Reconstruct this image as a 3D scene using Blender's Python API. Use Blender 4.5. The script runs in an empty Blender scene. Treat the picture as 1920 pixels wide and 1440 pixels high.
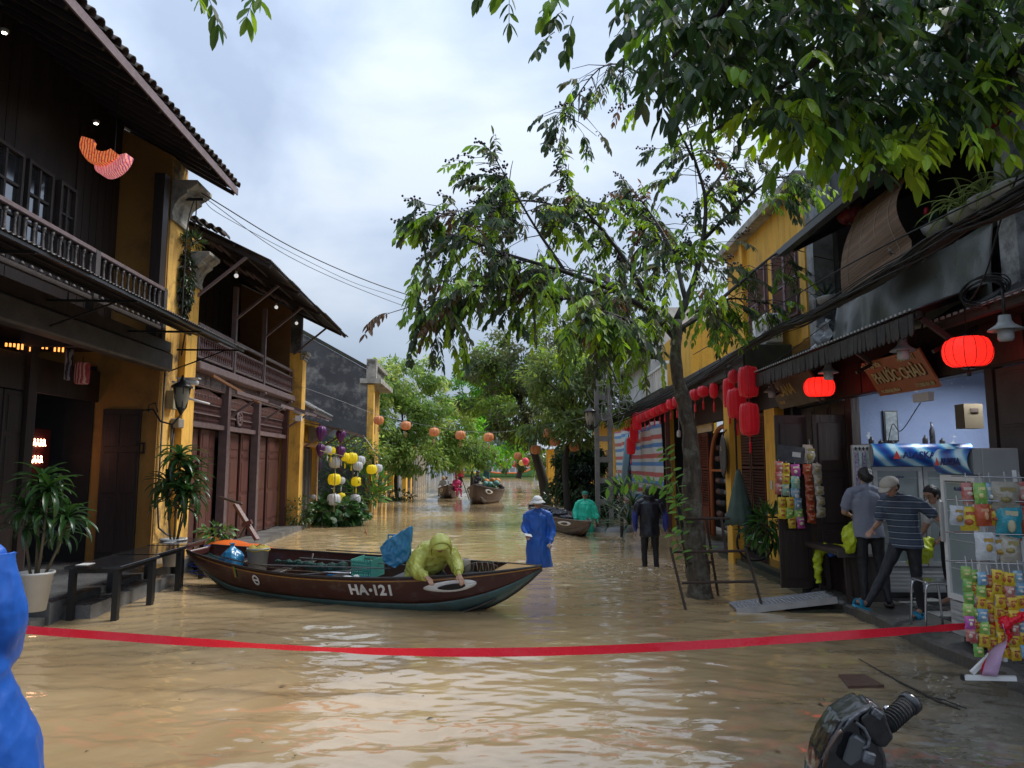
import bpy,bmesh,math,random
import numpy as np
from mathutils import Vector,Matrix,Euler
SC=bpy.context.scene
COL=SC.collection
H=1.9
FPX,HORY,VPX=1330.0,870.0,985.0
PITCH=math.atan((HORY-720)/FPX)
YAW=math.atan((VPX-960)*math.cos(PITCH)/FPX)
cd=bpy.data.cameras.new('camera')
cam=bpy.data.objects.new('camera',cd);COL.objects.link(cam)
cam.location=(0,0,H)
cam.rotation_euler=(math.radians(90)+PITCH,0,YAW)
cd.sensor_fit='HORIZONTAL';cd.sensor_width=36.0;cd.lens=36.0*FPX/1920.0
cd.clip_start=0.05;cd.clip_end=3000
SC.camera=cam
SUN_EL,SUN_AZ=math.radians(52),math.radians(62)
w=bpy.data.worlds.new("World");SC.world=w;w.use_nodes=True
nt=w.node_tree;nt.nodes.clear()
def N(nt,t,**kw):
 n=nt.nodes.new(t)
 for k,v in kw.items():setattr(n,k,v)
 return n
sky=N(nt,'ShaderNodeTexSky');sky.sky_type='NISHITA';sky.sun_disc=False
sky.sun_elevation=SUN_EL;sky.sun_rotation=SUN_AZ;sky.air_density=1.2;sky.dust_density=3.0
bg1=N(nt,'ShaderNodeBackground');bg1.inputs['Strength'].default_value=0.10
nt.links.new(sky.outputs[0],bg1.inputs['Color'])
tc=N(nt,'ShaderNodeTexCoord')
mp=N(nt,'ShaderNodeMapping');mp.inputs['Scale'].default_value=(1.0,1.0,1.7)
nt.links.new(tc.outputs['Generated'],mp.inputs['Vector'])
n1=N(nt,'ShaderNodeTexNoise');n1.inputs['Scale'].default_value=2.3;n1.inputs['Detail'].default_value=7
n1.inputs['Roughness'].default_value=0.5;n1.inputs['Distortion'].default_value=0.35
nt.links.new(mp.outputs[0],n1.inputs['Vector'])
cr=N(nt,'ShaderNodeValToRGB')
cr.color_ramp.elements[0].position=0.38;cr.color_ramp.elements[0].color=(0.32,0.39,0.52,1)
cr.color_ramp.elements[1].position=0.62;cr.color_ramp.elements[1].color=(0.57,0.635,0.735,1)
e=cr.color_ramp.elements.new(0.5);e.color=(0.42,0.50,0.63,1)
nt.links.new(n1.outputs['Fac'],cr.inputs['Fac'])
sx=N(nt,'ShaderNodeSeparateXYZ');nt.links.new(tc.outputs['Generated'],sx.inputs[0])
ma=N(nt,'ShaderNodeMath',operation='MULTIPLY_ADD',use_clamp=False)
mx0=N(nt,'ShaderNodeMath',operation='MAXIMUM');mx0.inputs[1].default_value=0.0
nt.links.new(sx.outputs['Z'],mx0.inputs[0]);nt.links.new(mx0.outputs[0],ma.inputs[0])
ma.inputs[1].default_value=.80;ma.inputs[2].default_value=0.40
bg2=N(nt,'ShaderNodeBackground')
nt.links.new(cr.outputs[0],bg2.inputs['Color']);nt.links.new(ma.outputs[0],bg2.inputs['Strength'])
ms=N(nt,'ShaderNodeMixShader');ms.inputs[0].default_value=0.9
nt.links.new(bg1.outputs[0],ms.inputs[1]);nt.links.new(bg2.outputs[0],ms.inputs[2])
wo=N(nt,'ShaderNodeOutputWorld');nt.links.new(ms.outputs[0],wo.inputs['Surface'])
sd=bpy.data.lights.new('sun','SUN');sun=bpy.data.objects.new('sun',sd);COL.objects.link(sun)
sd.energy=1.5;sd.angle=math.radians(20);sd.color=(1,0.965,0.91)
sv=Vector((math.sin(SUN_AZ)*math.cos(SUN_EL),math.cos(SUN_AZ)*math.cos(SUN_EL),math.sin(SUN_EL)))
sun.rotation_euler=(-sv).to_track_quat('-Z','Y').to_euler();sun.location=(0,0,40)
SC.view_settings.view_transform='Standard';SC.view_settings.look='None'
SC.view_settings.gamma=1.0;SC.view_settings.use_curve_mapping=False
SC.view_settings.exposure=1.1
SC.cycles.max_bounces=6;SC.cycles.transparent_max_bounces=12
SC.cycles.sample_clamp_indirect=4.0
_cy,_sy,_cp,_sp=math.cos(YAW),math.sin(YAW),math.cos(PITCH),math.sin(PITCH)
RF=Vector((-_sy*_cp,_cy*_cp,_sp));RR=Vector((_cy,_sy,0));RU=RR.cross(RF)
CAMP=Vector((0,0,H))
def ray(u,v):return RF+RR*((u-960)/FPX)+RU*((720-v)/FPX)
def PY(u,v,Y):d=ray(u,v);return CAMP+d*(Y/d.y)
def PX(u,v,X):d=ray(u,v);return CAMP+d*(X/d.x)
def PZ(u,v,Z):d=ray(u,v);return CAMP+d*((Z-H)/d.z)
I4=Matrix.Identity(4)
FL=Matrix.Translation((-5.06,0,0))@Matrix.Rotation(math.radians(4.0),4,'Z')
FLI=FL.inverted()
def PL(u,v,o):
 a=FLI@CAMP;d=FLI.to_3x3()@ray(u,v)
 return a+d*((o-a.x)/d.x)
FR=[I4]
RW={}
R=math.radians
RND=random.Random(7)
def thing(name,label,cat,loc=(0,0,0),rz=0.0,group=None,kind=None,local=True):
 o=bpy.data.objects.new(name,None);COL.objects.link(o);o.empty_display_size=0.2
 m=FR[0]@Matrix.Translation(loc)@Matrix.Rotation(rz,4,'Z')
 o.matrix_basis=m;RW[o.name]=m
 tag(o,label,cat,group,kind)
 return o
def tag(o,label=None,cat=None,group=None,kind=None):
 if label:o['label']=label
 if cat:o['category']=cat
 if group:o['group']=group
 if kind:o['kind']=kind
 return o
def link(name,mesh,parent=None,M=None,label=None,kind=None):
 """M: matrix of the mesh in the current frame."""
 o=bpy.data.objects.new(name,mesh);COL.objects.link(o)
 m=FR[0]@(M if M is not None else I4)
 if parent is not None:
  o.parent=parent;o.matrix_basis=RW[parent.name].inverted()@m
 else:o.matrix_basis=m
 RW[o.name]=m
 if label:o['label']=label
 if kind:o['kind']=kind
 return o
def TM(loc=(0,0,0),rot=(0,0,0),s=1.0):
 sc=s if hasattr(s,'__len__')else(s,s,s)
 return Matrix.Translation(loc)@Euler(rot).to_matrix().to_4x4()@Matrix.Diagonal((*sc,1))
def between(a,b,s=(1,1),roll=0.0):
 """matrix taking the unit bar (0..1 along Z) to the segment a-b"""
 a,b=Vector(a),Vector(b);d=b-a
 q=d.to_track_quat('Z','Y').to_matrix().to_4x4()
 return Matrix.Translation(a)@q@Matrix.Rotation(roll,4,'Z')@Matrix.Diagonal((s[0],s[1],d.length,1))
def frame_at(pts,i):
 if i==0:t=pts[1]-pts[0]
 elif i==len(pts)-1:t=pts[-1]-pts[-2]
 else:t=(pts[i+1]-pts[i]).normalized()+(pts[i]-pts[i-1]).normalized()
 return t.normalized()if t.length>1e-9 else Vector((0,0,1))
class MB:
 def __init__(s):s.v=[];s.f=[];s.m=[];s.cur=0;s.sm=[];s.smooth=False
 def mat(s,i):s.cur=i;return s
 def add(s,vs,fs):
  b=len(s.v);s.v.extend([tuple(p)for p in vs])
  for f in fs:s.f.append(tuple(b+i for i in f));s.m.append(s.cur);s.sm.append(s.smooth)
  return s
 def box(s,x0,x1,y0,y1,z0,z1,M=None):
  vs=[(x0,y0,z0),(x1,y0,z0),(x1,y1,z0),(x0,y1,z0),(x0,y0,z1),(x1,y0,z1),(x1,y1,z1),(x0,y1,z1)]
  if M is not None:vs=[tuple(M@Vector(p))for p in vs]
  return s.add(vs,[(0,3,2,1),(4,5,6,7),(0,1,5,4),(1,2,6,5),(2,3,7,6),(3,0,4,7)])
 def beam(s,a,b,w,h,up=(0,0,1)):
  a,b=Vector(a),Vector(b);t=(b-a).normalized();u=Vector(up)
  r=t.cross(u)
  if r.length<1e-4:r=t.cross(Vector((1,0,0)))
  r.normalize();u=r.cross(t)
  vs=[]
  for p in(a,b):
   for sx_,sz_ in((-1,-1),(1,-1),(1,1),(-1,1)):vs.append(p+r*(sx_*w/2)+u*(sz_*h/2))
  return s.add(vs,[(0,1,2,3),(7,6,5,4),(0,4,5,1),(1,5,6,2),(2,6,7,3),(3,7,4,0)])
 def tube(s,pts,rad,n=8,caps=True):
  pts=[Vector(p)for p in pts];k=len(pts)
  rad=rad if hasattr(rad,'__len__')else[rad]*k
  t0=frame_at(pts,0);up=Vector((0,0,1))if abs(t0.z)<0.9 else Vector((1,0,0))
  r=t0.cross(up).normalized();vs=[]
  for i,p in enumerate(pts):
   t=frame_at(pts,i);r=(r-t*r.dot(t))
   r=r.normalized()if r.length>1e-6 else t.orthogonal().normalized()
   b=t.cross(r)
   for j in range(n):
    a=2*math.pi*j/n;vs.append(p+(r*math.cos(a)+b*math.sin(a))*rad[i])
  fs=[]
  for i in range(k-1):
   for j in range(n):
    fs.append((i*n+j,i*n+(j+1)%n,(i+1)*n+(j+1)%n,(i+1)*n+j))
  if caps:fs.append(tuple(range(n-1,-1,-1)));fs.append(tuple((k-1)*n+j for j in range(n)))
  o=s.smooth;s.smooth=True;s.add(vs,fs);s.smooth=o
  return s
 def lathe(s,prof,n=16,c=(0,0,0),lobes=0,lobe=0.0,M=None,caps=True):
  vs=[];k=len(prof)
  for(r_,z_)in prof:
   for j in range(n):
    a=2*math.pi*j/n;rr=r_*(1-lobe*abs(math.sin(lobes*a/2)))if lobes else r_
    p=Vector((c[0]+rr*math.cos(a),c[1]+rr*math.sin(a),c[2]+z_))
    vs.append(M@p if M is not None else p)
  fs=[(i*n+j,i*n+(j+1)%n,(i+1)*n+(j+1)%n,(i+1)*n+j)for i in range(k-1)for j in range(n)]
  if caps:fs.append(tuple(range(n-1,-1,-1)));fs.append(tuple((k-1)*n+j for j in range(n)))
  o=s.smooth;s.smooth=True;s.add(vs,fs);s.smooth=o
  return s
 def ball(s,c,r,nu=10,nv=7,M=None):
  r=r if hasattr(r,'__len__')else(r,r,r)
  vs=[];
  for i in range(nv+1):
   th=math.pi*i/nv
   for j in range(nu):
    a=2*math.pi*j/nu
    st=max(math.sin(th),0.02)
    p=Vector((r[0]*st*math.cos(a),r[1]*st*math.sin(a),-r[2]*math.cos(th)))
    if M is not None:p=M@p
    vs.append(Vector(c)+p)
  fs=[(i*nu+j,i*nu+(j+1)%nu,(i+1)*nu+(j+1)%nu,(i+1)*nu+j)for i in range(nv)for j in range(nu)]
  fs.append(tuple(range(nu-1,-1,-1)));fs.append(tuple(nv*nu+j for j in range(nu)))
  o=s.smooth;s.smooth=True;s.add(vs,fs);s.smooth=o
  return s
 def grid(s,fn,nu,nv,close_u=False,double=0.0):
  vs=[fn(i/nu,j/nv)for j in range(nv+1)for i in range(nu+(0 if close_u else 1))]
  w_=nu if close_u else nu+1
  fs=[(j*w_+i,j*w_+(i+1)%w_,(j+1)*w_+(i+1)%w_,(j+1)*w_+i)for j in range(nv)for i in range(nu)]
  o=s.smooth;s.smooth=True;s.add(vs,fs);s.smooth=o
  return s
 def prism(s,poly,d):
  """closed polygon (3-D points) pushed along d"""
  n=len(poly);P=[Vector(p)for p in poly];d=Vector(d)
  return s.add(P+[p+d for p in P],[tuple(range(n-1,-1,-1)),tuple(range(n,2*n))]+[(i,(i+1)%n,n+(i+1)%n,n+i)for i in range(n)])
 def mesh(s,name,mats,bevel=0.0):
  me=bpy.data.meshes.new(name);me.from_pydata([tuple(v)for v in s.v],[],s.f)
  mats=mats if isinstance(mats,(list,tuple))else[mats]
  for m in mats:me.materials.append(m)
  me.polygons.foreach_set('material_index',s.m);me.polygons.foreach_set('use_smooth',s.sm)
  bm=bmesh.new();bm.from_mesh(me)
  bmesh.ops.recalc_face_normals(bm,faces=bm.faces)
  if bevel>0:
   es=[e_ for e_ in bm.edges if len(e_.link_faces)==2 and e_.calc_face_angle(0)>0.6]
   bmesh.ops.bevel(bm,geom=es,offset=bevel,segments=1,affect='EDGES',clamp_overlap=True)
  bm.to_mesh(me);bm.free();me.update()
  return me
 def build(s,name,mats,parent=None,bevel=0.0,solid=0.0,label=None,kind=None):
  o=link(name,s.mesh(name,mats,bevel),parent,None,label,kind)
  if solid:
   md=o.modifiers.new('thickness','SOLIDIFY');md.thickness=solid;md.offset=0
  return o
def bx(name,mat,parent,*dims,bevel=0.0,**kw):return MB().box(*dims).build(name,mat,parent,bevel=bevel,**kw)
def structure(name,mb,mats,**kw):return mb.build(name,mats,None,kind='structure',**kw)
UNIT={}
def unit_bar(mat,round_=0,taper=1.0):
 k=(mat.name,round_,taper)
 if k not in UNIT:
  m=MB()
  if round_:m.lathe([(0.5,0),(0.5*taper,1)],round_)
  else:m.box(-.5,.5,-.5,.5,0,1)
  UNIT[k]=m.mesh('bar',mat)
 return UNIT[k]
def bar(name,mat,parent,a,b,w,h=None,round_=0,roll=0.0,taper=1.0):
 return link(name,unit_bar(mat,round_,taper),parent,between(a,b,(w,h or w),roll))
def copy_tree(o,M,label=None,group=None):
 """copy of a thing and all its parts, placed with matrix M (current frame)"""
 def rec(src,par):
  c=src.copy();COL.objects.link(c)
  if par is not None:c.parent=par
  for ch in src.children:rec(ch,c)
  return c
 c=rec(o,None);m=FR[0]@M;c.matrix_basis=m;RW[c.name]=m
 if label:c['label']=label
 if group:c['group']=group
 return c
MT={}
def M_(name,col,col2=None,sc=3.0,amt=0.6,rough=0.6,bump=0.0,bsc=25.0,metal=0.0,spec=0.5,emit=0.0,ecol=None,trans=0.0,stretch=(1,1,1),coat=0.0,alpha=1.0,dirt=None,dsc=1.2,damt=0.5,detail=6,transm=0.0,attr=None,dpos=(0.45,0.65),ior=1.5,sheen=0.0,rvar=0.15,streak=0.0):
 if name in MT:return MT[name]
 m=bpy.data.materials.new(name);MT[name]=m;m.use_nodes=True
 nt=m.node_tree;nt.nodes.clear();L=nt.links.new
 out=N(nt,'ShaderNodeOutputMaterial');p=N(nt,'ShaderNodeBsdfPrincipled')
 tc=N(nt,'ShaderNodeTexCoord');oi=N(nt,'ShaderNodeObjectInfo')
 off=N(nt,'ShaderNodeVectorMath',operation='SCALE');cmb=N(nt,'ShaderNodeCombineXYZ')
 for k in range(3):L(oi.outputs['Random'],cmb.inputs[k])
 L(cmb.outputs[0],off.inputs[0]);off.inputs['Scale'].default_value=13.7
 ad=N(nt,'ShaderNodeVectorMath',operation='ADD');L(tc.outputs['Object'],ad.inputs[0]);L(off.outputs[0],ad.inputs[1])
 mp=N(nt,'ShaderNodeMapping');mp.inputs['Scale'].default_value=stretch;L(ad.outputs[0],mp.inputs['Vector'])
 c2=col2 if col2 is not None else tuple(c*0.6 for c in col)
 no=N(nt,'ShaderNodeTexNoise');no.inputs['Scale'].default_value=sc;no.inputs['Detail'].default_value=detail;no.inputs['Roughness'].default_value=0.6
 L(mp.outputs[0],no.inputs['Vector'])
 rmp=N(nt,'ShaderNodeMapRange');rmp.inputs['From Min'].default_value=0.35;rmp.inputs['From Max'].default_value=0.65
 rmp.inputs['To Max'].default_value=amt;L(no.outputs['Fac'],rmp.inputs['Value'])
 mx=N(nt,'ShaderNodeMix',data_type='RGBA');L(rmp.outputs[0],mx.inputs['Factor'])
 mx.inputs['A'].default_value=(*col,1);mx.inputs['B'].default_value=(*c2,1)
 last=mx.outputs['Result']
 if attr:
  at=N(nt,'ShaderNodeAttribute',attribute_name=attr)
  mm=N(nt,'ShaderNodeMix',data_type='RGBA',blend_type='MULTIPLY');mm.inputs['Factor'].default_value=1
  L(last,mm.inputs['A']);L(at.outputs['Color'],mm.inputs['B']);last=mm.outputs['Result']
 if dirt:
  n2=N(nt,'ShaderNodeTexNoise');n2.inputs['Scale'].default_value=dsc;n2.inputs['Detail'].default_value=9;n2.inputs['Roughness'].default_value=0.68
  L(ad.outputs[0],n2.inputs['Vector'])
  r2=N(nt,'ShaderNodeMapRange');r2.inputs['From Min'].default_value=dpos[0];r2.inputs['From Max'].default_value=dpos[1]
  r2.inputs['To Max'].default_value=damt;L(n2.outputs['Fac'],r2.inputs['Value'])
  m3=N(nt,'ShaderNodeMix',data_type='RGBA');L(r2.outputs[0],m3.inputs['Factor']);L(last,m3.inputs['A']);m3.inputs['B'].default_value=(*dirt,1)
  last=m3.outputs['Result']
 if streak:
  ms_=N(nt,'ShaderNodeMapping');ms_.inputs['Scale'].default_value=(5,5,.45);L(tc.outputs['Object'],ms_.inputs['Vector'])
  n5=N(nt,'ShaderNodeTexNoise');n5.inputs['Scale'].default_value=1.6;n5.inputs['Detail'].default_value=8;n5.inputs['Roughness'].default_value=.7;L(ms_.outputs[0],n5.inputs['Vector'])
  r5=N(nt,'ShaderNodeMapRange');r5.inputs['From Min'].default_value=.5;r5.inputs['From Max'].default_value=.72;r5.inputs['To Max'].default_value=streak;L(n5.outputs['Fac'],r5.inputs['Value'])
  m5=N(nt,'ShaderNodeMix',data_type='RGBA');L(r5.outputs[0],m5.inputs['Factor']);L(last,m5.inputs['A']);m5.inputs['B'].default_value=(.10,.075,.045,1);last=m5.outputs['Result']
 hv=N(nt,'ShaderNodeHueSaturation');L(last,hv.inputs['Color'])
 r4=N(nt,'ShaderNodeMapRange');r4.inputs['To Min'].default_value=1-rvar;r4.inputs['To Max'].default_value=1+rvar
 L(oi.outputs['Random'],r4.inputs['Value']);L(r4.outputs[0],hv.inputs['Value']);last=hv.outputs['Color']
 L(last,p.inputs['Base Color'])
 rr=N(nt,'ShaderNodeMapRange');rr.inputs['To Min'].default_value=max(rough-.12,.02);rr.inputs['To Max'].default_value=min(rough+.12,1)
 L(no.outputs['Fac'],rr.inputs['Value']);L(rr.outputs[0],p.inputs['Roughness'])
 p.inputs['Metallic'].default_value=metal;p.inputs['Specular IOR Level'].default_value=spec
 p.inputs['IOR'].default_value=ior
 p.inputs['Coat Weight'].default_value=coat;p.inputs['Coat Roughness'].default_value=0.15
 p.inputs['Transmission Weight'].default_value=transm;p.inputs['Alpha'].default_value=alpha
 p.inputs['Sheen Weight'].default_value=sheen
 if emit:
  p.inputs['Emission Strength'].default_value=emit
  if ecol:p.inputs['Emission Color'].default_value=(*ecol,1)
  else:L(last,p.inputs['Emission Color'])
 if bump:
  nb=N(nt,'ShaderNodeTexNoise');nb.inputs['Scale'].default_value=bsc;nb.inputs['Detail'].default_value=5;L(mp.outputs[0],nb.inputs['Vector'])
  b=N(nt,'ShaderNodeBump');b.inputs['Strength'].default_value=bump;b.inputs['Distance'].default_value=0.02
  L(nb.outputs['Fac'],b.inputs['Height']);L(b.outputs[0],p.inputs['Normal'])
 sh=p.outputs[0]
 if trans:
  t=N(nt,'ShaderNodeBsdfTranslucent');L(last,t.inputs['Color'])
  mxs=N(nt,'ShaderNodeMixShader');mxs.inputs[0].default_value=trans;L(sh,mxs.inputs[1]);L(t.outputs[0],mxs.inputs[2]);sh=mxs.outputs[0]
 L(sh,out.inputs['Surface'])
 m.diffuse_color=(*col,1)
 return m
WOOD_D=M_('dark_wood',(.038,.024,.020),(.016,.011,.010),sc=4,rough=.5,bump=.35,bsc=18,stretch=(1,1,.15))
WOOD_D2=M_('grey_dark_wood',(.075,.062,.058),(.03,.024,.023),sc=5,rough=.55,bump=.3,bsc=20)
WOOD_B=M_('brown_wood',(.125,.048,.038),(.07,.028,.024),sc=4,rough=.42,bump=.25,bsc=20,stretch=(1,1,.2),dirt=(.06,.045,.04),damt=.35)
WOOD_G=M_('weathered_purple_wood',(.18,.125,.125),(.10,.065,.065),sc=6,rough=.5,bump=.3,bsc=22)
WOOD_R=M_('red_brown_wood',(.17,.035,.018),(.10,.02,.012),sc=5,rough=.4,bump=.15,bsc=25,stretch=(1,1,.2))
YEL=M_('ochre_plaster',(.80,.46,.08),(.60,.30,.05),sc=1.6,rough=.8,bump=.3,bsc=14,dirt=(.10,.075,.04),dsc=1.6,damt=.75,dpos=(.52,.72),streak=.6)
YEL2=M_('weathered_ochre_plaster',(.76,.45,.10),(.48,.26,.07),sc=1.5,rough=.85,bump=.5,bsc=12,dirt=(.045,.04,.03),dsc=1.8,damt=.9,dpos=(.48,.64),streak=.8)
YEL3=M_('bright_ochre_plaster',(.84,.47,.055),(.74,.39,.05),sc=1.2,rough=.8,bump=.3,bsc=14,dirt=(.25,.15,.05),dsc=2.0,damt=.5,dpos=(.52,.75),streak=.45)
MOULD=M_('stained_white_plaster',(.42,.40,.34),(.22,.20,.17),sc=5,rough=.85,bump=.4,bsc=20,dirt=(.05,.045,.04),dsc=3,damt=.8)
GREYW=M_('blackened_plaster',(.085,.088,.095),(.04,.042,.047),sc=1.0,rough=.9,bump=.5,bsc=9,dirt=(.34,.33,.30),dsc=1.5,damt=.75,dpos=(.49,.68),streak=.35)
CONC=M_('wet_concrete',(.17,.165,.155),(.08,.08,.078),sc=2,rough=.45,bump=.5,bsc=18,dirt=(.05,.05,.035),dsc=2,damt=.7)
MOSS=M_('mossy_concrete',(.05,.047,.038),(.02,.022,.015),sc=4,rough=.8,bump=.7,bsc=12,dirt=(.055,.07,.02),dsc=3,damt=.6)
STONE=M_('wet_grey_stone',(.12,.125,.125),(.06,.062,.062),sc=3,rough=.25,bump=.3,bsc=20,dirt=(.03,.028,.025),dsc=1.5,damt=.6)
BLK=M_('black_metal',(.012,.012,.013),(.02,.02,.02),rough=.35,bump=.1)
STEELR=M_('rusty_steel',(.075,.045,.035),(.03,.025,.022),sc=12,rough=.6,bump=.5,bsc=60,metal=.3)
CORR=M_('dark_corrugated_iron',(.045,.04,.04),(.02,.018,.018),sc=5,rough=.45,metal=.4,bump=.2)
CORRL=M_('weathered_corrugated_iron',(.11,.105,.11),(.05,.045,.045),sc=5,rough=.45,metal=.4,bump=.2)
TILE=M_('old_clay_tile',(.10,.065,.05),(.04,.032,.03),sc=8,rough=.75,bump=.6,bsc=30,dirt=(.03,.035,.02),dsc=5,damt=.7,rvar=.4)
WHITE=M_('white_paint',(.75,.75,.74),(.6,.6,.58),sc=4,rough=.35,amt=.4)
WHITEG=M_('off_white_plastic',(.55,.55,.53),(.42,.42,.4),sc=4,rough=.4)
CHROME=M_('steel_tube',(.6,.6,.62),(.4,.4,.42),rough=.2,metal=1)
ALU=M_('aluminium',(.50,.51,.53),(.33,.34,.36),sc=6,rough=.35,metal=.7,bump=.2)
GLASSD=M_('dark_window_glass',(.02,.025,.03),(.03,.035,.04),rough=.06,spec=1.0,amt=.2)
GLASSD.node_tree.nodes['Principled BSDF'].inputs['IOR'].default_value=2.2
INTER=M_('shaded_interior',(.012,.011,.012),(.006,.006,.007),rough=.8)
RUBBER=M_('black_rubber',(.012,.012,.012),(.018,.018,.018),rough=.6)
FONT_CACHE={}
def text_part(name,s,size,mat,parent,M,bold=0.0,ext=0.004,sx=1.0,shear=0.0):
 """flat raised lettering centred on the origin of M, reading along +X, up +Y, facing +Z"""
 c=bpy.data.curves.new('txt','FONT');c.body=s;c.size=size;c.offset=bold;c.extrude=ext
 c.align_x='CENTER';c.align_y='CENTER';c.shear=shear;c.resolution_u=3
 o=bpy.data.objects.new('txt',c);COL.objects.link(o)
 me=bpy.data.meshes.new_from_object(o,depsgraph=bpy.context.evaluated_depsgraph_get())
 bpy.data.objects.remove(o);bpy.data.curves.remove(c)
 me.materials.clear();me.materials.append(mat)
 return link(name,me,parent,M@Matrix.Diagonal((sx,1,1,1)))
def basis(o,x,z):
 """matrix with origin o, +X along x, +Z along z"""
 x=Vector(x).normalized();z=Vector(z);z=(z-x*z.dot(x)).normalized();y=z.cross(x)
 m=Matrix((x,y,z)).transposed().to_4x4();return Matrix.Translation(o)@m
# ================================================================ SETTING: ground, water, plinths
def ground_z(x,y):
 z=0.2-0.075*max(0.0,y-1.0)
 z+=0.03*max(0.0,x-1.0)*max(0,1-max(0,y-4)/5)
 return max(z,-0.6)
g=MB();ny=60
ys=[-60,-20,-6,-2,0,1,2,3,4,5,6,8,10,14,20,40,80,118,124,140,400,1500]
xs=[-800,-200,-60,-20,-10,-5,-3,-2,-1,0,1,2,3,4,5,10,20,60,200,800]
def gz(x,y):
 if y>122:return 1.6+(y-122)*0.004
 return ground_z(x,y)
g.add([(x,y,gz(x,y))for y in ys for x in xs],[(j*len(xs)+i,j*len(xs)+i+1,(j+1)*len(xs)+i+1,(j+1)*len(xs)+i)for j in range(len(ys)-1)for i in range(len(xs)-1)])
ASPH=M_('wet_asphalt',(.06,.06,.06),(.04,.04,.04),sc=3,rough=.3,bump=.6,bsc=60,dirt=(.12,.09,.05),damt=.5)
structure('ground',g,ASPH)
wm=bpy.data.materials.new('muddy_water');MT['muddy_water']=wm;wm.use_nodes=True
nt=wm.node_tree;nt.nodes.clear();L=nt.links.new
out=N(nt,'ShaderNodeOutputMaterial');p=N(nt,'ShaderNodeBsdfPrincipled');tc=N(nt,'ShaderNodeTexCoord')
n1=N(nt,'ShaderNodeTexNoise');n1.inputs['Scale'].default_value=.35;n1.inputs['Detail'].default_value=6;n1.inputs['Distortion'].default_value=1.2
L(tc.outputs['Object'],n1.inputs['Vector'])
c1=N(nt,'ShaderNodeValToRGB');c1.color_ramp.elements[0].position=.35;c1.color_ramp.elements[0].color=(.38,.26,.13,1)
c1.color_ramp.elements[1].position=.68;c1.color_ramp.elements[1].color=(.49,.36,.20,1);L(n1.outputs['Fac'],c1.inputs['Fac'])
sx=N(nt,'ShaderNodeSeparateXYZ');L(tc.outputs['Object'],sx.inputs[0])
a1=N(nt,'ShaderNodeMath',operation='MULTIPLY_ADD');L(sx.outputs['X'],a1.inputs[0]);a1.inputs[1].default_value=.42;a1.inputs[2].default_value=-.55
a2=N(nt,'ShaderNodeMath',operation='MULTIPLY_ADD');L(sx.outputs['Y'],a2.inputs[0]);a2.inputs[1].default_value=-.34;a2.inputs[2].default_value=1.75
a3=N(nt,'ShaderNodeMath',operation='ADD');L(a1.outputs[0],a3.inputs[0]);L(a2.outputs[0],a3.inputs[1])
n3=N(nt,'ShaderNodeTexNoise');n3.inputs['Scale'].default_value=1.6;n3.inputs['Detail'].default_value=8;L(tc.outputs['Object'],n3.inputs['Vector'])
a4=N(nt,'ShaderNodeMath',operation='MULTIPLY_ADD');L(n3.outputs['Fac'],a4.inputs[0]);a4.inputs[1].default_value=1.4;L(a3.outputs[0],a4.inputs[2])
r3=N(nt,'ShaderNodeMapRange');r3.inputs['From Min'].default_value=.45;r3.inputs['From Max'].default_value=1.35;r3.inputs['To Max'].default_value=.95;L(a4.outputs[0],r3.inputs['Value'])
n4=N(nt,'ShaderNodeTexNoise');n4.inputs['Scale'].default_value=3.0;n4.inputs['Detail'].default_value=10;n4.inputs['Roughness'].default_value=.7;L(tc.outputs['Object'],n4.inputs['Vector'])
c4=N(nt,'ShaderNodeValToRGB');c4.color_ramp.elements[0].position=.4;c4.color_ramp.elements[0].color=(.085,.075,.05,1)
c4.color_ramp.elements[1].position=.62;c4.color_ramp.elements[1].color=(.20,.18,.14,1);L(n4.outputs['Fac'],c4.inputs['Fac'])
mx=N(nt,'ShaderNodeMix',data_type='RGBA');L(r3.outputs[0],mx.inputs['Factor']);L(c1.outputs[0],mx.inputs['A']);L(c4.outputs[0],mx.inputs['B'])
L(mx.outputs['Result'],p.inputs['Base Color'])
p.inputs['Roughness'].default_value=.03;p.inputs['IOR'].default_value=2.0;p.inputs['Specular IOR Level'].default_value=.5
mpw=N(nt,'ShaderNodeMapping');mpw.inputs['Scale'].default_value=(1,1.6,1);L(tc.outputs['Object'],mpw.inputs['Vector'])
nb=N(nt,'ShaderNodeTexNoise');nb.inputs['Scale'].default_value=7;nb.inputs['Detail'].default_value=4;nb.inputs['Distortion'].default_value=.6;L(mpw.outputs[0],nb.inputs['Vector'])
b=N(nt,'ShaderNodeBump');b.inputs['Strength'].default_value=.10;b.inputs['Distance'].default_value=.02;L(nb.outputs['Fac'],b.inputs['Height'])
nb2=N(nt,'ShaderNodeTexNoise');nb2.inputs['Scale'].default_value=1.7;nb2.inputs['Detail'].default_value=3;L(mpw.outputs[0],nb2.inputs['Vector'])
b2=N(nt,'ShaderNodeBump');b2.inputs['Strength'].default_value=.12;b2.inputs['Distance'].default_value=.05;L(nb2.outputs['Fac'],b2.inputs['Height']);L(b.outputs[0],b2.inputs['Normal'])
L(b2.outputs[0],p.inputs['Normal']);L(p.outputs[0],out.inputs['Surface'])
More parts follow.
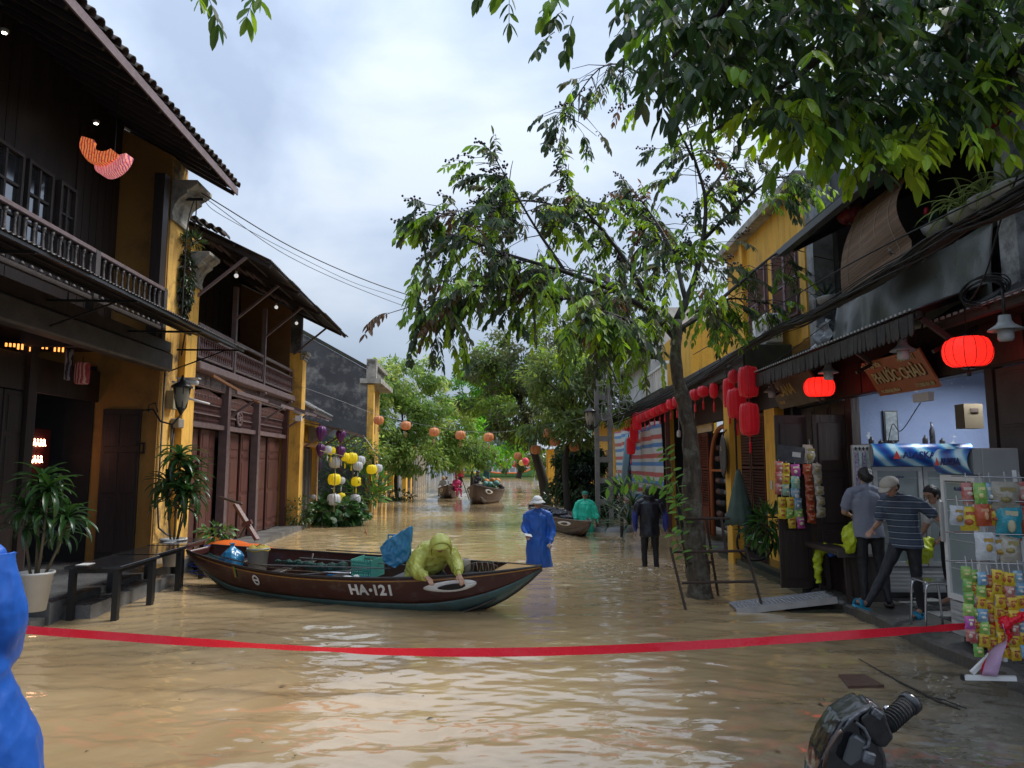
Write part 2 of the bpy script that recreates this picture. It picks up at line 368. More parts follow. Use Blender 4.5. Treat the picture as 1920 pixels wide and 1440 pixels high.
def wave_field(X,Y,seed=3):
 rs=np.random.RandomState(seed);Z=np.zeros_like(X)
 mod=np.zeros_like(X)
 for k in range(7):
  a=rs.uniform(0,2*np.pi);f=rs.uniform(.5,1.6)
  mod+=np.sin(f*(X*np.cos(a)+Y*np.sin(a))+rs.uniform(0,6.28))
 mod=.62+.38*np.tanh(mod/2.2)
 Xw=X+.12*np.sin(1.3*Y+.7*X);Yw=Y+.10*np.sin(1.1*X-.5*Y)+.05*np.sin(3.1*X+1.9*Y)
 for k in range(46):
  lam=.09*(8.0**(k/45.0));a=rs.normal(np.pi/2,.36)
  amp=.0037*lam
  Z+=amp*np.sin(2*np.pi/lam*(Xw*np.cos(a)+Yw*np.sin(a))+rs.uniform(0,6.28))
 Z*=mod
 return Z
def ring(Z,X,Y,cx,cy,r0,lam=.16,amp=.005,dec=1.2):
 r=np.sqrt((X-cx)**2+(Y-cy)**2)
 return Z+amp*np.sin(2*np.pi*(r-r0)/lam)*np.exp(-np.abs(r-r0)*dec)*np.clip(r/.2,0,1)
X0,X1,Y0,Y1=-10.0,6.0,2.2,75.0
nx,nyy=400,860
gx,gy=np.meshgrid(np.linspace(X0,X1,nx),np.geomspace(Y0,Y1,nyy))
Z=wave_field(gx,gy)
for(cx,cy)in((0.25,13.6),(2.3,13.6),(1.6,18.3)):Z=ring(Z,gx,gy,cx,cy,.5,.22,.013,1.6)
rs=np.random.RandomState(5)
for k in range(26):
 Z=ring(Z,gx,gy,rs.uniform(-4,4),rs.uniform(4.4,11),rs.uniform(.04,.18),.05,.0035,9)
edge=np.clip(np.minimum(np.minimum(gx-X0,X1-gx),np.minimum(gy-Y0,Y1-gy))/.6,0,1)
Z*=edge
verts=np.stack([gx,gy,Z],-1).reshape(-1,3)
idx=np.arange(nx*nyy).reshape(nyy,nx)
faces=np.stack([idx[:-1,:-1],idx[:-1,1:],idx[1:,1:],idx[1:,:-1]],-1).reshape(-1,4)
def np_mesh(name,verts,faces,mat,smooth=True):
 me=bpy.data.meshes.new(name);k=faces.shape[1]
 me.vertices.add(len(verts));me.vertices.foreach_set('co',np.ascontiguousarray(verts,dtype=np.float32).ravel())
 me.loops.add(faces.size);me.loops.foreach_set('vertex_index',np.ascontiguousarray(faces,dtype=np.int32).ravel())
 me.polygons.add(len(faces));me.polygons.foreach_set('loop_start',np.arange(0,faces.size,k,dtype=np.int32))
 me.polygons.foreach_set('use_smooth',np.full(len(faces),smooth))
 me.materials.append(mat);me.update(calc_edges=True);return me
wv=verts;wf=faces
base=len(wv)
fx=[(-900,X0),(X0,X1),(X1,900)];fy=[(-8,Y0),(Y0,Y1),(Y1,121)]
ev=[];ef=[]
for i,(xa,xb)in enumerate(fx):
 for j,(ya,yb)in enumerate(fy):
  if i==1 and j==1:continue
  b0=base+len(ev);ev+=[(xa,ya,0),(xb,ya,0),(xb,yb,0),(xa,yb,0)];ef.append((b0,b0+1,b0+2,b0+3))
wo_=link('flood_water',np_mesh('flood_water',np.vstack([wv,np.array(ev)]),np.vstack([wf,np.array(ef)]),wm),kind='structure')
FOAM=M_('stirred_water_foam',(.62,.50,.34),(.48,.36,.2),rough=.4)
fm=MB()
for(cx,cy,n_,rr)in((0.25,13.6,70,.55),(2.3,13.6,60,.5),(1.25,13.4,60,.8),(1.9,12.6,30,.4)):
 for k in range(n_):
  a=RND.uniform(0,6.28);r_=rr*RND.uniform(.35,1);x=cx+1.7*r_*math.cos(a);y=cy+r_*math.sin(a)
  s_=RND.uniform(.006,.022)
  fm.lathe([(s_,-.002),(s_*.8,.004),(0.001,.006)],6,(x,y,.004),caps=False)
tag(fm.build('foam',FOAM),'pale flecks of foam where the waders stir up the brown water','foam',kind='stuff')
bits=MB()
for k in range(230):
 x,y=RND.uniform(-5,4),RND.uniform(4.5,14);a=RND.uniform(0,3)
 l=RND.uniform(.01,.035)if k%9 else RND.uniform(.05,.09)
 bits.add([(x,y,.012),(x+l*math.cos(a),y+l*math.sin(a),.012),(x+l*math.cos(a+.8)*.6,y+l*math.sin(a+.8)*.6,.016)],[(0,1,2)])
tag(bits.build('floating_debris',M_('leaf_litter',(.08,.05,.02),rough=.7)),'tiny bits of leaf litter floating on the brown flood','debris',kind='stuff')
FR[0]=FL
m=MB()
m.box(-1.62,-.02,3,8.55,-.6,.10);
structure('lower_step',m,STONE)
m=MB();m.box(-9,-.35,3,8.6,-.6,.235)
structure('stone_terrace',m,STONE)
m=MB();m.box(-9,.0,8.6,13.0,-.6,.25);m.box(-1.7,.32,8.9,11.4,-.6,.17)
structure('raised_stone_terrace',m,M_('light_wet_stone',(.17,.175,.18),(.10,.10,.105),sc=3,rough=.25,bump=.2,dirt=(.05,.05,.045),dsc=1.2,damt=.6))
m=MB();m.box(-9,.02,13.0,21.3,-.6,.12)
structure('door_step',m,CONC)
m=MB();m.box(-9,-.4,21.3,46,-.6,.05)
structure('far_pavement',m,CONC)
FR[0]=I4
def rough_edge(x0,x1,y0,y1,z0,z1,n=40):
 mb=MB()
 rr=random.Random(3)
 pr=[(x0+rr.uniform(-.025,.04),y0+(y1-y0)*i/n,z1-rr.uniform(0,.035))for i in range(n+1)]
 vs=[]
 for(x,y,z)in pr:vs+=[(x-.03,y,z0),(x,y,z-.03),(x+.05,y,z),(x+.3,y,z1),(x1,y,z1)]
 mb.add(vs,[(i*5+k,i*5+k+1,(i+1)*5+k+1,(i+1)*5+k)for i in range(n)for k in range(4)])
 mb.add([vs[k]for k in range(5)]+[(x1,y0,z0)],[(0,1,2,3,4,5)])
 mb.add([vs[-5+k]for k in range(5)]+[(x1,y1,z0)],[(0,1,2,3,4,5)])
 return mb
structure('shop_pavement',rough_edge(4.1,12,3.0,10.6,-.6,.15),M_('worn_wet_concrete',(.10,.095,.09),(.045,.043,.04),sc=3,rough=.3,bump=.6,bsc=16,dirt=(.16,.14,.10),dsc=3,damt=.6))
m=MB();m.box(4.02,12,10.65,15.2,-.6,.1);m.box(4.12,12,10.66,15.1,.1,.2)
structure('black_tiled_step',m,M_('black_polished_tile',(.03,.032,.035),(.018,.018,.02),sc=3,rough=.18,bump=.05))
m=MB();m.box(4.15,12,15.25,34,-.6,.06)
structure('side_pavement',m,CONC)
fl=MB()
for i in range(8):
 for j in range(8):
  x=4.75+i*.3;y=7.3+j*.3
  fl.mat((i+j)%2).box(x+.003,x+.297,y+.003,y+.297,.15,.158)
fl.build('floor_tiles',[M_('pale_floor_tile',(.35,.35,.34),rough=.25),M_('dark_floor_tile',(.03,.03,.032),rough=.25)],kind='structure')
# ================================================================ shared builders
def baluster_mesh(mat,r=.035):
 k=('bal',mat.name,r)
 if k not in UNIT:
  prof=[(.9,0),(.9,.06),(.45,.10),(.75,.16),(.45,.20),(.95,.32),(1.0,.42),(.6,.62),(.4,.78),(.6,.84),(.4,.87),(.9,.93),(.9,1)]
  UNIT[k]=MB().lathe([(a*r,b_)for a,b_ in prof],8).mesh('baluster',mat)
 return UNIT[k]
def panel_leaf(parent,x,sgn,y0,y1,z0,z1,mat,cols=1,rows=(.22,.5,.28),pmat=None,t=.04,name='door_leaf',marg=.05):
 """a door leaf standing in the plane x = const, its face looking towards sgn*x, with raised panels"""
 leaf=MB().box(x-t/2,x+t/2,y0,y1,z0,z1).build(name,mat,parent,bevel=.004)
 hh=z1-z0;z=z1-marg;cw=(y1-y0-marg)/cols;tot=hh-marg*(len(rows)+1)
 for r_ in rows:
  ph=tot*r_
  for c in range(cols):
   a=y0+marg+c*cw;b_=a+cw-marg
   xs_=x+sgn*t/2
   mb=MB().box(min(xs_-sgn*.001,xs_+sgn*.006),max(xs_-sgn*.001,xs_+sgn*.006),a,b_,z-ph,z)
   mb.box(min(xs_,xs_+sgn*.016),max(xs_,xs_+sgn*.016),a+.025,b_-.025,z-ph+.025,z-.025)
   mb.build('panel',pmat or mat,leaf,bevel=.004)
  z-=ph+marg
 return leaf
def corrugated(A,B,C,per=.076,amp=.010,seg=4,nslope=6,sag=0.0,jag=0.0,seed=0):
 """waves run along A->B, sheet falls from A to C"""
 A,B,C=Vector(A),Vector(B),Vector(C);b_=B-A;c=C-A;n=b_.cross(c).normalized()
 k=max(2,int(b_.length/per*seg));mb=MB();rr=random.Random(seed)
 sheets=[rr.uniform(-jag,jag)for _ in range(int(b_.length/.8)+2)]
 def fn(u,v):
  sh=sheets[int(u*b_.length/.8)]
  return A+b_*u+c*(v*(1+sh*v))+n*(amp*math.sin(2*math.pi*u*b_.length/per))-Vector((0,0,sag*4*v*(1-v)))
 mb.grid(fn,k,nslope);return mb
def barrel_tiles(parent,a,b,slope,rows,cols,mat,name='roof_tile',r=.06):
 """rows of half-round cover tiles: a->b along the eave, slope = vector up the roof for one tile"""
 k=('tile',mat.name,r)
 if k not in UNIT:
  mb=MB()
  def f(u,v):
   an=math.pi*u;rr=r*(1.0-.12*v);return Vector((rr*math.cos(an),v,rr*math.sin(an)))
  mb.grid(f,6,1)
  def f2(u,v):
   an=math.pi*u;rr=(r-.014)*(1.0-.12*v);return Vector((rr*math.cos(an),v,rr*math.sin(an)))
  mb.grid(f2,6,1)
  mb.add([(r*math.cos(math.pi*i/6),0,r*math.sin(math.pi*i/6))for i in range(7)]+[((r-.014)*math.cos(math.pi*i/6),0,(r-.014)*math.sin(math.pi*i/6))for i in range(7)],[(i,i+1,8+i,7+i)for i in range(6)])
  UNIT[k]=mb.mesh('tile',mat)
 a,b,slope=Vector(a),Vector(b),Vector(slope);L_=slope.length
 m=basis(a,b-a,(b-a).cross(slope)if((b-a).cross(slope)).z>0 else-(b-a).cross(slope))
 x=(b-a).normalized();y=slope.normalized();z=x.cross(y)
 if z.z<0:x=-x;z=-z
 m3=Matrix((x,y,z)).transposed().to_4x4()
 rr=random.Random(int(a.y*10))
 for i in range(cols):
  for j in range(rows):
   p_=a+(b-a)*((i+.5)/cols)+slope*(j*.86)+Vector((0,0,rr.uniform(-.008,.012)))
   link(name,UNIT[k],parent,Matrix.Translation(p_)@m3@Matrix.Rotation(rr.uniform(-.05,.05),4,'Z')@Matrix.Diagonal((1,L_,1,1)))
# ================================================================ LEFT ROW
FR[0]=FL
h1=thing('timber_shophouse','nearest house on the left, dark timber with a balustraded balcony and long tiled eave','house',(-2,9,.25))
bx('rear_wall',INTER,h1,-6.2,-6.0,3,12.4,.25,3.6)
bx('upper_wall',WOOD_D,h1,-1.5,-1.42,2,12.4,4.05,8.1)
MB().prism([(-8,12.36,.25),(-.52,12.36,.25),(-.52,12.36,7.5),(-8,12.36,11.6)],(0,.04,0)).build('shaded_wall_face',M_('shaded_brown_ochre',(.40,.21,.05),(.30,.15,.035),sc=1.2,rough=.85,bump=.3,dirt=(.08,.05,.03),dsc=1.5,damt=.6,dpos=(.5,.75)),h1)  # thin slab in a darker, browner ochre: the gallery's shade put into the colour
for i in range(26):
 y=6.6+i*.22
 if not(9.55<y<10.95):bx('board',WOOD_D,h1,-1.42,-1.40,y,y+.205,4.05,8.0)
w1=MB().prism([(-8,12.4,0),(-.5,12.4,0),(-.5,12.4,7.5),(-8,12.4,11.6)],(0,.65,0)).build('party_wall',YEL2,h1)
def corbel(parent,o,y0,y1,z0,h,d,name):
 pr=[(0,0),(.12,.0),(.14,.08),(.10,.12),(.10,.22),(.16,.36),(.30,.52),(.55,.64),(.62,.66),(.62,.74),(.80,.80),(.95,.88),(1,.90),(1,1),(0,1)]
 MB().prism([(o+a*d,y0,z0+b_*h)for a,b_ in pr],(0,y1-y0,0)).build(name,MOULD,parent,bevel=.006)
corbel(h1,-.5,12.36,13.07,6.3,.75,.46,'cornice')
bx('floor_slab',WOOD_D,h1,-6,-.36,2,12.38,3.86,4.04)
bx('balcony_beam',WOOD_D2,h1,-.52,-.30,2,12.36,3.52,3.84,bevel=.03)
for y in(5.2,7.8,10.4):
 bx('post',WOOD_D,h1,-1.66,-1.48,y-.09,y+.09,.25,3.86)
for y in(6.2,8.2,10.2):bx('joist',WOOD_D,h1,-1.5,-.52,y-.06,y+.06,3.6,3.85)
bx('upper_post',WOOD_D,h1,-.62,-.44,11.95,12.15,4.05,7.0)
bx('inner_wall_or_shade_slab',INTER,h1,-8,-1.6,12.33,12.35,.25,3.6)  # near-black slab over the party wall, standing in for the doorway's shade
for i in range(5):panel_leaf(h1,-1.57,1,7.9+i*.5,8.36+i*.5,.25,2.95,WOOD_D)
bx('transom',WOOD_D,h1,-1.6,-1.54,3,12.4,2.97,3.5)
lf=MB().box(-1.98,-1.50,10.50,10.55,.25,2.96).build('open_door_leaf',WOOD_D2,h1,bevel=.004)
for(a,b_,z0,z1)in((-1.93,-1.55,2.35,2.86),(-1.93,-1.76,.45,2.25),(-1.72,-1.55,.45,2.25)):
 MB().box(a,b_,10.485,10.505,z0,z1).build('panel',M_('brown_grey_panel',(.10,.06,.05),(.06,.04,.035),rough=.5),lf,bevel=.006)
lf=MB().box(-1.42,-.78,12.30,12.36,.25,2.85).build('open_door_leaf',WOOD_D,h1,bevel=.004)
for(a,b_)in((-1.37,-1.12),(-1.07,-.82)):
 for(z0,z1)in((.4,1.3),(1.4,2.1),(2.2,2.75)):MB().box(a,b_,12.285,12.305,z0,z1).build('panel',WOOD_D,lf,bevel=.006)
m=MB();m.box(-.80,-.66,12.24,12.28,2.24,2.27);m.box(-.80,-.66,12.24,12.28,2.08,2.11);m.box(-.69,-.66,12.24,12.28,2.08,2.27);m.build('bolt',BLK,lf)
gl=M_('warm_glow',(1,.55,.2),emit=1.1,ecol=(1,.33,.07))
lo=thing('glowing_fretwork','row of short warm lit slots high up inside the dark timber house','light',(-1.5,10.5,3.4))
for i in range(15):
 if i in(5,11):continue
 q=PL(13+i*7.6,643+i*.55,-1.50)
 hgt=(.05,.08,.10)[(i//3)%3]
 MB().box(-1.515,-1.50,q.y-.014,q.y+.012,q.z-hgt,q.z).build('lit_slot',gl,lo)
sg=thing('neon_sign','small red sign with glowing pinkish strokes inside the dark doorway','sign',(-2.3,11.6,1.7))
q=PL(72,850,-2.0)
bx('backing',M_('dark_red_board',(.05,.005,.006),rough=.5),sg,-2.06,-2.03,q.y-.25,q.y+.35,q.z-.5,q.z+.4)
neon=M_('neon_pink',(1,.5,.35),emit=9,ecol=(1,.42,.25))
rr=random.Random(4)
for(v0,n_,h_)in((829,5,.11),(861,4,.11)):
 q=PL(56,v0,-2.0)
 for i in range(n_):
  y=q.y+i*.085;z=q.z
  pts=[(-2.0,y+rr.uniform(-.02,.01),z-h_*.5),(-2.0,y+.02,z-h_*rr.uniform(.1,.3)),(-2.0,y+.05,z+h_*.4),(-2.0,y+.03,z+h_*.5),(-2.0,y+.045,z+h_*.05),(-2.0,y+.075,z-h_*.45)]
  MB().tube(pts,.008,6).build('stroke',neon,sg)
bx('top_rail',WOOD_G,h1,-.50,-.40,3,12.2,4.90,4.97,bevel=.012)
bx('bottom_rail',WOOD_D2,h1,-.48,-.42,3,12.2,4.22,4.28)
for y in(12.15,9.9,7.6):bx('rail_post',WOOD_D2,h1,-.505,-.395,y-.06,y+.06,4.05,4.96)
bm_=baluster_mesh(WOOD_D2,.036)
for i in range(34):
 y=5.9+i*.185
 if min(abs(y-9.9),abs(y-7.6),abs(y-12.15))>.09:link('baluster',bm_,h1,Matrix.Translation((-.45,y,4.28))@Matrix.Diagonal((1,1,.62,1)))
for(y0,y1)in((8.9,9.62),(9.72,10.32),(10.5,10.95)):
 z0,z1=4.85,6.25
 wf_=MB();t=.05
 wf_.box(-1.42,-1.34,y0,y0+t,z0,z1);wf_.box(-1.42,-1.34,y1-t,y1,z0,z1);wf_.box(-1.42,-1.34,y0+t,y1-t,z0,z0+t);wf_.box(-1.42,-1.34,y0+t,y1-t,z1-t,z1)
 ym=(y0+y1)/2;wf_.box(-1.415,-1.36,ym-.02,ym+.02,z0+t,z1-t)
 zs=[z0+t+(z1-z0-2*t)*k/3 for k in range(4)]
 for k in(1,2):
  wf_.box(-1.415,-1.362,y0+t,ym-.02,zs[k]-.018,zs[k]+.018);wf_.box(-1.415,-1.362,ym+.02,y1-t,zs[k]-.018,zs[k]+.018)
 wo2=wf_.build('window',WOOD_D2,h1)
 for k in range(3):
  for(a,b_)in((y0+t,ym-.02),(ym+.02,y1-t)):
   MB().box(-1.405,-1.398,a,b_,zs[k]+.018,zs[k+1]-.018).build('pane',GLASSD if y0<10.4 else WOOD_D,wo2)
def roof_z(o,e=(.46,7.12),s=.56):return e[1]+(e[0]-o)*s
rf=MB();rf.add([(.46,-3,7.06),(.46,12.95,7.06),(-6,12.95,roof_z(-6)-.06),(-6,-3,roof_z(-6)-.06),(.46,-3,7.14),(.46,12.95,7.14),(-6,12.95,roof_z(-6)+.02),(-6,-3,roof_z(-6)+.02)],[(0,1,2,3),(4,5,6,7),(0,1,5,4),(1,2,6,5),(2,3,7,6),(3,0,4,7)])
rfo=rf.build('roof',INTER,h1)
for i in range(34):
 y=-.2+i*.4;bar('rafter',WOOD_D2,h1,(.40,y,7.045),(-1.4,y,roof_z(-1.4)-.11),.05,.07)
for o_ in(.42,-.05,-.5,-.95):
 bar('batten',WOOD_D,h1,(o_,-1,roof_z(o_)-.075),(o_,12.9,roof_z(o_)-.075),.03,.02)
bx('eave_board',WOOD_G,h1,.46,.485,-3,12.97,7.0,7.13)
barrel_tiles(rfo,(.50,-.6,7.16),(.50,13.0,7.16),(-.25,0,.14),4,68,TILE,r=.085)
aw=corrugated((-.34,2,4.33),(-.34,12.85,4.33),(.80,12.85-10.85,4.0),jag=.02)
awo=aw.build('awning_sheet',CORR,h1,solid=.004)
for o_,z_ in((-.2,4.26),(.3,4.12),(.76,3.97)):bar('awning_purlin',BLK,h1,(o_,2,z_),(o_,12.8,z_),.035,.035)
for y in(4.5,6.6,8.7,10.8,12.6):bar('awning_bracket',BLK,h1,(-.35,y,3.95),(.76,y,3.95),.03,.03);
for y in(8.7,12.6):bar('awning_brace',BLK,h1,(-.48,y,3.55),(.5,y,3.94),.02,.02)
for(u,v)in((8,62),(180,232)):
 q=PL(u,v,-.9)
 t_=thing('downlight','tiny lit ceiling lamp %s'%('at the very edge of the photo under the dark left eave' if u<50 else 'above the patterned moon lantern under the left eave'),'lamp',(q.x,q.y,q.z))
 MB().lathe([(.0,0),(.05,.01),(.05,.05)],12,(q.x,q.y,q.z)).build('housing',WHITEG,t_)
 MB().lathe([(.028,-.004),(.028,.004)],12,(q.x,q.y,q.z)).build('bulb',M_('lamp_glow',(1,.9,.7),emit=6,ecol=(1,.9,.7)),t_)
def pattern_mat(name,c1,c2,c3,sc=30,emit=.5):
 if name in MT:return MT[name]
 m=bpy.data.materials.new(name);MT[name]=m;m.use_nodes=True;nt=m.node_tree;p=nt.nodes['Principled BSDF']
 tc=N(nt,'ShaderNodeTexCoord');v_=N(nt,'ShaderNodeTexVoronoi');v_.inputs['Scale'].default_value=sc;nt.links.new(tc.outputs['Object'],v_.inputs['Vector'])
 w_=N(nt,'ShaderNodeTexWave');w_.inputs['Scale'].default_value=sc*.35;w_.inputs['Distortion'].default_value=4;nt.links.new(tc.outputs['Object'],w_.inputs['Vector'])
 cr=N(nt,'ShaderNodeValToRGB');cr.color_ramp.interpolation='CONSTANT';cr.color_ramp.elements[0].color=(*c1,1);cr.color_ramp.elements[1].position=.35;cr.color_ramp.elements[1].color=(*c2,1)
 mm=N(nt,'ShaderNodeMix',data_type='RGBA');nt.links.new(v_.outputs['Distance'],cr.inputs['Fac']);nt.links.new(cr.outputs[0],mm.inputs['A']);mm.inputs['B'].default_value=(*c3,1)
 r_=N(nt,'ShaderNodeMapRange');r_.inputs['From Min'].default_value=.62;r_.inputs['From Max'].default_value=.66;nt.links.new(w_.outputs['Fac'],r_.inputs['Value']);nt.links.new(r_.outputs[0],mm.inputs['Factor'])
 nt.links.new(mm.outputs['Result'],p.inputs['Base Color']);p.inputs['Roughness'].default_value=.7
 nt.links.new(mm.outputs['Result'],p.inputs['Emission Color']);p.inputs['Emission Strength'].default_value=emit
 return m
ml=thing('moon_lantern','orange and pink patterned fabric lantern of two crossed half moons hanging under the left eave','lantern',PL(200,290,-.25),kind=None)
def half_moon(c,ux,uz,th,r0,a0,a1,mat,name,r1=0.0,n=18):
 c,ux,uz=Vector(c),Vector(ux).normalized(),Vector(uz).normalized();nn=ux.cross(uz).normalized()
 outer=[c+(ux*math.cos(a0+(a1-a0)*i/n)+uz*math.sin(a0+(a1-a0)*i/n))*r0 for i in range(n+1)]
 inner=[c+(ux*math.cos(a0+(a1-a0)*i/n)+uz*math.sin(a0+(a1-a0)*i/n))*r1 for i in range(n+1)]
 mb=MB();A=[p+nn*th/2 for p in outer]+[p+nn*th/2 for p in inner]+[p-nn*th/2 for p in outer]+[p-nn*th/2 for p in inner];k=n+1
 fs=[]
 for i in range(n):fs+=[(i,i+1,k+i+1,k+i),(2*k+i,3*k+i,3*k+i+1,2*k+i+1),(i,2*k+i,2*k+i+1,i+1),(k+i,k+i+1,3*k+i+1,3*k+i)]
 fs+=[(0,k,3*k,2*k),(n,2*k+n,3*k+n,k+n)]
 mb.add(A,fs);return mb.build(name,mat,ml)
q=PL(196,272,-.25);q2=PL(214,300,-.15)
half_moon(q,(1,.2,.1),(0,.1,1),.12,.30,R(160),R(320),pattern_mat('orange_batik',(.75,.10,.03),(.85,.22,.06),(.25,.05,.04),26,.3),'rear_half_moon',.13)
half_moon(q2,(1,-.3,.05),(0.15,.1,1),.15,.26,R(165),R(365),pattern_mat('pink_batik',(.75,.12,.14),(.85,.30,.24),(.30,.08,.16),34,.3),'front_half_moon',.06)
bar('hanging_wire',BLK,ml,q2,(q2.x,q2.y,roof_z(q2.x)-.05),.008,.008)
hl=thing('fabric_lantern','dim red striped cylinder lantern hanging inside the dark ground floor of the timber house','lantern',PL(154,700,-1.2))
q=PL(154,700,-1.2)
MB().lathe([(.09,-.17),(.105,-.15),(.11,0),(.105,.15),(.09,.17)],16,q).build('shade',pattern_mat('dim_red_stripe',(.35,.05,.05),(.25,.03,.04),(.45,.25,.2),18,.03),hl)
bar('cord',BLK,hl,(q.x,q.y,q.z+.17),(q.x,q.y,3.6),.01,.01)
hl=thing('hanging_cloth','folded dark cloth with a pale flower print hanging beside the dim red lantern','cloth',PL(131,682,-1.3))
q=PL(131,682,-1.3)
MB().grid(lambda u,v:Vector((q.x-.02+.02*math.sin(9*u),q.y-.1+.2*u,q.z+.24-.5*v)),12,6).build('cloth',pattern_mat('flower_print',(.02,.015,.03),(.03,.02,.04),(.30,.26,.30),16,0),hl,solid=.01)
cm=thing('security_camera','small grey dome camera on the shaded yellow wall under the balcony beam','camera',PL(246,680,-.7))
q=PL(243,672,-.9);MB().ball((q.x,12.27,q.z),(.05,.06,.05)).build('body',BLK,cm);MB().lathe([(.045,0),(.03,.12)],10,M=Matrix.Translation((q.x+.02,12.2,q.z+.03))@Matrix.Rotation(R(80),4,'Y')).build('bracket',WHITEG,cm)
pc=thing('wall_lantern','black wrought iron street lantern with frosted glass on the yellow pillar','lamp',(-.45,13.1,2.5))
q=PL(341,740,.15)
def lantern_street(t,c,s=1.0):
 c=Vector(c)
 MB().lathe([(.012*s,.30*s),(.03*s,.24*s),(.05*s,.2*s),(.16*s,.13*s),(.165*s,.11*s),(.13*s,.10*s)],8,c).build('roof',BLK,t)
 MB().lathe([(.12*s,.10*s),(.115*s,-.05*s),(.07*s,-.2*s)],6,c,caps=False).build('glass',M_('frosted_lamp_glass',(.35,.33,.26),(.25,.23,.18),rough=.35,transm=.3),t)
 for k in range(6):
  a=2*math.pi*k/6
  bar('glazing_bar',BLK,t,c+Vector((.125*s*math.cos(a),.125*s*math.sin(a),.10*s)),c+Vector((.073*s*math.cos(a),.073*s*math.sin(a),-.2*s)),.014*s,.014*s)
 MB().lathe([(.08*s,-.2*s),(.05*s,-.24*s),(.02*s,-.3*s),(.005,-.33*s)],8,c).build('finial',BLK,t)
lantern_street(pc,q,1.1)
MB().tube([q+Vector((0,0,-.34)),q+Vector((-.12,-.02,-.5)),q+Vector((-.3,-.05,-.45)),q+Vector((-.42,-.08,-.25)),q+Vector((-.58,-.1,-.28))],.018,6).tube([q+Vector((-.35,-.05,-.3)),q+Vector((-.4,-.05,-.14)),q+Vector((-.5,-.05,-.18)),q+Vector((-.5,-.05,-.3))],.012,6).build('bracket',BLK,pc)
cm=thing('security_camera','long white bullet camera above the black wall lantern on the yellow pillar','camera',(-.3,13.2,3.3))
q=PL(352,716,.1)
m=MB();m.lathe([(.045,0),(.05,.02),(.05,.3),(.03,.33)],12,M=Matrix.Translation(q)@Matrix.Rotation(R(95),4,'Y')@Matrix.Translation((0,0,-.15)));m.box(q.x-.18,q.x+.2,q.y-.06,q.y+.06,q.z+.05,q.z+.07);m.build('body',WHITE,cm)
MB().tube([(-.45,13.3,q.z+.1),(-.3,13.3,q.z+.02),(-.15,q.y,q.z)],.02,8).build('arm',WHITE,cm)
q=PL(357,748,.05)
MB().tube([(q.x-.25,q.y,q.z+.06),q,(q.x+.3,q.y+.1,q.z-.08)],.018,8).build('lower_arm',WHITE,cm)
el=thing('junction_box','cream electric box with cables below the wall lantern on the yellow pillar','box',(-.45,12.8,2.9))
q=PL(316,750,-.5);MB().box(-.5,-.36,q.y-.12,q.y+.12,q.z-.17,q.z+.17).build('housing',M_('cream_plastic',(.42,.36,.22),rough=.5),el,bevel=.01)
q=PL(322,790,-.5);MB().box(-.49,-.33,q.y-.1,q.y+.14,q.z-.12,q.z+.05).build('meter',M_('dusty_meter',(.25,.23,.19),rough=.5),el,bevel=.015)
pp=thing('conduit','thin grey conduit and cables running down the corner of the weathered yellow pillar','pipe',(-.46,12.5,.3))
MB().tube([(-.47,12.44,4.0),(-.47,12.44,1.2),(-.44,12.46,.8),(-.40,12.7,.66),(-.40,12.9,.62)],.016,6).build('pipe',M_('grey_pipe',(.10,.10,.11),rough=.5),pp)
MB().tube([(-.47,12.95,5.9),(-.45,12.93,5.0),(-.38,13.02,4.4),(-.42,12.98,3.9)],.014,6).build('cable',RUBBER,pp)
MB().tube([(-.44,12.9,2.7),(-.40,12.72,2.0),(-.42,12.62,1.7)],.012,6).tube([(-.45,12.8,2.6),(-.44,12.84,.9)],.02,6).build('hanging_cable',RUBBER,pp)
h2=thing('balcony_house','second house on the left, brown panelled doors and turned balusters between yellow pillars','house',(-1,17,.12))
for(y0,y1,o_)in((13.07,13.58,-.38),(20.95,21.4,-.13)):
 bx('pillar',YEL,h2,-8,o_,y0,y1,-.2,6.2 if y0<15 else 5.2)
corbel(h2,-.38,13.04,13.61,5.3,.62,.36,'capital')
m=MB()
for k,(d,z0,z1)in enumerate(((.04,5.0,5.06),(.08,5.08,5.15),(.13,5.17,5.26))):m.box(-.2,-.13+d,20.93,21.42,z0,z1)
m.build('capital',MOULD,h2,bevel=.01)
ps=[13.6,15.75,18.0,20.93]
for y in ps[1:3]:
 bx('post',WOOD_G,h2,-.62,-.44,y-.09,y+.09,.12,3.72)
 bx('upper_post',WOOD_G,h2,-.46,-.36,y-.05,y+.05,3.9,5.9)
bx('jamb',WOOD_B,h2,-.62,-.46,13.6,13.72,.12,3.7);bx('jamb',WOOD_B,h2,-.62,-.46,20.78,20.93,.12,3.7)
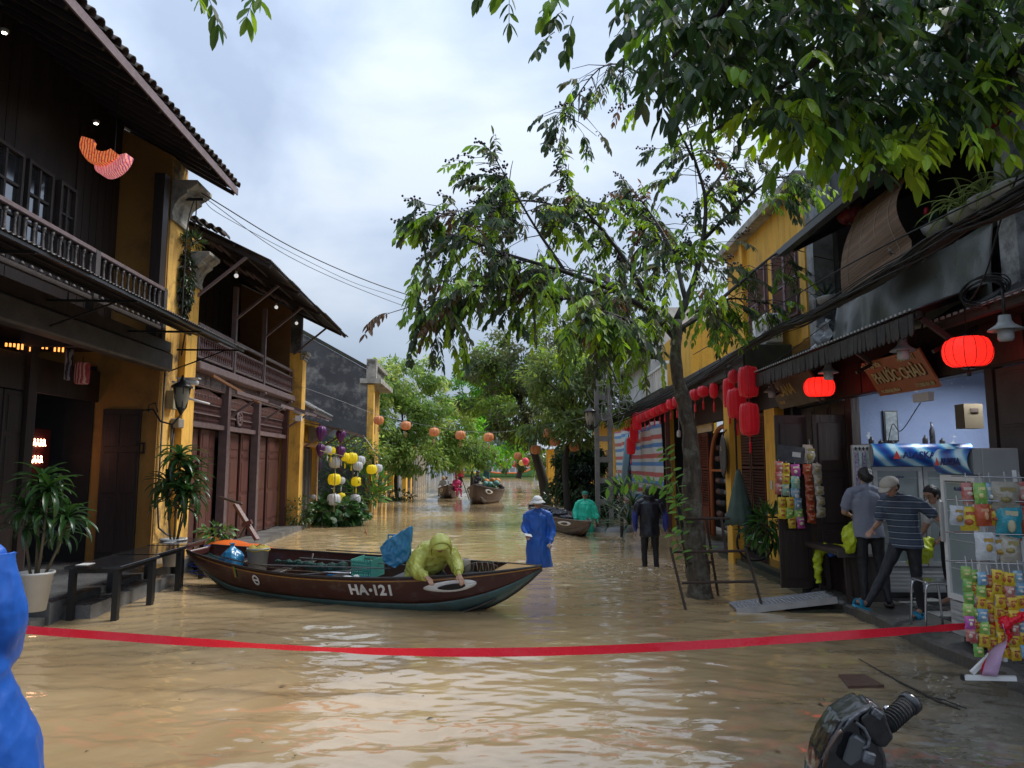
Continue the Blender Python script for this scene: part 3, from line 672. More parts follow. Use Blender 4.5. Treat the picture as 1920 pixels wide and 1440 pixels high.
for i in range(3):
 y0,y1=ps[i]+.1,ps[i+1]-.1
 n_=4 if i!=1 else 3
 for k in range(n_):
  a=y0+(y1-y0)*k/n_+.01;b_=y0+(y1-y0)*(k+1)/n_-.01
  panel_leaf(h2,-.66-(.05 if k%2 else 0),1,a,b_,.14,2.62,WOOD_B,cols=1 if i==1 else 1,rows=(.16,.06,.36,.36,.06),marg=.07)
 bx('lintel',WOOD_G,h2,-.66,-.50,y0,y1,2.64,2.74)
 bx('transom_back',INTER,h2,-.74,-.70,y0,y1,2.74,3.3)
 z0=2.74
 bal=baluster_mesh(WOOD_B,.017)
 cnt=int((y1-y0)/.062)
 for row in range(2):
  for k in range(cnt):
   y=y0+(k+.5)*(y1-y0)/cnt
   if i==1 and abs(y-(y0+y1)/2)<.22:continue
   link('spindle',bal,h2,Matrix.Translation((-.62,y,z0+row*.21+.01))@Matrix.Diagonal((1,1,.17,1)))
 bx('fret_rail',WOOD_G,h2,-.65,-.59,y0,y1,z0+.185,z0+.215)
 bx('fret_rail',WOOD_G,h2,-.65,-.59,y0,y1,z0+.40,z0+.45)
 cb=MB();pts=[(-.60,y0,3.19),(-.60,y1,3.19),(-.60,y1,3.32),(-.60,(y0+y1)/2,3.46),(-.60,y0,3.32)]
 cb.prism(pts,(.03,0,0));cbo=cb.build('carved_board',WOOD_B,h2)
 rr=random.Random(i)
 for k in range(9):
  y=y0+.25+k*(y1-y0-.5)/8
  MB().tube([(-.565,y+.06*math.cos(t)*(1-t/9),3.29+.05*math.sin(t)*(1-t/9))for t in[j*.8 for j in range(8)]],.009,5).build('carving',WOOD_G,cbo)
em=MB();cyy=(ps[1]+ps[2])/2
em.lathe([(.20,0),(.20,.03),(.17,.045),(.15,.03),(.05,.045),(0.001,.05)],24,M=Matrix.Translation((-.60,cyy,2.98))@Matrix.Rotation(R(90),4,'Y'))
emo=em.build('round_emblem',WOOD_G,h2)
for k in range(8):
 a=k*math.pi/4;MB().tube([(-.55,cyy+.07*math.cos(a),2.98+.07*math.sin(a)),(-.55,cyy+.13*math.cos(a+.3),2.98+.13*math.sin(a+.3))],.012,5).build('carving',WOOD_B,emo)
bx('frieze_back',WOOD_G,h2,-.66,-.52,13.6,20.93,3.46,3.74)
y=13.75;k=0
carv=M_('carved_panel_wood',(.16,.13,.13),(.03,.02,.02),sc=26,rough=.55,amt=1,bump=1.0,bsc=45)
while y<20.7:
 ln=.62 if k%2==0 else .24
 fp=MB().box(-.52,-.50,y,y+ln,3.49,3.71).build('frieze_panel',WOOD_G,h2,bevel=.01)
 MB().box(-.503,-.488,y+.03,y+ln-.03,3.52,3.68).build('carving',carv,fp,bevel=.008)
 y+=ln+.06;k+=1
bx('balcony_sill',WOOD_G,h2,-.66,-.30,13.6,21.0,3.74,3.90,bevel=.02)
bx('balcony_floor',WOOD_D,h2,-4,-.66,13.6,20.9,3.76,3.88)
for i in range(3):
 a,b_=ps[i]+.06,ps[i+1]-.06
 for(z0,z1)in((4.60,4.67),(4.42,4.46),(3.98,4.03)):bx('rail',WOOD_G,h2,-.45,-.38,a,b_,z0,z1)
 for e_ in(a,b_-.05):bx('rail_end',WOOD_G,h2,-.45,-.38,e_,e_+.05,4.03,4.60)
 cnt=int((b_-a)/.135)
 for k in range(cnt):
  y=a+.1+(k+.5)*(b_-a-.2)/cnt
  link('baluster',baluster_mesh(WOOD_B,.042),h2,Matrix.Translation((-.415,y,4.03))@Matrix.Diagonal((1,1,.39,1)))
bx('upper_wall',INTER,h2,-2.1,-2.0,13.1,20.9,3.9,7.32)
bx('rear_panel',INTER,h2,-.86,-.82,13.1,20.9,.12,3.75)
for k in range(16):bx('board',WOOD_D,h2,-2.0,-1.98,13.7+k*.45,14.12+k*.45,3.9,6.6)
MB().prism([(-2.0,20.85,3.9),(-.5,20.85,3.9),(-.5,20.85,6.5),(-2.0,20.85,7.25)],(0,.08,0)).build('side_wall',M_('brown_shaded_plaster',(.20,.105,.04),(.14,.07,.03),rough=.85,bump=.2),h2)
MB().prism([(-8,20.96,5.2),(-.2,20.96,5.2),(-.2,20.96,6.35),(-3.3,20.96,7.85)],(0,.2,0)).build('gable',GREYW,h2)
def r2z(o):return 5.85+(1.05-o)*.48
aw=corrugated((-3.4,13.35,r2z(-3.4)),(-3.4,21.8,r2z(-3.4)),(1.05,13.35,5.85),per=.1,amp=.014,jag=.012,seed=4)
rf2=aw.build('roof_sheet',CORR,h2,solid=.006)
barrel_tiles(h2,(.1,13.3,6.38),(-1.3,13.3,7.05),(0,.28,.0),2,9,TILE,r=.075,name='ridge_tile')
for o_ in(.95,.3,-.4,-1.1):bar('purlin',WOOD_D,h2,(o_,13.4,r2z(o_)-.05),(o_,21.75,r2z(o_)-.05),.05,.06)
for y in(13.5,15.75,18.0,20.93):
 bar('rafter',WOOD_D,h2,(-2,y,r2z(-2)-.11),(1.0,y,r2z(1.0)-.11),.06,.08)
 bar('strut',WOOD_G,h2,(-.4,y,5.15),(.55,y,r2z(.55)-.12),.05,.05)
for y in(14.6,16.9,19.4):
 for k in range(5):bar('lath',WOOD_G,h2,(-.3-.18*k,y-.35,r2z(-.3-.18*k)-.09),(-.3-.18*k,y+.35,r2z(-.3-.18*k)-.09),.02,.05)
for a,b_ in((13.75,15.9),(15.9,18.2),(18.2,21.2)):
 q0=Vector((.35,a,3.30));q1=Vector((.35,b_,3.30))
 bar('awning_purlin',WOOD_G,h2,q0,q1,.05,.07)
bar('awning_edge',M_('rusty_orange_trim',(.22,.09,.03),(.10,.05,.03),rough=.7),h2,(-.1,13.7,3.62),(.10,16.1,3.30),.05,.05)
for y in(15.9,18.2,20.8):
 bar('awning_arm',WOOD_G,h2,(-.5,y,3.62),(.65,y,3.22),.06,.06)
 bar('awning_strut',WOOD_G,h2,(-.5,y+.02,2.95),(.30,y+.02,3.50),.05,.05)
 bar('awning_end',M_('worn_white_metal',(.5,.5,.5),rough=.5),h2,(.50,y-.01,3.24),(.72,y-.01,3.16),.035,.035)
for(u,v,side)in((443,517,'nearest'),(518,576,'middle'),(556,606,'farthest')):
 q=PL(u,v,.1)
 t=thing('light_bulb','%s of the white bulbs hanging under the balcony house roof'%side,'bulb',q)
 MB().ball(q,.045).build('globe',M_('bulb_white',(.85,.85,.82),emit=.25,ecol=(1,1,1),rough=.2),t)
 MB().lathe([(.022,.03),(.022,.1)],8,q).build('socket',WHITEG,t)
 bar('cord',BLK,t,q+Vector((0,0,.1)),(q.x,q.y,r2z(q.x)-.03),.008,.008)
cm=thing('security_camera','white camera on a bracket on the far yellow pillar of the balcony house','camera',PL(565,775,.1))
q=PL(563,773,.05)
MB().lathe([(.05,0),(.05,.28),(.03,.3)],10,M=Matrix.Translation(q)@Matrix.Rotation(R(97),4,'Y')@Matrix.Translation((0,0,-.18))).build('body',WHITE,cm)
MB().box(q.x-.12,q.x+.05,q.y-.06,q.y+.06,q.z-.25,q.z-.1).tube([(-.15,q.y,q.z-.2),(q.x,q.y,q.z-.15),(q.x,q.y,q.z)],.02,6).build('bracket',WHITE,cm)
h3=thing('low_tiled_shop','small yellow shop front with a low grey tiled roof beyond the balcony house','house',(-1,22.5,.05))
bx('front_wall',YEL3,h3,-.5,-.3,21.45,21.62,-.2,3.3)
bx('front_wall',YEL3,h3,-.5,-.3,23.9,24.2,-.2,3.3);bx('lintel_wall',YEL3,h3,-.5,-.3,21.62,23.9,2.55,3.3)
bx('frame',M_('peeling_cream_paint',(.62,.40,.20),(.5,.22,.08),sc=14,rough=.7),h3,-.3,-.22,21.62,23.9,2.45,2.56)
for y in(21.62,23.78):bx('frame',MT['peeling_cream_paint'],h3,-.3,-.22,y,y+.12,-.2,2.45)
for k in range(4):panel_leaf(h3,-.42,1,21.8+k*.5,22.25+k*.5,.05,2.4,WOOD_D2,rows=(.4,.6))
m=MB().box(-.12,-.08,21.9,23.6,2.62,3.05,M=TM((0,0,0)))
sb=m.build('old_sign_board',M_('faded_sign',(.16,.13,.10),(.10,.08,.07),rough=.6),h3)
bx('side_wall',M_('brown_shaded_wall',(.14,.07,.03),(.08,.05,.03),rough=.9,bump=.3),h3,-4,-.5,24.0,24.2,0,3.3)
rt=MB();rt.add([(.1,21.42,3.55),(.1,24.4,3.45),(-2.4,24.4,4.9),(-2.4,21.42,4.9),(.1,21.42,3.47),(.1,24.4,3.37),(-2.4,24.4,4.8),(-2.4,21.42,4.8)],[(0,1,2,3),(7,6,5,4),(0,4,5,1),(1,5,6,2),(2,6,7,3),(3,7,4,0)])
rto=rt.build('roof',TILE,h3)
barrel_tiles(rto,(.12,21.5,3.56),(.12,24.4,3.47),(-.30,0,.165),9,14,M_('grey_lichen_tile',(.17,.17,.165),(.09,.09,.09),sc=7,rough=.8,bump=.5,rvar=.3),r=.075)
aw3=thing('brown_awning','brown sheet awning on timber struts with purple lanterns below','awning',(.2,22.6,3.1))
m=MB();m.add([(-.2,21.5,3.18),(-.2,26.3,3.18),(.95,26.3,2.92),(.95,21.6,2.96)],[(0,1,2,3)])
m.build('sheet',M_('brown_tarpaulin',(.10,.05,.045),(.06,.035,.03),rough=.5),aw3,solid=.02)
for y in(21.7,23.9,26.2):bar('arm',WOOD_G,aw3,(-.3,y,2.35),(.7,y,2.98),.05,.05)
bar('purlin',WOOD_G,aw3,(.9,21.6,2.93),(.9,26.3,2.90),.05,.05)
bar('tie_rod',WHITEG,aw3,(.9,26.2,2.95),(1.3,27.4,2.2),.02,.02)
h4=thing('blackened_gable_house','two storey house behind the low shop with a blackened blank gable wall and yellow corner','house',(-4,29,0))
def gp(u,v,s):
 d=FLI.to_3x3()@ray(u,v);a=FLI@CAMP;return a+d*((s-a.y)/d.y)
a_=gp(560,622,28.5);b_=gp(690,694,28.5)
slope=(a_.z-b_.z)/(b_.x-a_.x)
ex=b_.x
m=MB();m.prism([(-9.5,28.5,-.3),(ex,28.5,-.3),(ex,28.5,b_.z),(-9.5,28.5,b_.z+(ex+9.5)*slope)],(0,.3,0));m.build('gable_wall',GREYW,h4)
m=MB();m.prism([(-9.5,28.44,b_.z+(ex+9.5)*slope+.002),(ex+.05,28.44,b_.z+.002),(ex+.05,28.44,b_.z+.14),(-9.5,28.44,b_.z+(ex+9.5)*slope+.2)],(0,.42,0));m.build('coping',MOSS,h4)
bx('corner_pilaster',YEL,h4,ex+.001,ex+.25,28.5,28.9,-.3,5.1)
bx('front_wall',YEL,h4,ex-.4,ex-.05,28.8,32.5,-.3,5.3)
bx('cornice',MOULD,h4,ex-.3,ex+.55,28.4,32.5,5.15,5.35);bx('parapet_rail',MOULD,h4,ex,ex+.3,28.42,32.5,5.95,6.1)
for k in range(10):link('baluster',baluster_mesh(MOULD,.07),h4,Matrix.Translation((ex+.15,28.8+k*.38,5.35))@Matrix.Diagonal((1,1,.6,1)))
bx('parapet_pier',MOULD,h4,ex-.05,ex+.35,28.42,28.7,5.35,6.15)
bx('roof',TILE,h4,-9,ex-.3,28.9,32.4,5.2,5.3)
for k in range(1):
 bx('shutter',WOOD_B,h4,ex-.05,ex,29.6+k*2.6,30.9+k*2.6,3.2,4.9);bx('door',WOOD_D2,h4,ex-.05,ex,29.5+k*2.6,31.0+k*2.6,0,2.4)
h5=thing('far_yellow_house','low far house on the left with yellow pillars and black doors behind the trees','house',(-1,44,0))
bx('wall',M_('dark_far_wall',(.05,.045,.045),rough=.8),h5,-.9,-.7,37.6,54,-.3,3.0)
for y in(38,41.3,43.1,47.2):bx('pillar',YEL3,h5,-.7,-.35,y,y+(.7 if y!=47.2 else 2.2),-.3,3.0)
for y in(38.9,42.1,44,46):bx('door',M_('black_doors',(.02,.02,.022),rough=.5),h5,-.7,-.62,y,y+1.6 if y<46 else y+1.1,-.2,2.4)
m=MB();m.add([(.3,37.4,2.9),(.3,54,2.9),(-4,54,5.2),(-4,37.4,5.2)],[(0,1,2,3)]);m.build('roof',TILE,h5,solid=.15)
h6=thing('far_white_house','farthest house on the left with pale poles in front of an ochre wall','house',(0,58,0))
bx('wall',YEL3,h6,-.6,-.3,55,68,-.3,3.4)
m=MB();m.add([(.7,54.8,3.2),(.7,68,3.2),(-4,68,5.4),(-4,54.8,5.4)],[(0,1,2,3)]);m.build('roof',TILE,h6,solid=.15)
for k in range(6):bx('post',WHITEG,h6,.3,.5,55.3+k*2.2,55.55+k*2.2,-.3,3.1)
for k in range(3):bx('door',WOOD_D2,h6,-.3,-.22,56.5+k*4,58.2+k*4,-.2,2.4)
FR[0]=I4
# ================================================================ RIGHT ROW
def louvre(parent,x,sgn,y0,y1,z0,z1,mat,pitch=.05,name='shutter',split=(.5,),t=.035):
 m=MB();e_=.05
 cuts=[z0]+[z0+(z1-z0)*s_ for s_ in split]+[z1]
 m.box(x-t/2,x+t/2,y0,y0+e_,z0,z1);m.box(x-t/2,x+t/2,y1-e_,y1,z0,z1)
 for k,c in enumerate(cuts):
  lo_=c if k==0 else c-e_/2 if k<len(cuts)-1 else c-e_
  m.box(x-t/2,x+t/2,y0+e_,y1-e_,lo_,lo_+e_)
 fr=m.build(name,mat,parent)
 for k in range(len(cuts)-1):
  a,b_=cuts[k]+e_,cuts[k+1]-e_;n_=max(2,int((b_-a)/pitch))
  for j in range(n_):
   z=a+(j+.5)*(b_-a)/n_
   bar('slat',mat,fr,(x,y0+e_,z),(x,y1-e_,z),.008,(b_-a)/n_*.95,roll=0)if False else link('slat',unit_bar(mat),fr,Matrix.Translation((x,y0+e_,z))@Matrix.Rotation(R(-90),4,'X')@Matrix.Rotation(sgn*R(35),4,'Z')@Matrix.Diagonal((.007,(b_-a)/n_*.9,y1-y0-2*e_,1)))
 return fr
BLUEW=M_('peeling_blue_wall',(.22,.27,.42),(.17,.215,.35),sc=1.5,rough=.8,bump=.2,dirt=(.55,.56,.55),dsc=2.6,damt=.8,dpos=(.60,.63))
PANG=M_('dark_grey_panel_paint',(.045,.038,.035),(.028,.024,.022),sc=4,rough=.5,bump=.2)
s1=thing('grocery_shop','open fronted grocery shop on the right with blue inner wall and tarpaulined balcony','shop',(6,9,.15))
bx('blue_wall',BLUEW,s1,4.75,9.5,10.6,10.7,.15,3.25)
bx('rear_wall',MT['peeling_blue_wall'],s1,9.5,9.6,3,10.7,.15,3.25)
bx('ceiling',WOOD_D,s1,4.82,9.5,3,10.6,3.25,3.33)
bx('lintel',WOOD_D,s1,4.68,4.82,4.0,12.3,2.86,3.8)
for k in range(10):bx('fascia_board',WOOD_D,s1,4.655,4.68,4.2+k*.81,4.98+k*.81,2.88,3.3)
for k in range(3):panel_leaf(s1,4.76,-1,10.5+k*.6,11.08+k*.6,.15,2.84,WOOD_D,rows=(.3,.45,.25))
bx('jamb',WOOD_D,s1,4.70,4.82,10.30,10.48,.15,2.86)
bx('jamb',PANG,s1,4.70,4.82,7.18,7.30,.15,2.86)
for k in range(4):panel_leaf(s1,4.78,-1,4.6+k*.64,5.22+k*.64,.2,2.84,PANG,rows=(.25,.15,.6))
lf=panel_leaf(s1,4.70,-1,6.3,7.1,.2,2.84,PANG,rows=(.22,.18,.6))
lf=MB().box(3.70,4.16,10.58,10.63,.12,2.62).build('open_door_leaf',WOOD_D,s1,bevel=.005)
for(z0,z1)in((.25,.95),(1.05,1.7),(1.8,2.5)):MB().box(3.76,4.10,10.565,10.585,z0,z1).build('panel',WOOD_D,lf,bevel=.006)
lf=MB().box(4.2,4.68,10.46,10.51,.16,2.62).build('open_door_leaf',WOOD_D,s1,bevel=.005)
for(z0,z1)in((.3,.95),(1.05,1.7),(1.8,2.5)):MB().box(4.27,4.61,10.445,10.465,z0,z1).build('panel',WOOD_D,lf,bevel=.006)
bx('balcony_floor',MOSS,s1,4.74,6.3,3,11.2,3.82,3.98)
bx('upper_wall',M_('dark_upstairs_wall',(.055,.055,.06),(.03,.03,.035),rough=.8,dirt=(.03,.03,.03)),s1,6.3,6.4,3,11.2,3.98,7.2)
bx('side_wall',M_('grey_stained_wall',(.13,.13,.135),(.07,.07,.075),sc=1.5,rough=.85,bump=.3,dirt=(.04,.04,.04),damt=.7),s1,4.95,6.3,11.0,11.2,3.98,6.6)
for(y0,y1,z1)in((11.15,11.42,6.6),(6.55,6.8,5.6)):
 bx('pillar',M_('stained_white_pillar',(.50,.52,.54),(.36,.38,.41),sc=2,rough=.8,bump=.4,dirt=(.06,.06,.055),dsc=2.5,damt=.85,dpos=(.44,.62)),s1,4.62,4.94,y0,y1,3.4,z1)
m=MB();m.add([(4.15,3,5.28),(4.15,11.1,5.28),(8,11.1,7.2),(8,3,7.2)],[(0,1,2,3)]);m.build('roof',CORR,s1,solid=.06)
bar('gutter',M_('grey_gutter',(.10,.105,.115),rough=.5),s1,(4.12,3,5.27),(4.12,11.2,5.27),.12,.10)
for y in(5,7,9,10.9):bar('rafter',WOOD_D,s1,(4.2,y,5.24),(6.3,y,6.29),.06,.09)
bar('handrail',WOOD_D,s1,(4.72,6.8,4.28),(4.72,11.15,4.28),.05,.05)
aw=thing('scalloped_awning','dark corrugated awning with a scalloped valance over the grocery front','awning',(4.2,9.5,3.4))
corrugated((3.8,6.9,3.40),(3.8,12.15,3.40),(4.7,6.9,3.72),per=.09,amp=.012,jag=.01,seed=8).build('sheet',CORR,aw,solid=.004)
lip=MB();n_=200
for i in range(57):
 y=6.92+i*.09+.0225
 lip.box(3.788,3.80,y-.016,y+.016,3.402,3.424)
lip.build('sheet_lip',M_('worn_bright_edge',(.5,.5,.5),rough=.5),aw)
bar('edge_beam',WOOD_D,aw,(3.86,6.9,3.36),(3.86,12.15,3.36),.05,.06)
k_=MB();k_.prism([(0,-.042,0),(0,.042,0),(0,.042,-.17),(0,.03,-.2),(0,0,-.225),(0,-.03,-.2),(0,-.042,-.17)],(.012,0,0));km=k_.mesh('slat',M_('grey_wood_slat',(.05,.047,.047),(.025,.023,.023),sc=8,rough=.65,bump=.3,rvar=.35))
for i in range(57):link('valance_slat',km,aw,TM((3.815,6.98+i*.0905,3.375),(0,RND.uniform(-.05,.05),0)))
for y in(7.3,9.0,10.7,12.0):
 bar('rafter',WOOD_D,aw,(3.85,y,3.38),(4.68,y,3.68),.05,.06);bar('brace',WOOD_D2,aw,(4.68,y,2.95),(4.1,y,3.40),.05,.05)
 bar('cross_brace',BLK,aw,(4.66,y,3.3),(4.2,y,3.05),.04,.04)
aw=thing('lean_to_awning','weathered grey corrugated awning sloping over the snack racks at the right edge','awning',(4.6,5,3.4))
corrugated((4.28,2.0,3.38),(4.28,7.55,3.38),(4.95,2.0,3.78),per=.11,amp=.018,jag=.02,seed=9).build('sheet',CORRL,aw,solid=.004)
m=MB()
for i in range(50):m.box(4.268,4.282,2.03+i*.11,2.085+i*.11,3.375,3.40)
m.build('sheet_lip',MT['worn_bright_edge'],aw)
bar('edge_beam',WOOD_D2,aw,(4.36,2,3.34),(4.36,7.5,3.34),.08,.08)
for y in(4.0,5.3,6.6):bar('rafter',WOOD_D,aw,(4.3,y,3.36),(4.9,y,3.70),.06,.07)
TARP=M_('grey_clear_tarpaulin',(.17,.185,.18),(.09,.10,.095),sc=1.6,rough=.3,bump=.3,bsc=6,dirt=(.05,.05,.03),dsc=1.5,damt=.6,spec=.6)
tp=thing('grey_tarpaulin','translucent grey tarpaulin stretched along the right balcony','tarpaulin',(4.6,9,3.6))
def tf(u,v):
 y=6.85+u*3.55;f=.035*math.sin(u*31+2*math.sin(u*7))*v+.03*math.sin(u*12+3*v)
 return Vector((4.62-f-.06*v,y,4.30-.85*v-.05*math.sin(u*9)*(1-v)))
MB().grid(tf,70,10).build('sheet',TARP,tp,solid=.004)
for k in range(7):bar('tie',WHITEG,tp,(4.60,7.0+k*.55,4.22),(4.70,7.0+k*.55,4.32),.008,.008)
tp=thing('plastic_sheet','crumpled shiny plastic sheet tied at the left end of the right balcony','plastic sheet',(4.6,10.7,3.6))
MB().grid(lambda u,v:Vector((4.56-.05*math.sin(u*17+v*4)-.04*math.sin(v*13+u*5),10.42+u*.72,4.02-.55*v+.05*math.sin(u*8))),30,20).build('sheet',M_('crumpled_plastic',(.34,.37,.40),(.12,.13,.15),sc=9,rough=.15,bump=1,bsc=12,spec=.8),tp,solid=.004)
bl=thing('bamboo_blind','unrolled brown bamboo blind hanging from the right eave and bellying outwards','blind',(4.5,8.7,4.1))
STRAW=M_('bamboo_strip',(.27,.165,.10),(.17,.10,.065),sc=14,rough=.6,bump=.3,rvar=.25,stretch=(1,.2,1),trans=.25)
p00,p01,p10,p11=Vector((4.50,9.35,5.28)),Vector((4.50,8.05,5.28)),Vector((4.30,9.6,4.05)),Vector((4.30,7.75,4.25))
for k in range(64):
 v=(k+.5)/64;a=p00.lerp(p10,v);b_=p01.lerp(p11,v);bel=-.16*math.sin(math.pi*min(1,v*1.15));a.x+=bel*.6;b_.x+=bel
 mid=(a+b_)/2+Vector((-.04*v,0,-.03*v))
 m=MB();hh=.0108
 for(q0,q1)in((a,mid),(mid,b_)):m.beam(q0,q1,.005,2*hh*1.0)
 if k%2==0 or True:m.build('bamboo_strip',STRAW,bl)
for t_ in(.15,.4,.65,.88):
 pts=[]
 for k in range(10):
  v=k/9;a=p00.lerp(p10,v);b_=p01.lerp(p11,v);bel=-.16*math.sin(math.pi*min(1,v*1.15));a.x+=bel*.6;b_.x+=bel
  pts.append(a.lerp(b_,t_)+Vector((-.02,0,0)))
 MB().tube(pts,.004,4).build('binding_cord',M_('pale_cord',(.4,.32,.22),rough=.8),bl)
bar('bottom_rod',WOOD_B,bl,(4.28,9.6,4.03),(4.26,7.75,4.23),.03,.03,round_=6)
for k in range(10):
 q=Vector((4.28,9.5,4.04)).lerp(Vector((4.26,7.85,4.22)),k/9);bar('cord_tail',MT['pale_cord'],bl,q,q+Vector((0,0,-.08)),.006,.006)
sb=thing('shop_sign','tilted orange brown board over the grocery reading PHƯỚC CHÂU in cream letters','sign',(4.5,8.6,2.8))
c=[Vector((4.38,9.26,3.20)),Vector((4.38,7.90,3.18)),Vector((4.66,8.00,2.76)),Vector((4.66,9.36,2.78))]
nrm=(c[1]-c[0]).cross(c[3]-c[0]).normalized()
if nrm.x>0:nrm=-nrm
MB().prism(c,-nrm*.03).build('board',M_('orange_brown_board',(.46,.15,.055),(.34,.10,.04),sc=2.5,rough=.35,bump=.05,spec=.6),sb,bevel=.004)
ctr=(c[0]+c[1]+c[2]+c[3])/4;xd=(c[1]-c[0]).normalized();
yd=nrm.cross(xd)
CREAM=M_('cream_letter',(.72,.55,.28),(.6,.45,.22),rough=.4);BLKL=M_('letter_shadow',(.03,.012,.008),rough=.6)
def on_sign(s,u,v,size,bold=.0,sx=1.0,mat=CREAM):
 o_=ctr+xd*u+yd*v
 text_part('lettering',s,size,BLKL,sb,basis(o_+nrm*.004+xd*size*.07-yd*size*.05,xd,nrm),bold,.001,sx)
 text_part('lettering',s,size,mat,sb,basis(o_+nrm*.012,xd,nrm),bold,.004,sx)
on_sign('PHƯỚC CHÂU',.02,.0,.215,.003,.82)
on_sign('QUẦY TẠP HÓA',-.42,.185,.088,.0015,.72)
on_sign('MINI MART',.40,.185,.10,.0015,.72)
on_sign('ĐC: 88 Lê Lợi, Hội An',-.36,-.19,.065,.001,.72)
on_sign('ĐT:0905 834 189',.42,-.185,.072,.001,.72)
bar('hanger',BLK,sb,c[0],c[0]+Vector((.1,0,.4)),.015,.015);bar('hanger',BLK,sb,c[1],c[1]+Vector((.1,0,.4)),.015,.015)
s2=thing('yellow_tailor_house','yellow two storey house on the right with purple brown shutters above a dark awning box','house',(6,13.8,.2))
bx('upper_wall',YEL3,s2,4.7,9,11.45,16.2,3.95,6.6)
bx('pilaster',YEL,s2,4.6,4.7,11.45,11.7,3.95,6.6);bx('pilaster',YEL3,s2,4.6,4.7,14.75,14.95,3.95,6.6)
bx('cornice',MOULD,s2,4.45,4.7,11.4,16.25,6.6,6.75)
SHUT=M_('purple_brown_shutter',(.16,.085,.09),(.10,.055,.06),sc=5,rough=.55,bump=.1)
for(y0,y1)in((11.85,12.45),(12.55,13.15),(13.55,14.05),(14.1,14.6)):
 louvre(s2,4.66 if y0!=11.85 else 4.62,-1,y0,y1,4.42,5.78,SHUT,pitch=.055)
for(y0,y1)in((11.8,13.2),(13.5,14.65)):bx('window_surround',WOOD_G,s2,4.68,4.72,y0,y1,4.38,5.84)
bx('awning_slab',MOSS,s2,3.88,4.7,12.42,20.0,3.52,4.0,bevel=.02)
bx('fascia',WOOD_D,s2,3.84,3.875,12.45,20.0,3.55,3.96)
orn=M_('dark_relief_leaf',(.03,.024,.024),(.018,.015,.015),rough=.5)
for k in range(2):
 cy_=13.4+k*2.2
 for j in range(11):
  a=j*2*math.pi/11
  lm=MB().ball((0,0,0),(.012,.15,.03),6,4).mesh('relief',orn)if 'rel' not in UNIT else UNIT['rel'];UNIT['rel']=lm
  link('relief_leaf',lm,s2,Matrix.Translation((3.838,cy_+.16*math.cos(a),3.75+.12*math.sin(a)))@Matrix.Rotation(a,4,'X'))
bx('wall',M_('cream_shop_wall',(.72,.55,.30),(.62,.45,.22),rough=.8),s2,5.6,5.7,12.3,20.2,.2,3.5)
bx('ceiling',WOOD_D,s2,3.95,5.6,12.45,20.0,3.4,3.5)
bx('facade_post',YEL3,s2,4.45,4.62,12.75,13.3,.2,2.9)
bx('lintel',WOOD_D,s2,4.44,4.62,12.45,20.0,2.9,3.4)
bx('inner_wall_or_shade_slab',INTER,s2,4.62,5.6,12.32,12.42,.2,3.4)
bx('inner_wall_or_shade_slab',INTER,s2,5.3,5.4,12.45,15.4,.2,3.4)
bx('light_switch',WHITE,s2,4.43,4.45,12.95,13.03,1.45,1.6)
for k in range(2):louvre(s2,4.50,-1,13.45+k*.85,14.25+k*.85,.25,2.8,M_('red_brown_shutter',(.12,.035,.022),(.08,.022,.016),sc=5,rough=.45),pitch=.055,split=(.3,.62))
bx('pillar',YEL3,s2,3.98,4.2,13.95,14.3,.0,3.52)
m=MB();m.prism([(4.08,14.3,3.5),(4.08,15.3,3.5),(4.08,15.3,3.42),(4.08,14.8,3.25),(4.08,14.45,2.9),(4.08,14.3,2.55)],(.06,0,0));m.build('bracket',WOOD_B,s2)
m=MB();m.prism([(4.08,13.95,3.5),(4.08,13.2,3.5),(4.08,13.2,3.42),(4.08,13.6,3.25),(4.08,13.85,2.9),(4.08,13.95,2.55)],(.06,0,0));m.build('bracket',WOOD_B,s2)
ARCH=M_('orange_arch_wood',(.42,.12,.035),(.32,.085,.025),rough=.4)
pts=[(4.5,17.35,.2),(4.5,17.35,1.75)]+[(4.5,16.3+1.05*math.cos(a),1.75+1.0*math.sin(a))for a in[math.pi*k/14 for k in range(1,14)]]+[(4.5,15.25,1.75),(4.5,15.25,.2)]
MB().tube(pts,.055,8).build('arch',ARCH,s2)
bar('arch_rail',ARCH,s2,(4.5,17.3,1.75),(4.5,15.3,1.75),.06,.05)
bx('shop_wall',MT['cream_shop_wall'],s2,4.56,4.62,17.45,20,2.7,2.9)
bx('shelf_back',INTER,s2,5.22,5.26,15.2,20.2,.2,2.75)
bx('door_back',INTER,s2,4.55,4.58,17.42,19.5,.2,2.7)
for k in range(9):bx('shelf',WOOD_D,s2,4.7,5.2,15.3,17.3,.35+k*.26,.38+k*.26)
rolls=[M_('cloth_roll_black',(.02,.02,.022),rough=.8),M_('cloth_roll_brown',(.12,.06,.04),rough=.8),M_('cloth_roll_grey',(.12,.12,.13),rough=.8)]
for k in range(8):
 for j in range(5):
  if(k+j)%5==4:continue
  q=(4.62,15.5+j*.36,.45+k*.26)
  bar('cloth_roll',rolls[(k*3+j)%3],s2,q,(4.62,q[1]+.32,q[2]+.02),.14,.14,round_=8)
for k,(y0,y1)in enumerate(((17.45,18.15),(18.2,18.9),(19.0,19.5))):
 louvre(s2,4.46,-1,y0,y1,.9,2.66,WOOD_R,pitch=.06,split=(.5,))if k<2 else None
 bx('lower_panel',WOOD_R,s2,4.44,4.48,y0,y1,.2,.88)
bx('door_frame',WOOD_B,s2,4.42,4.5,19.0,19.5,.2,2.9)
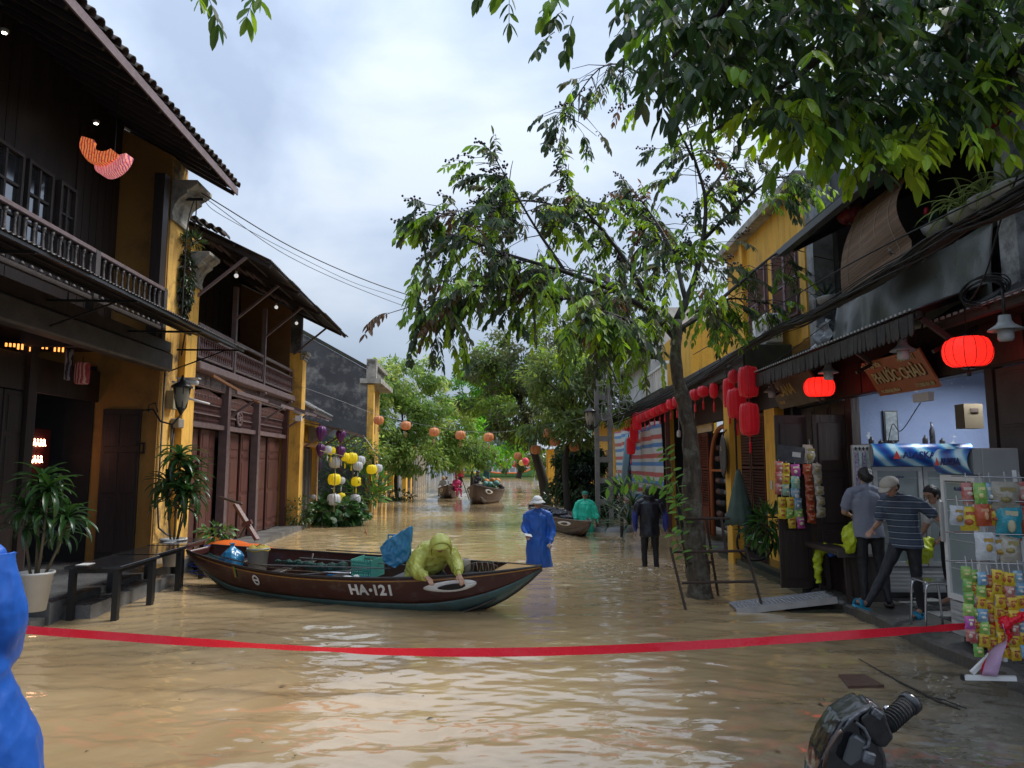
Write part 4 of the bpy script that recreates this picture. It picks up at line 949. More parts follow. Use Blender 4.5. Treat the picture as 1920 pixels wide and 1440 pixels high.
for(u,v,w_)in((1273,813,'left'),(1303,811,'right')):
 q=PX(u,v,4.3);t=thing('spot_lamp','small white spot lamp just %s of the tree trunk under the lantern awning'%w_,'lamp',q)
 MB().lathe([(.04,0),(.06,.02),(.06,.16),(.02,.2)],10,q-Vector((0,0,.1))).build('shade',WHITE,t);bar('rod',WHITE,t,q+Vector((0,0,.1)),(q.x,q.y,3.4),.015,.015)
lb=thing('tailor_sign','dim brown board reading LANA in golden letters under the awning','sign',(4.3,11.6,2.9))
c=[PX(1424,706,4.10),PX(1532,683,4.10)]
c=[Vector((4.2,12.35,3.34)),Vector((4.2,10.55,3.34)),Vector((4.42,10.55,2.84)),Vector((4.42,12.35,2.84))]
nr2=(c[1]-c[0]).cross(c[3]-c[0]).normalized();nr2=-nr2 if nr2.x>0 else nr2
MB().prism(c,-nr2*.03).build('board',M_('dim_brown_board',(.11,.075,.05),(.07,.05,.035),rough=.4),lb)
ct=(c[0]+c[2])/2;x2=Vector((0,-1,0))
GOLD=M_('gold_letter',(.62,.42,.10),(.5,.34,.08),rough=.4)
text_part('lettering','LANA',.26,GOLD,lb,basis(ct+Vector((0,.25,.02))+nr2*.01,x2,nr2),.004,.005,.95)
text_part('lettering','TAILOR',.07,GOLD,lb,basis(ct+Vector((0,.45,-.17))+nr2*.01,x2,nr2),.001,.003)
bx('board_rail',M_('dull_orange_timber',(.28,.12,.03),rough=.6),lb,4.16,4.2,10.6,12.4,3.36,3.42)
ac=thing('air_conditioner','white air conditioner unit standing on the mossy awning slab','air conditioner',(4.45,12.9,4.0))
bx('casing',WHITE,ac,4.28,4.58,12.5,13.25,4.04,4.58,bevel=.02)
for k in range(9):
 m=MB();r_=.03+k*.024
 m.lathe([(r_-.004,0),(r_+.004,0),(r_+.004,.006),(r_-.004,.006),(r_-.004,0)],20,M=Matrix.Translation((4.27,12.8,4.31))@Matrix.Rotation(R(-90),4,'Y'),caps=False)
 m.build('fan_grille',WHITEG,ac)
for y in(12.6,13.15):bx('foot',WHITEG,ac,4.28,4.58,y-.03,y+.03,4.0,4.04)
MB().tube([(4.26,12.48,4.25),(4.1,12.46,4.1),(4.05,12.5,4.03)],.02,6).build('pipe',WHITEG,ac)
ov=thing('oval_sign','tall dark carved oval board hanging on the yellow pillar','sign',(3.9,14.1,1.7))
m=MB();m.lathe([(.001,-.02),(.2,-.02),(.23,0),(.2,.02),(.17,.012),(.001,.014)],24,M=Matrix.Translation((3.9,14.12,2.06))@Matrix.Diagonal((1,1,1.85,1))@Matrix.Rotation(R(-90),4,'Y'));m.build('board',WOOD_D2,ov)
text_part('lettering','L',.12,CREAM,ov,basis((3.86,14.12,2.2),(0,-1,0),(-1,0,0)),0,.003)
bar('hook',BLK,ov,(3.9,14.12,2.48),(4.0,14.12,2.6),.02,.02)
s3=thing('tarp_front_house','house beyond the tree with plastic sheets over its front and a pale upper storey','house',(6,25,0))
bx('upper_wall',YEL3,s3,4.8,9,20.4,24.6,4.0,6.0)
bx('upper_wall',M_('white_far_wall',(.55,.58,.60),(.42,.45,.47),rough=.8,dirt=(.2,.2,.2)),s3,4.4,9,24.7,33,4.0,7.4)
bx('balcony_slab',MOULD,s3,3.9,4.8,24.7,31,5.55,5.75);bx('balcony_rail',WHITE,s3,3.9,3.98,24.7,31,6.45,6.55)
for k in range(30):bx('baluster',WHITE,s3,3.91,3.97,24.75+k*.21,24.82+k*.21,5.75,6.45)
bx('slab_edge',MOSS,s3,3.95,4.8,20.1,33,3.85,4.1)
for k in range(12):bx('rail_baluster',WHITE,s3,4.02,4.08,20.3+k*.35,20.42+k*.35,4.1,4.75)
bx('rail',WHITE,s3,4.0,4.1,20.1,24.6,4.75,4.83)
bx('fascia',WOOD_D2,s3,3.80,3.84,20.05,30,3.55,3.95)
for k in range(26):
 lm=UNIT.get('zig')or MB().prism([(0,-.13,-.14),(0,.13,-.14),(0,0,.14)],(-.02,0,0)).mesh('zig',MT['dark_relief_leaf']);UNIT['zig']=lm
 link('relief_triangle',lm,s3,TM((3.80,20.3+k*.37,3.75)))
bx('wall',INTER,s3,4.6,4.7,20.1,33,0,3.9)
bx('post',WOOD_B,s3,4.0,4.12,20.3,20.45,0,3.6);bx('yellow_post',YEL3,s3,4.1,4.3,20.6,20.85,0,3.6)
def stripe_mat(name,flip=0.0):
 m=bpy.data.materials.new(name);MT[name]=m;m.use_nodes=True;nt=m.node_tree;p=nt.nodes['Principled BSDF']
 tc=N(nt,'ShaderNodeTexCoord');sx=N(nt,'ShaderNodeSeparateXYZ');nt.links.new(tc.outputs['Object'],sx.inputs[0])
 f=N(nt,'ShaderNodeMath',operation='MULTIPLY_ADD');nt.links.new(sx.outputs['Z'],f.inputs[0]);f.inputs[1].default_value=1.75;f.inputs[2].default_value=10+flip
 fr=N(nt,'ShaderNodeMath',operation='FRACT');nt.links.new(f.outputs[0],fr.inputs[0])
 cr=N(nt,'ShaderNodeValToRGB');cr.color_ramp.interpolation='CONSTANT';e=cr.color_ramp.elements
 e[0].color=(.60,.62,.62,1);e[1].position=.22;e[1].color=(.12,.27,.55,1)
 for(p_,c_)in((.44,(.60,.60,.58,1)),(.64,(.55,.14,.13,1)),(.88,(.6,.6,.6,1))):k=e.new(p_);k.color=c_
 nt.links.new(fr.outputs[0],cr.inputs['Fac']);nt.links.new(cr.outputs[0],p.inputs['Base Color']);p.inputs['Roughness'].default_value=.45
 return m
STR=stripe_mat('striped_tarp')
tp=thing('striped_tarp','red white and blue striped plastic tarp hanging right of the red lantern string','tarp',(4.0,22.5,1.2))
MB().grid(lambda u,v:Vector((3.98+.05*math.sin(u*14+v*2),20.9+u*(4.3-.8*v),3.15-2.0*v+.06*math.sin(u*5))),40,12).build('sheet',STR,tp,solid=.004)
tp=thing('striped_tarp','pale striped plastic sheet behind the concrete utility pole','tarp',(4.1,29,0))
MB().grid(lambda u,v:Vector((4.05+.12*math.sin(u*20+v*3),25.4+u*7,3.3-3.2*v)),50,10).build('sheet',STR,tp,solid=.004)
tp=thing('blue_plastic_sheet','light blue plastic strip hanging between the utility pole and the red lanterns','tarp',(3.9,26.5,.8))
MB().grid(lambda u,v:Vector((3.85+.1*math.sin(u*8),25.9+u*1.4+v*1.6,3.0-1.9*v)),12,8).build('sheet',M_('light_blue_plastic',(.35,.58,.72),(.25,.5,.68),rough=.3),tp,solid=.004)
s4=thing('far_right_house','far ochre house half hidden behind the right hand trees','house',(6,38,0))
bx('wall',YEL3,s4,4.2,9,33.5,44,0,4.2);m=MB();m.add([(3.2,33.2,3.8),(3.2,44.3,3.8),(7,44.3,5.8),(7,33.2,5.8)],[(0,1,2,3)]);m.build('roof',TILE,s4,solid=.15)
for k in range(3):bx('door',WOOD_R,s4,4.14,4.2,35+k*3,36.6+k*3,0,2.6)
s5=thing('riverside_kiosk','small far kiosk with yellow posts and a grey corrugated roof','kiosk',(3,51,0))
for(x,y)in((1.55,49),(2.9,49),(4.4,49),(1.55,53),(4.4,53)):bx('post',YEL3,s5,x,x+.45,y,y+.35,-.3,2.9)
bx('wall',M_('dim_kiosk_wall',(.10,.07,.05),rough=.8),s5,1.8,4.6,52.5,52.7,-.3,2.9);bx('wall',YEL3,s5,3.2,4.4,49.1,49.3,-.3,2.9)
corrugated((.3,48.2,2.9),(4.9,48.2,2.9),(.9,51,3.7),per=.3,amp=.04).build('roof',M_('light_grey_iron',(.38,.39,.41),(.25,.26,.28),rough=.4),s5,solid=.02)
rl=thing('white_riverside_building','pale glass and railing front across the river between the trees','building',(-5,117,0))
bx('wall',M_('pale_far_front',(.50,.55,.58),(.40,.46,.50),rough=.5),rl,-16,4,119,119.3,0,3.4)
bx('roof',WHITEG,rl,-16.5,4.5,118,120,3.4,3.6)
for k in range(22):bx('post',WHITE,rl,-16+k*.95,-15.85+k*.95,118.5,118.7,0,3.4)
bx('rail',WHITE,rl,-16,4.2,118.4,118.5,1.3,1.5)
def long_boat(x0,x1,y,c1,c2,label):
 t=thing('dragon_boat',label,'boat',((x0+x1)/2,y,0));L_=x1-x0
 def hull(u,v):
  s_=u;hw=.9*(math.sin(math.pi*(.06+.88*s_)))**.5;zt=.55+1.0*abs(2*s_-1)**4
  a=math.pi*v;return Vector((x0+L_*s_,y-hw*math.cos(a),zt-(zt+.25)*math.sin(a)**.7))
 MB().grid(hull,30,10).build('hull',c1,t,solid=.05)
 MB().tube([(x0+L_*k/20,y-.9*(math.sin(math.pi*(.06+.88*k/20)))**.5,.6+1.0*abs(2*k/20-1)**4)for k in range(21)],.12,6).build('gunwale',c2,t)
long_boat(-10.5,-5.8,108,M_('boat_green',(.05,.16,.04),rough=.4),M_('boat_yellow',(.75,.5,.08),rough=.4),'far long green and yellow boat moored at the left of the river gap')
long_boat(-6.3,1.2,104,M_('boat_green2',(.05,.17,.04),rough=.4),M_('boat_orange',(.75,.20,.04),rough=.4),'far long boat with an orange and red gunwale across the river')
# ================================================================ FOLIAGE
def leaf_mat(name,rough=.42,trans=.38,spec=.5):
 if name in MT:return MT[name]
 m=bpy.data.materials.new(name);MT[name]=m;m.use_nodes=True;nt=m.node_tree;L=nt.links.new
 p=nt.nodes['Principled BSDF'];out=nt.nodes['Material Output']
 at=N(nt,'ShaderNodeAttribute',attribute_name='tint');L(at.outputs['Color'],p.inputs['Base Color'])
 p.inputs['Roughness'].default_value=rough;p.inputs['Specular IOR Level'].default_value=spec
 hs=N(nt,'ShaderNodeHueSaturation');hs.inputs['Value'].default_value=1.7;hs.inputs['Hue'].default_value=.485;hs.inputs['Saturation'].default_value=1.1;L(at.outputs['Color'],hs.inputs['Color'])
 t=N(nt,'ShaderNodeBsdfTranslucent');L(hs.outputs[0],t.inputs['Color'])
 mx=N(nt,'ShaderNodeMixShader');mx.inputs[0].default_value=trans;L(p.outputs[0],mx.inputs[1]);L(t.outputs[0],mx.inputs[2]);L(mx.outputs[0],out.inputs['Surface'])
 return m
LEAFM=leaf_mat('broad_leaf',.5,.42,.35);LEAFW=leaf_mat('waxy_leaf',.3,.2,.6)
BARK=M_('grey_brown_bark',(.13,.10,.07),(.045,.036,.028),sc=14,amt=1,rough=.85,bump=1.0,bsc=30,stretch=(1,1,.3),dirt=(.20,.21,.17),dsc=5,damt=.7,dpos=(.5,.62))
BARKD=M_('wet_dark_bark',(.035,.028,.022),(.02,.017,.014),sc=7,rough=.7,bump=.8,bsc=20,stretch=(1,1,.4))
_ts=[0,.22,.5,.8,1];_ws=[0,.36,.5,.32,0]
T11v=np.array([(0,t,-.05*t*t)for t in _ts]+[(-w_,t,.12*w_-.05*t*t)for t,w_ in list(zip(_ts,_ws))[1:4]]+[(w_,t,.12*w_-.05*t*t)for t,w_ in list(zip(_ts,_ws))[1:4]])
T11f=[(0,1,5),(1,2,6,5),(2,3,7,6),(3,4,7),(0,8,1),(1,8,9,2),(2,9,10,3),(3,10,4)]
T11t=[(0,1,5),(1,2,6),(1,6,5),(2,3,7),(2,7,6),(3,4,7),(0,8,1),(1,8,9),(1,9,2),(2,9,10),(2,10,3),(3,10,4)]
T5v=np.array([(0,0,0),(-.5,.45,.07),(0,1,-.08),(.5,.45,.07),(0,.5,-.03)]);T5t=[(0,4,1),(1,4,2),(0,3,4),(4,3,2)]
class Leaves:
 def __init__(s):s.P=[];s.D=[];s.Nn=[];s.L=[];s.W=[];s.C=[]
 def add(s,p,d,n,l,w_,c):s.P.append(tuple(p));s.D.append(tuple(d));s.Nn.append(tuple(n));s.L.append(l);s.W.append(w_);s.C.append(c)
 def arrays(s):
  P=np.array(s.P);D=np.array(s.D);Nn=np.array(s.Nn)
  D/=np.linalg.norm(D,axis=1,keepdims=True)+1e-9;X=np.cross(D,Nn);X/=np.linalg.norm(X,axis=1,keepdims=True)+1e-9
  Nz=np.cross(X,D);return P,D,X,Nz,np.array(s.L),np.array(s.W),np.array(s.C)
 def build(s,root,mat,part_name='leaf',rest='foliage',near=300,simple=False,world=True):
  P,D,X,Nz,L_,W_,C=s.arrays()
  rel=P-np.array(CAMP);dep=rel@np.array(RF);u=(rel@np.array(RR))/np.maximum(dep,.1);v=(rel@np.array(RU))/np.maximum(dep,.1)
  vis=(dep>.3)&(np.abs(u)<.73)&(np.abs(v)<.55)
  size=np.where(vis,L_/np.maximum(dep,.1),0)
  order=np.argsort(-size);n=min(near,len(order));pick=[i for i in order[:n]if size[i]*FPX>9];pset=set(pick)
  if pick:
   nv=10;cs=C[pick];q=cs[np.linspace(0,len(cs)-1,nv).astype(int)]if len(cs)>nv else cs
   rs_=np.random.RandomState(1);q=cs[rs_.choice(len(cs),min(nv,len(cs)),replace=False)]
   meshes=[]
   for c in q:
    me=bpy.data.meshes.new('leaf');me.from_pydata([tuple(a)for a in T11v],[],T11f);me.materials.append(mat)
    ca=me.color_attributes.new('tint','FLOAT_COLOR','POINT');ca.data.foreach_set('color',np.tile([*c,1.0],len(T11v)).astype(np.float32))
    meshes.append(me)
   for i in pick:
    k=int(np.argmin(np.abs(q-C[i]).sum(1)))
    m=Matrix(((X[i][0]*W_[i],D[i][0]*L_[i],Nz[i][0]*L_[i],P[i][0]),(X[i][1]*W_[i],D[i][1]*L_[i],Nz[i][1]*L_[i],P[i][1]),(X[i][2]*W_[i],D[i][2]*L_[i],Nz[i][2]*L_[i],P[i][2]),(0,0,0,1)))
    link(part_name,meshes[k],root,m)
  keep=np.array([i for i in range(len(P))if i not in pset])
  if len(keep):
   Tv,Tf=(T5v,T5t)if simple else(T11v,T11t)
   Tf=np.array(Tf);kk=len(Tv)
   V=P[keep][:,None,:]+Tv[None,:,0:1]*(X[keep]*W_[keep][:,None])[:,None,:]+Tv[None,:,1:2]*(D[keep]*L_[keep][:,None])[:,None,:]+Tv[None,:,2:3]*(Nz[keep]*L_[keep][:,None])[:,None,:]
   V=V.reshape(-1,3);F=(Tf[None]+(np.arange(len(keep))*kk)[:,None,None]).reshape(-1,3)
   inv=np.array(RW[root.name].inverted()@FR[0]);V=V@inv[:3,:3].T+inv[:3,3]
   me=np_mesh(rest,V,F,mat,False)
   ca=me.color_attributes.new('tint','FLOAT_COLOR','POINT');cc=np.repeat(C[keep],kk,0);cc=np.concatenate([cc,np.ones((len(cc),1))],1)
   ca.data.foreach_set('color',cc.astype(np.float32).ravel())
   o=bpy.data.objects.new(rest,me);COL.objects.link(o);o.parent=root;RW[o.name]=RW[root.name];o['kind']='stuff'
   return o
def jit(c,a,rr):k=1+rr.uniform(-a,a);return(c[0]*k*(1+rr.uniform(-.15,.15)),c[1]*k,c[2]*k*(1+rr.uniform(-.2,.2)))
def rvec(rr):
 while True:
  v=Vector((rr.uniform(-1,1),rr.uniform(-1,1),rr.uniform(-1,1)))
  if .05<v.length<1:return v.normalized()
def smooth_path(pts,n):
 """Catmull-Rom through pts"""
 pts=[Vector(p)for p in pts];P=[pts[0]*2-pts[1]]+pts+[pts[-1]*2-pts[-2]];out=[]
 seg=len(pts)-1
 for i in range(n+1):
  t=i/n*seg;k=min(int(t),seg-1);f=t-k;a,b,c,d=P[k],P[k+1],P[k+2],P[k+3]
  out.append(.5*((2*b)+(c-a)*f+(2*a-5*b+4*c-d)*f*f+(3*b-a-3*c+d)*f**3))
 return out
def limb(mb,pts,r0,r1,rr,n=None,sides=7,rough=.04):
 n=n or max(6,len(pts)*4);pth=smooth_path(pts,n);k=len(pth)
 rad=[r0+(r1-r0)*(i/(k-1))**.8 for i in range(k)]
 rad=[r*(1+rr.uniform(-rough,rough)*2)for r in rad]
 mb.tube(pth,rad,sides);return pth,rad
def compound(LV,tw,p,d,length,pairs,ll,lw,cols,rr,droop=.9,tint=1.0):
 """a pinnate leaf: rachis from p along d bending down, hanging leaflets in pairs"""
 pts=[Vector(p)];d=Vector(d).normalized();st=length/pairs
 base=cols[rr.randrange(len(cols))]
 for k in range(pairs):
  d=(d+Vector((0,0,-droop*st*2.2))).normalized();pts.append(pts[-1]+d*st)
 tw.tube(pts,[.004]+[.0025]*(len(pts)-1),3,caps=False)
 side=d.cross(Vector((0,0,1)))
 if side.length<.1:side=d.cross(Vector((1,0,0)))
 side.normalize()
 for k in range(1,len(pts)):
  t=(pts[k]-pts[k-1]).normalized();sd=side
  for s_ in(-1,1):
   ld=(sd*s_*rr.uniform(.5,1.0)+t*rr.uniform(.3,.7)+Vector((0,0,-rr.uniform(.35,1.1)*droop)))
   nn=Vector((0,0,1))+sd*s_*rr.uniform(.1,.9)+rvec(rr)*.6
   c=jit(base,.3,rr);sc_=rr.uniform(.55,1.25)
   LV.add(pts[k],ld,nn,ll*sc_,lw*sc_,(c[0]*tint,c[1]*tint,c[2]*tint))
 t=(pts[-1]-pts[-2]);c=jit(base,.2,rr);LV.add(pts[-1],t+Vector((0,0,-.01)),Vector((.3,.2,1)),ll,lw,c)
GD,GO,GB,GY,GBR=(.05,.085,.045),(.085,.10,.05),(.15,.27,.04),(.26,.40,.045),(.13,.08,.04)
tree=thing('street_tree','leaning street tree with dark berries, its trunk rising from the flood by the trestle','tree',(2.58,10.5,-.3))
rr=random.Random(21)
tp_=[PY(1314,1165,10.5),PY(1312,1110,10.5),PY(1303,1020,10.5),PY(1297,930,10.5),PY(1296,850,10.5),PY(1284,760,10.5),PY(1268,690,10.5),PY(1270,600,10.5)]
mb=MB();pth=smooth_path(tp_,40)
for i,p_ in enumerate(pth):p_+=Vector((rr.uniform(-.006,.006),rr.uniform(-.006,.006),0))
rad=[.185*(1-.62*i/40)*(1+.25*math.exp(-i/3.0))*(1+.05*math.sin(i*1.7)+rr.uniform(-.03,.03))for i in range(41)]
mb.tube(pth,rad,18)
for k in range(len(mb.v)):
 v_=Vector(mb.v[k]);a=v_.x*23+v_.z*3;mb.v[k]=(v_.x+.009*math.sin(a*3+v_.z*9)+.006*math.sin(a*7+v_.z*31),v_.y+.009*math.cos(a*2.3+v_.z*7),v_.z)
mb.build('trunk',BARK,tree)
top=pth[-1];mid=pth[34]
def PD(lst):return[PY(u,v,10.5+y)for(u,v,y)in lst]
limbs=[([(1272,640,0),(1225,590,-.2),(1150,545,-.5),(1060,510,-.9),(960,480,-1.2),(880,450,-1.4)],.06,.014),([(1270,600,0),(1300,530,.2),(1318,450,.3),(1322,370,.3),(1300,290,.2),(1285,220,0)],.065,.012),([(1270,620,0),(1330,580,.3),(1400,520,.6),(1470,470,.8),(1500,520,.7)],.045,.008),([(1235,600,-.2),(1180,500,-.3),(1120,420,-.4),(1075,370,-.4),(1060,330,-.4)],.042,.010),([(1150,545,-.5),(1060,560,-1.0),(950,540,-1.5),(860,540,-1.8),(800,580,-1.9)],.030,.008),([(1300,300,.2),(1250,200,0),(1190,132,-.2),(1130,125,-.4),(1075,190,-.5),(1055,225,-.5)],.022,.006),([(1318,450,.3),(1380,390,.1),(1440,340,-.1),(1480,330,-.2)],.035,.010),([(1060,510,-.9),(1000,420,-.8),(960,350,-.8),(930,300,-.8)],.026,.007),([(1225,590,-.2),(1180,560,.9),(1120,520,1.6),(1040,500,2.0)],.040,.008),([(1285,560,.1),(1260,470,.9),(1220,400,1.6),(1180,350,2.0)],.040,.008),([(1250,600,-.1),(1210,610,-1.2),(1150,590,-1.9),(1100,570,-2.3)],.032,.008),([(1290,590,.1),(1370,560,1.2),(1440,570,1.8)],.03,.008),([(1322,370,.3),(1370,300,.6),(1400,240,.6)],.026,.007),([(880,450,-1.4),(860,405,-1.4),(820,400,-1.4)],.010,.005),([(1120,420,-.4),(1020,380,-.2),(930,380,0),(880,400,.1)],.024,.006)]
LV=Leaves();tw=MB();fr_=MB();tips=[]
for(pts,r0,r1)in limbs:
 mb=MB();pp_,_=limb(mb,PD(pts),r0,r1,rr);mb.build('branch',BARKD,tree)
 n_=len(pp_);L_=sum((pp_[i+1]-pp_[i]).length for i in range(n_-1))
 for j in range(int(4+L_*11)):
  t=rr.uniform(.22,1.0);k=min(int(t*(n_-1)),n_-2);p_=pp_[k].lerp(pp_[k+1],t*(n_-1)-k)
  d=(pp_[k+1]-pp_[k]).normalized()*.7+rvec(rr)*.9;d.z=d.z*.5-.12;d.normalize()
  ln=rr.uniform(.2,.55);q=[p_,p_+d*ln*.5,p_+d*ln+Vector((0,0,-.08))]
  tw.tube(q,[.008,.006,.004],4,caps=False)
  tips.append((q[2],d,t));
  if rr.random()<.5:tips.append((q[1],(d+rvec(rr)*.7).normalized(),t))
 tips.append((pp_[-1],(pp_[-1]-pp_[-2]).normalized(),1));tips.append((pp_[-1],((pp_[-1]-pp_[-2]).normalized()+rvec(rr)*.6),1))
for(p_,d,t)in tips:
 u=(p_-CAMP);dp=u.dot(RF);px=960+FPX*u.dot(RR)/dp;py=720-FPX*u.dot(RU)/dp
 c=[GD,GD,GO,GO,GB]if rr.random()<.8 else[GY,GB,GY]
 if px<860 or py>560:c=c+[GB,GY]
 if rr.random()<.05:c=[GBR]
 if(py<330 and rr.random()<.55)or(px>1385 and 360<py<660 and rr.random()<.72):continue
 for k in range(rr.choice((1,2,2,3))):
  compound(LV,tw,p_,(d+rvec(rr)*.55+Vector((0,0,-.35))),rr.uniform(.22,.46),rr.choice((5,6,7)),rr.uniform(.11,.155),rr.uniform(.040,.056),c,rr,droop=rr.uniform(.7,1.5))
 if py<520 and px<1430 and rr.random()<.38:
  ang=(d+Vector((-.5,0,.35))).normalized();pts=[p_+ang*(.08*k)+Vector((0,0,-.006*k*k))for k in range(5)]
  tw.tube(pts,.004,3,caps=False)
  for b_ in pts[1:]:
   for j in range(3):fr_.ball(b_+rvec(rr)*.035,.017,6,4)
for(u,v,Y,n_)in((790,560,8.7,6),(770,575,8.7,5),(850,520,8.8,6),(880,560,9,6),(930,560,9.2,6),(1050,640,9.4,6),(1130,620,9.2,7),(1170,650,9.6,6),(1210,640,10,6),(1090,620,10,6),(1350,640,10.9,6),(1230,700,10.2,5),(1000,600,9.2,6),(1060,700,9.4,5),(1140,700,9.6,6),(1320,560,9.4,6),(1260,560,9.3,6),(1100,540,9.2,7),(1160,560,9.3,7),(1010,520,9.1,6),(960,530,9,6),(900,500,8.9,6),(1200,520,9.4,7),(1060,590,9.3,7),(1130,680,9.4,6),(1190,700,9.6,6),(1240,640,9.8,6),(1340,590,9.7,6)):
 p_=PY(u,v-60,Y)
 for k in range(3):compound(LV,tw,p_+rvec(rr)*.08,Vector((rr.uniform(-.5,.5),rr.uniform(-.5,.5),-.5)),.62,n_+2,.14,.05,[GB,GD,GY,GO],rr,droop=1.2)
tw.build('twigs',BARKD,tree,kind='stuff');fr_.build('berries',M_('black_berry',(.025,.018,.02),(.05,.03,.04),rough=.5),tree,kind='stuff')
LV.build(tree,LEAFM)
ot=thing('overhanging_tree','large leafy boughs hanging over the top right of the street, trunk out of view','tree',(3.4,-1.5,.25))
MB().tube(smooth_path([(3.4,-1.5,.1),(3.3,-1.4,2),(3.2,-1.0,4),(3.0,-.4,5.2)],14),[.24-.009*i for i in range(15)],12).build('trunk',BARK,ot)
rr=random.Random(5);LV=Leaves();tw=MB()
def bough(pts,r0,r1):mb=MB();p,_=limb(mb,pts,r0,r1,rr);mb.build('branch',BARKD,ot);return p
base=Vector((3.0,-.4,5.2))
bl=[bough([base,(3.0,1.5,6.2),PY(1700,-40,4.6),PY(1560,90,5.2),PY(1440,180,5.6),PY(1330,250,5.9)],.09,.012),bough([base,(3.3,1.4,6.0),PY(1850,-30,4.4),PY(1800,120,5.0),PY(1740,220,5.5),PY(1640,300,5.9)],.09,.012),bough([base,(2.2,1.4,6.2),PY(1400,-60,4.6),PY(1330,40,5.0),PY(1260,110,5.3)],.07,.010),bough([base,(3.6,1.6,5.8),PY(1960,40,4.2),PY(1900,150,4.8),PY(1860,230,5.2)],.07,.010),bough([base,(1.8,1.4,6.4),PY(1160,-90,4.4),PY(1060,-60,4.4),PY(960,-60,4.6)],.05,.008),bough([base,(.5,1.6,6.6),PY(700,-140,4.2),PY(500,-90,4.2),PY(380,-60,4.2)],.05,.008)]
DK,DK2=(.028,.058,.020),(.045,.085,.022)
def bottom(u):
 xs_=[1200,1250,1330,1440,1560,1700,1800,1860,1900,1925];ys_=[60,230,250,290,345,345,310,260,190,150]
 return float(np.interp(u,xs_,ys_))
cnt=0
while cnt<780:
 u=rr.uniform(1195,1990);v=rr.uniform(-110,330)
 bt=bottom(u)-72
 if v>bt:continue
 Y=rr.uniform(4.3,6.4)
 edgy=(bt-v)<70
 if rr.random()<.22 and not edgy:continue
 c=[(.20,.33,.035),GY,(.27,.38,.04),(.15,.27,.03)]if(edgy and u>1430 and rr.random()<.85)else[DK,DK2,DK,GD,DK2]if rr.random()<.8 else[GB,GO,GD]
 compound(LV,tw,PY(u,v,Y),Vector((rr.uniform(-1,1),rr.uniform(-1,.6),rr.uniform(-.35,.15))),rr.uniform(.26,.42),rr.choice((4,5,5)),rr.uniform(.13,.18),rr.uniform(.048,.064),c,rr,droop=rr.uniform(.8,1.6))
 cnt+=1
for(u,v,Y)in((1045,-30,4.5),(1065,-20,4.6),(1055,20,4.6),(1075,30,4.6),(1040,60,4.7),(955,-30,4.5),(975,-40,4.5),(350,-30,4.2),(380,-30,4.2),(455,-40,4.2),(490,-35,4.2),(930,-50,4.6),(1225,-20,4.6),(1235,20,4.7),(1245,50,4.8)):
 compound(LV,tw,PY(u,v,Y),Vector((rr.uniform(-.6,.6),rr.uniform(-.5,.3),-.4)),.24,4,.14,.050,[GB,GY,GB,DK2],rr,droop=.9)
tw.build('twigs',BARKD,ot,kind='stuff')
LV.build(ot,LEAFM)
def crown_tree(name,label,base,trunk_pts,blobs,nclump,per,ls,cols,seed,r0=.14,clump_r=.55,flat=.8,tdist=.0,limbs_n=9,group=None):
 rr=random.Random(seed);t=thing(name,label,'tree',base,group=group)
 mb=MB();pth=smooth_path(trunk_pts,12);mb.tube(pth,[r0*(1-.5*i/12)for i in range(13)],8);mb.build('trunk',BARKD,t)
 LV=Leaves();centers=[]
 tot=sum(b[1][0]*b[1][2]for b in blobs)
 for(c,rad)in blobs:
  c=Vector(c)
  for k in range(max(3,int(nclump*rad[0]*rad[2]/tot))):
   d=rvec(rr);q=c+Vector((d.x*rad[0],d.y*rad[1],d.z*rad[2]))*rr.uniform(.45,1.0)**.6;centers.append((q,c))
 for i,(q,c)in enumerate(centers):
  if i%max(1,len(centers)//limbs_n)==0:
   m2=MB();a=pth[-1-rr.randrange(4)];m2.tube(smooth_path([a,a.lerp(q,.5)+Vector((0,0,.15)),q],6),[r0*.35*(1-.12*j)for j in range(7)],5);m2.build('branch',BARKD,t)
  col=cols[rr.randrange(len(cols))];cr_=clump_r*rr.uniform(.6,1.25);kk=rr.uniform(.75,1.25)
  for j in range(per):
   d=rvec(rr)*rr.uniform(.2,1)**.5;p_=q+Vector((d.x*cr_,d.y*cr_,d.z*cr_*flat))
   ld=(p_-c).normalized()*.6+rvec(rr)*.6+Vector((0,0,-.55));nn=Vector((0,0,1))+rvec(rr)*.8
   s_=rr.uniform(.7,1.3);cc=jit(col,.3,rr);LV.add(p_,ld,nn,ls*s_,ls*.42*s_,(cc[0]*kk,cc[1]*kk,cc[2]*kk))
 LV.build(t,LEAFM,near=0,simple=True,rest='crown');return t
GL1=[(.17,.26,.07),(.23,.34,.09),(.12,.21,.05),(.32,.40,.12)]
GL2=[(.13,.33,.035),(.17,.42,.045),(.09,.22,.03),(.22,.46,.06)]
GL3=[(.11,.13,.055),(.075,.11,.045),(.14,.16,.065),(.18,.28,.05)]
GL4=[(.12,.17,.05),(.08,.12,.045),(.23,.35,.055),(.14,.20,.05)]
def at(u,v,Y):return PY(u,v,Y)
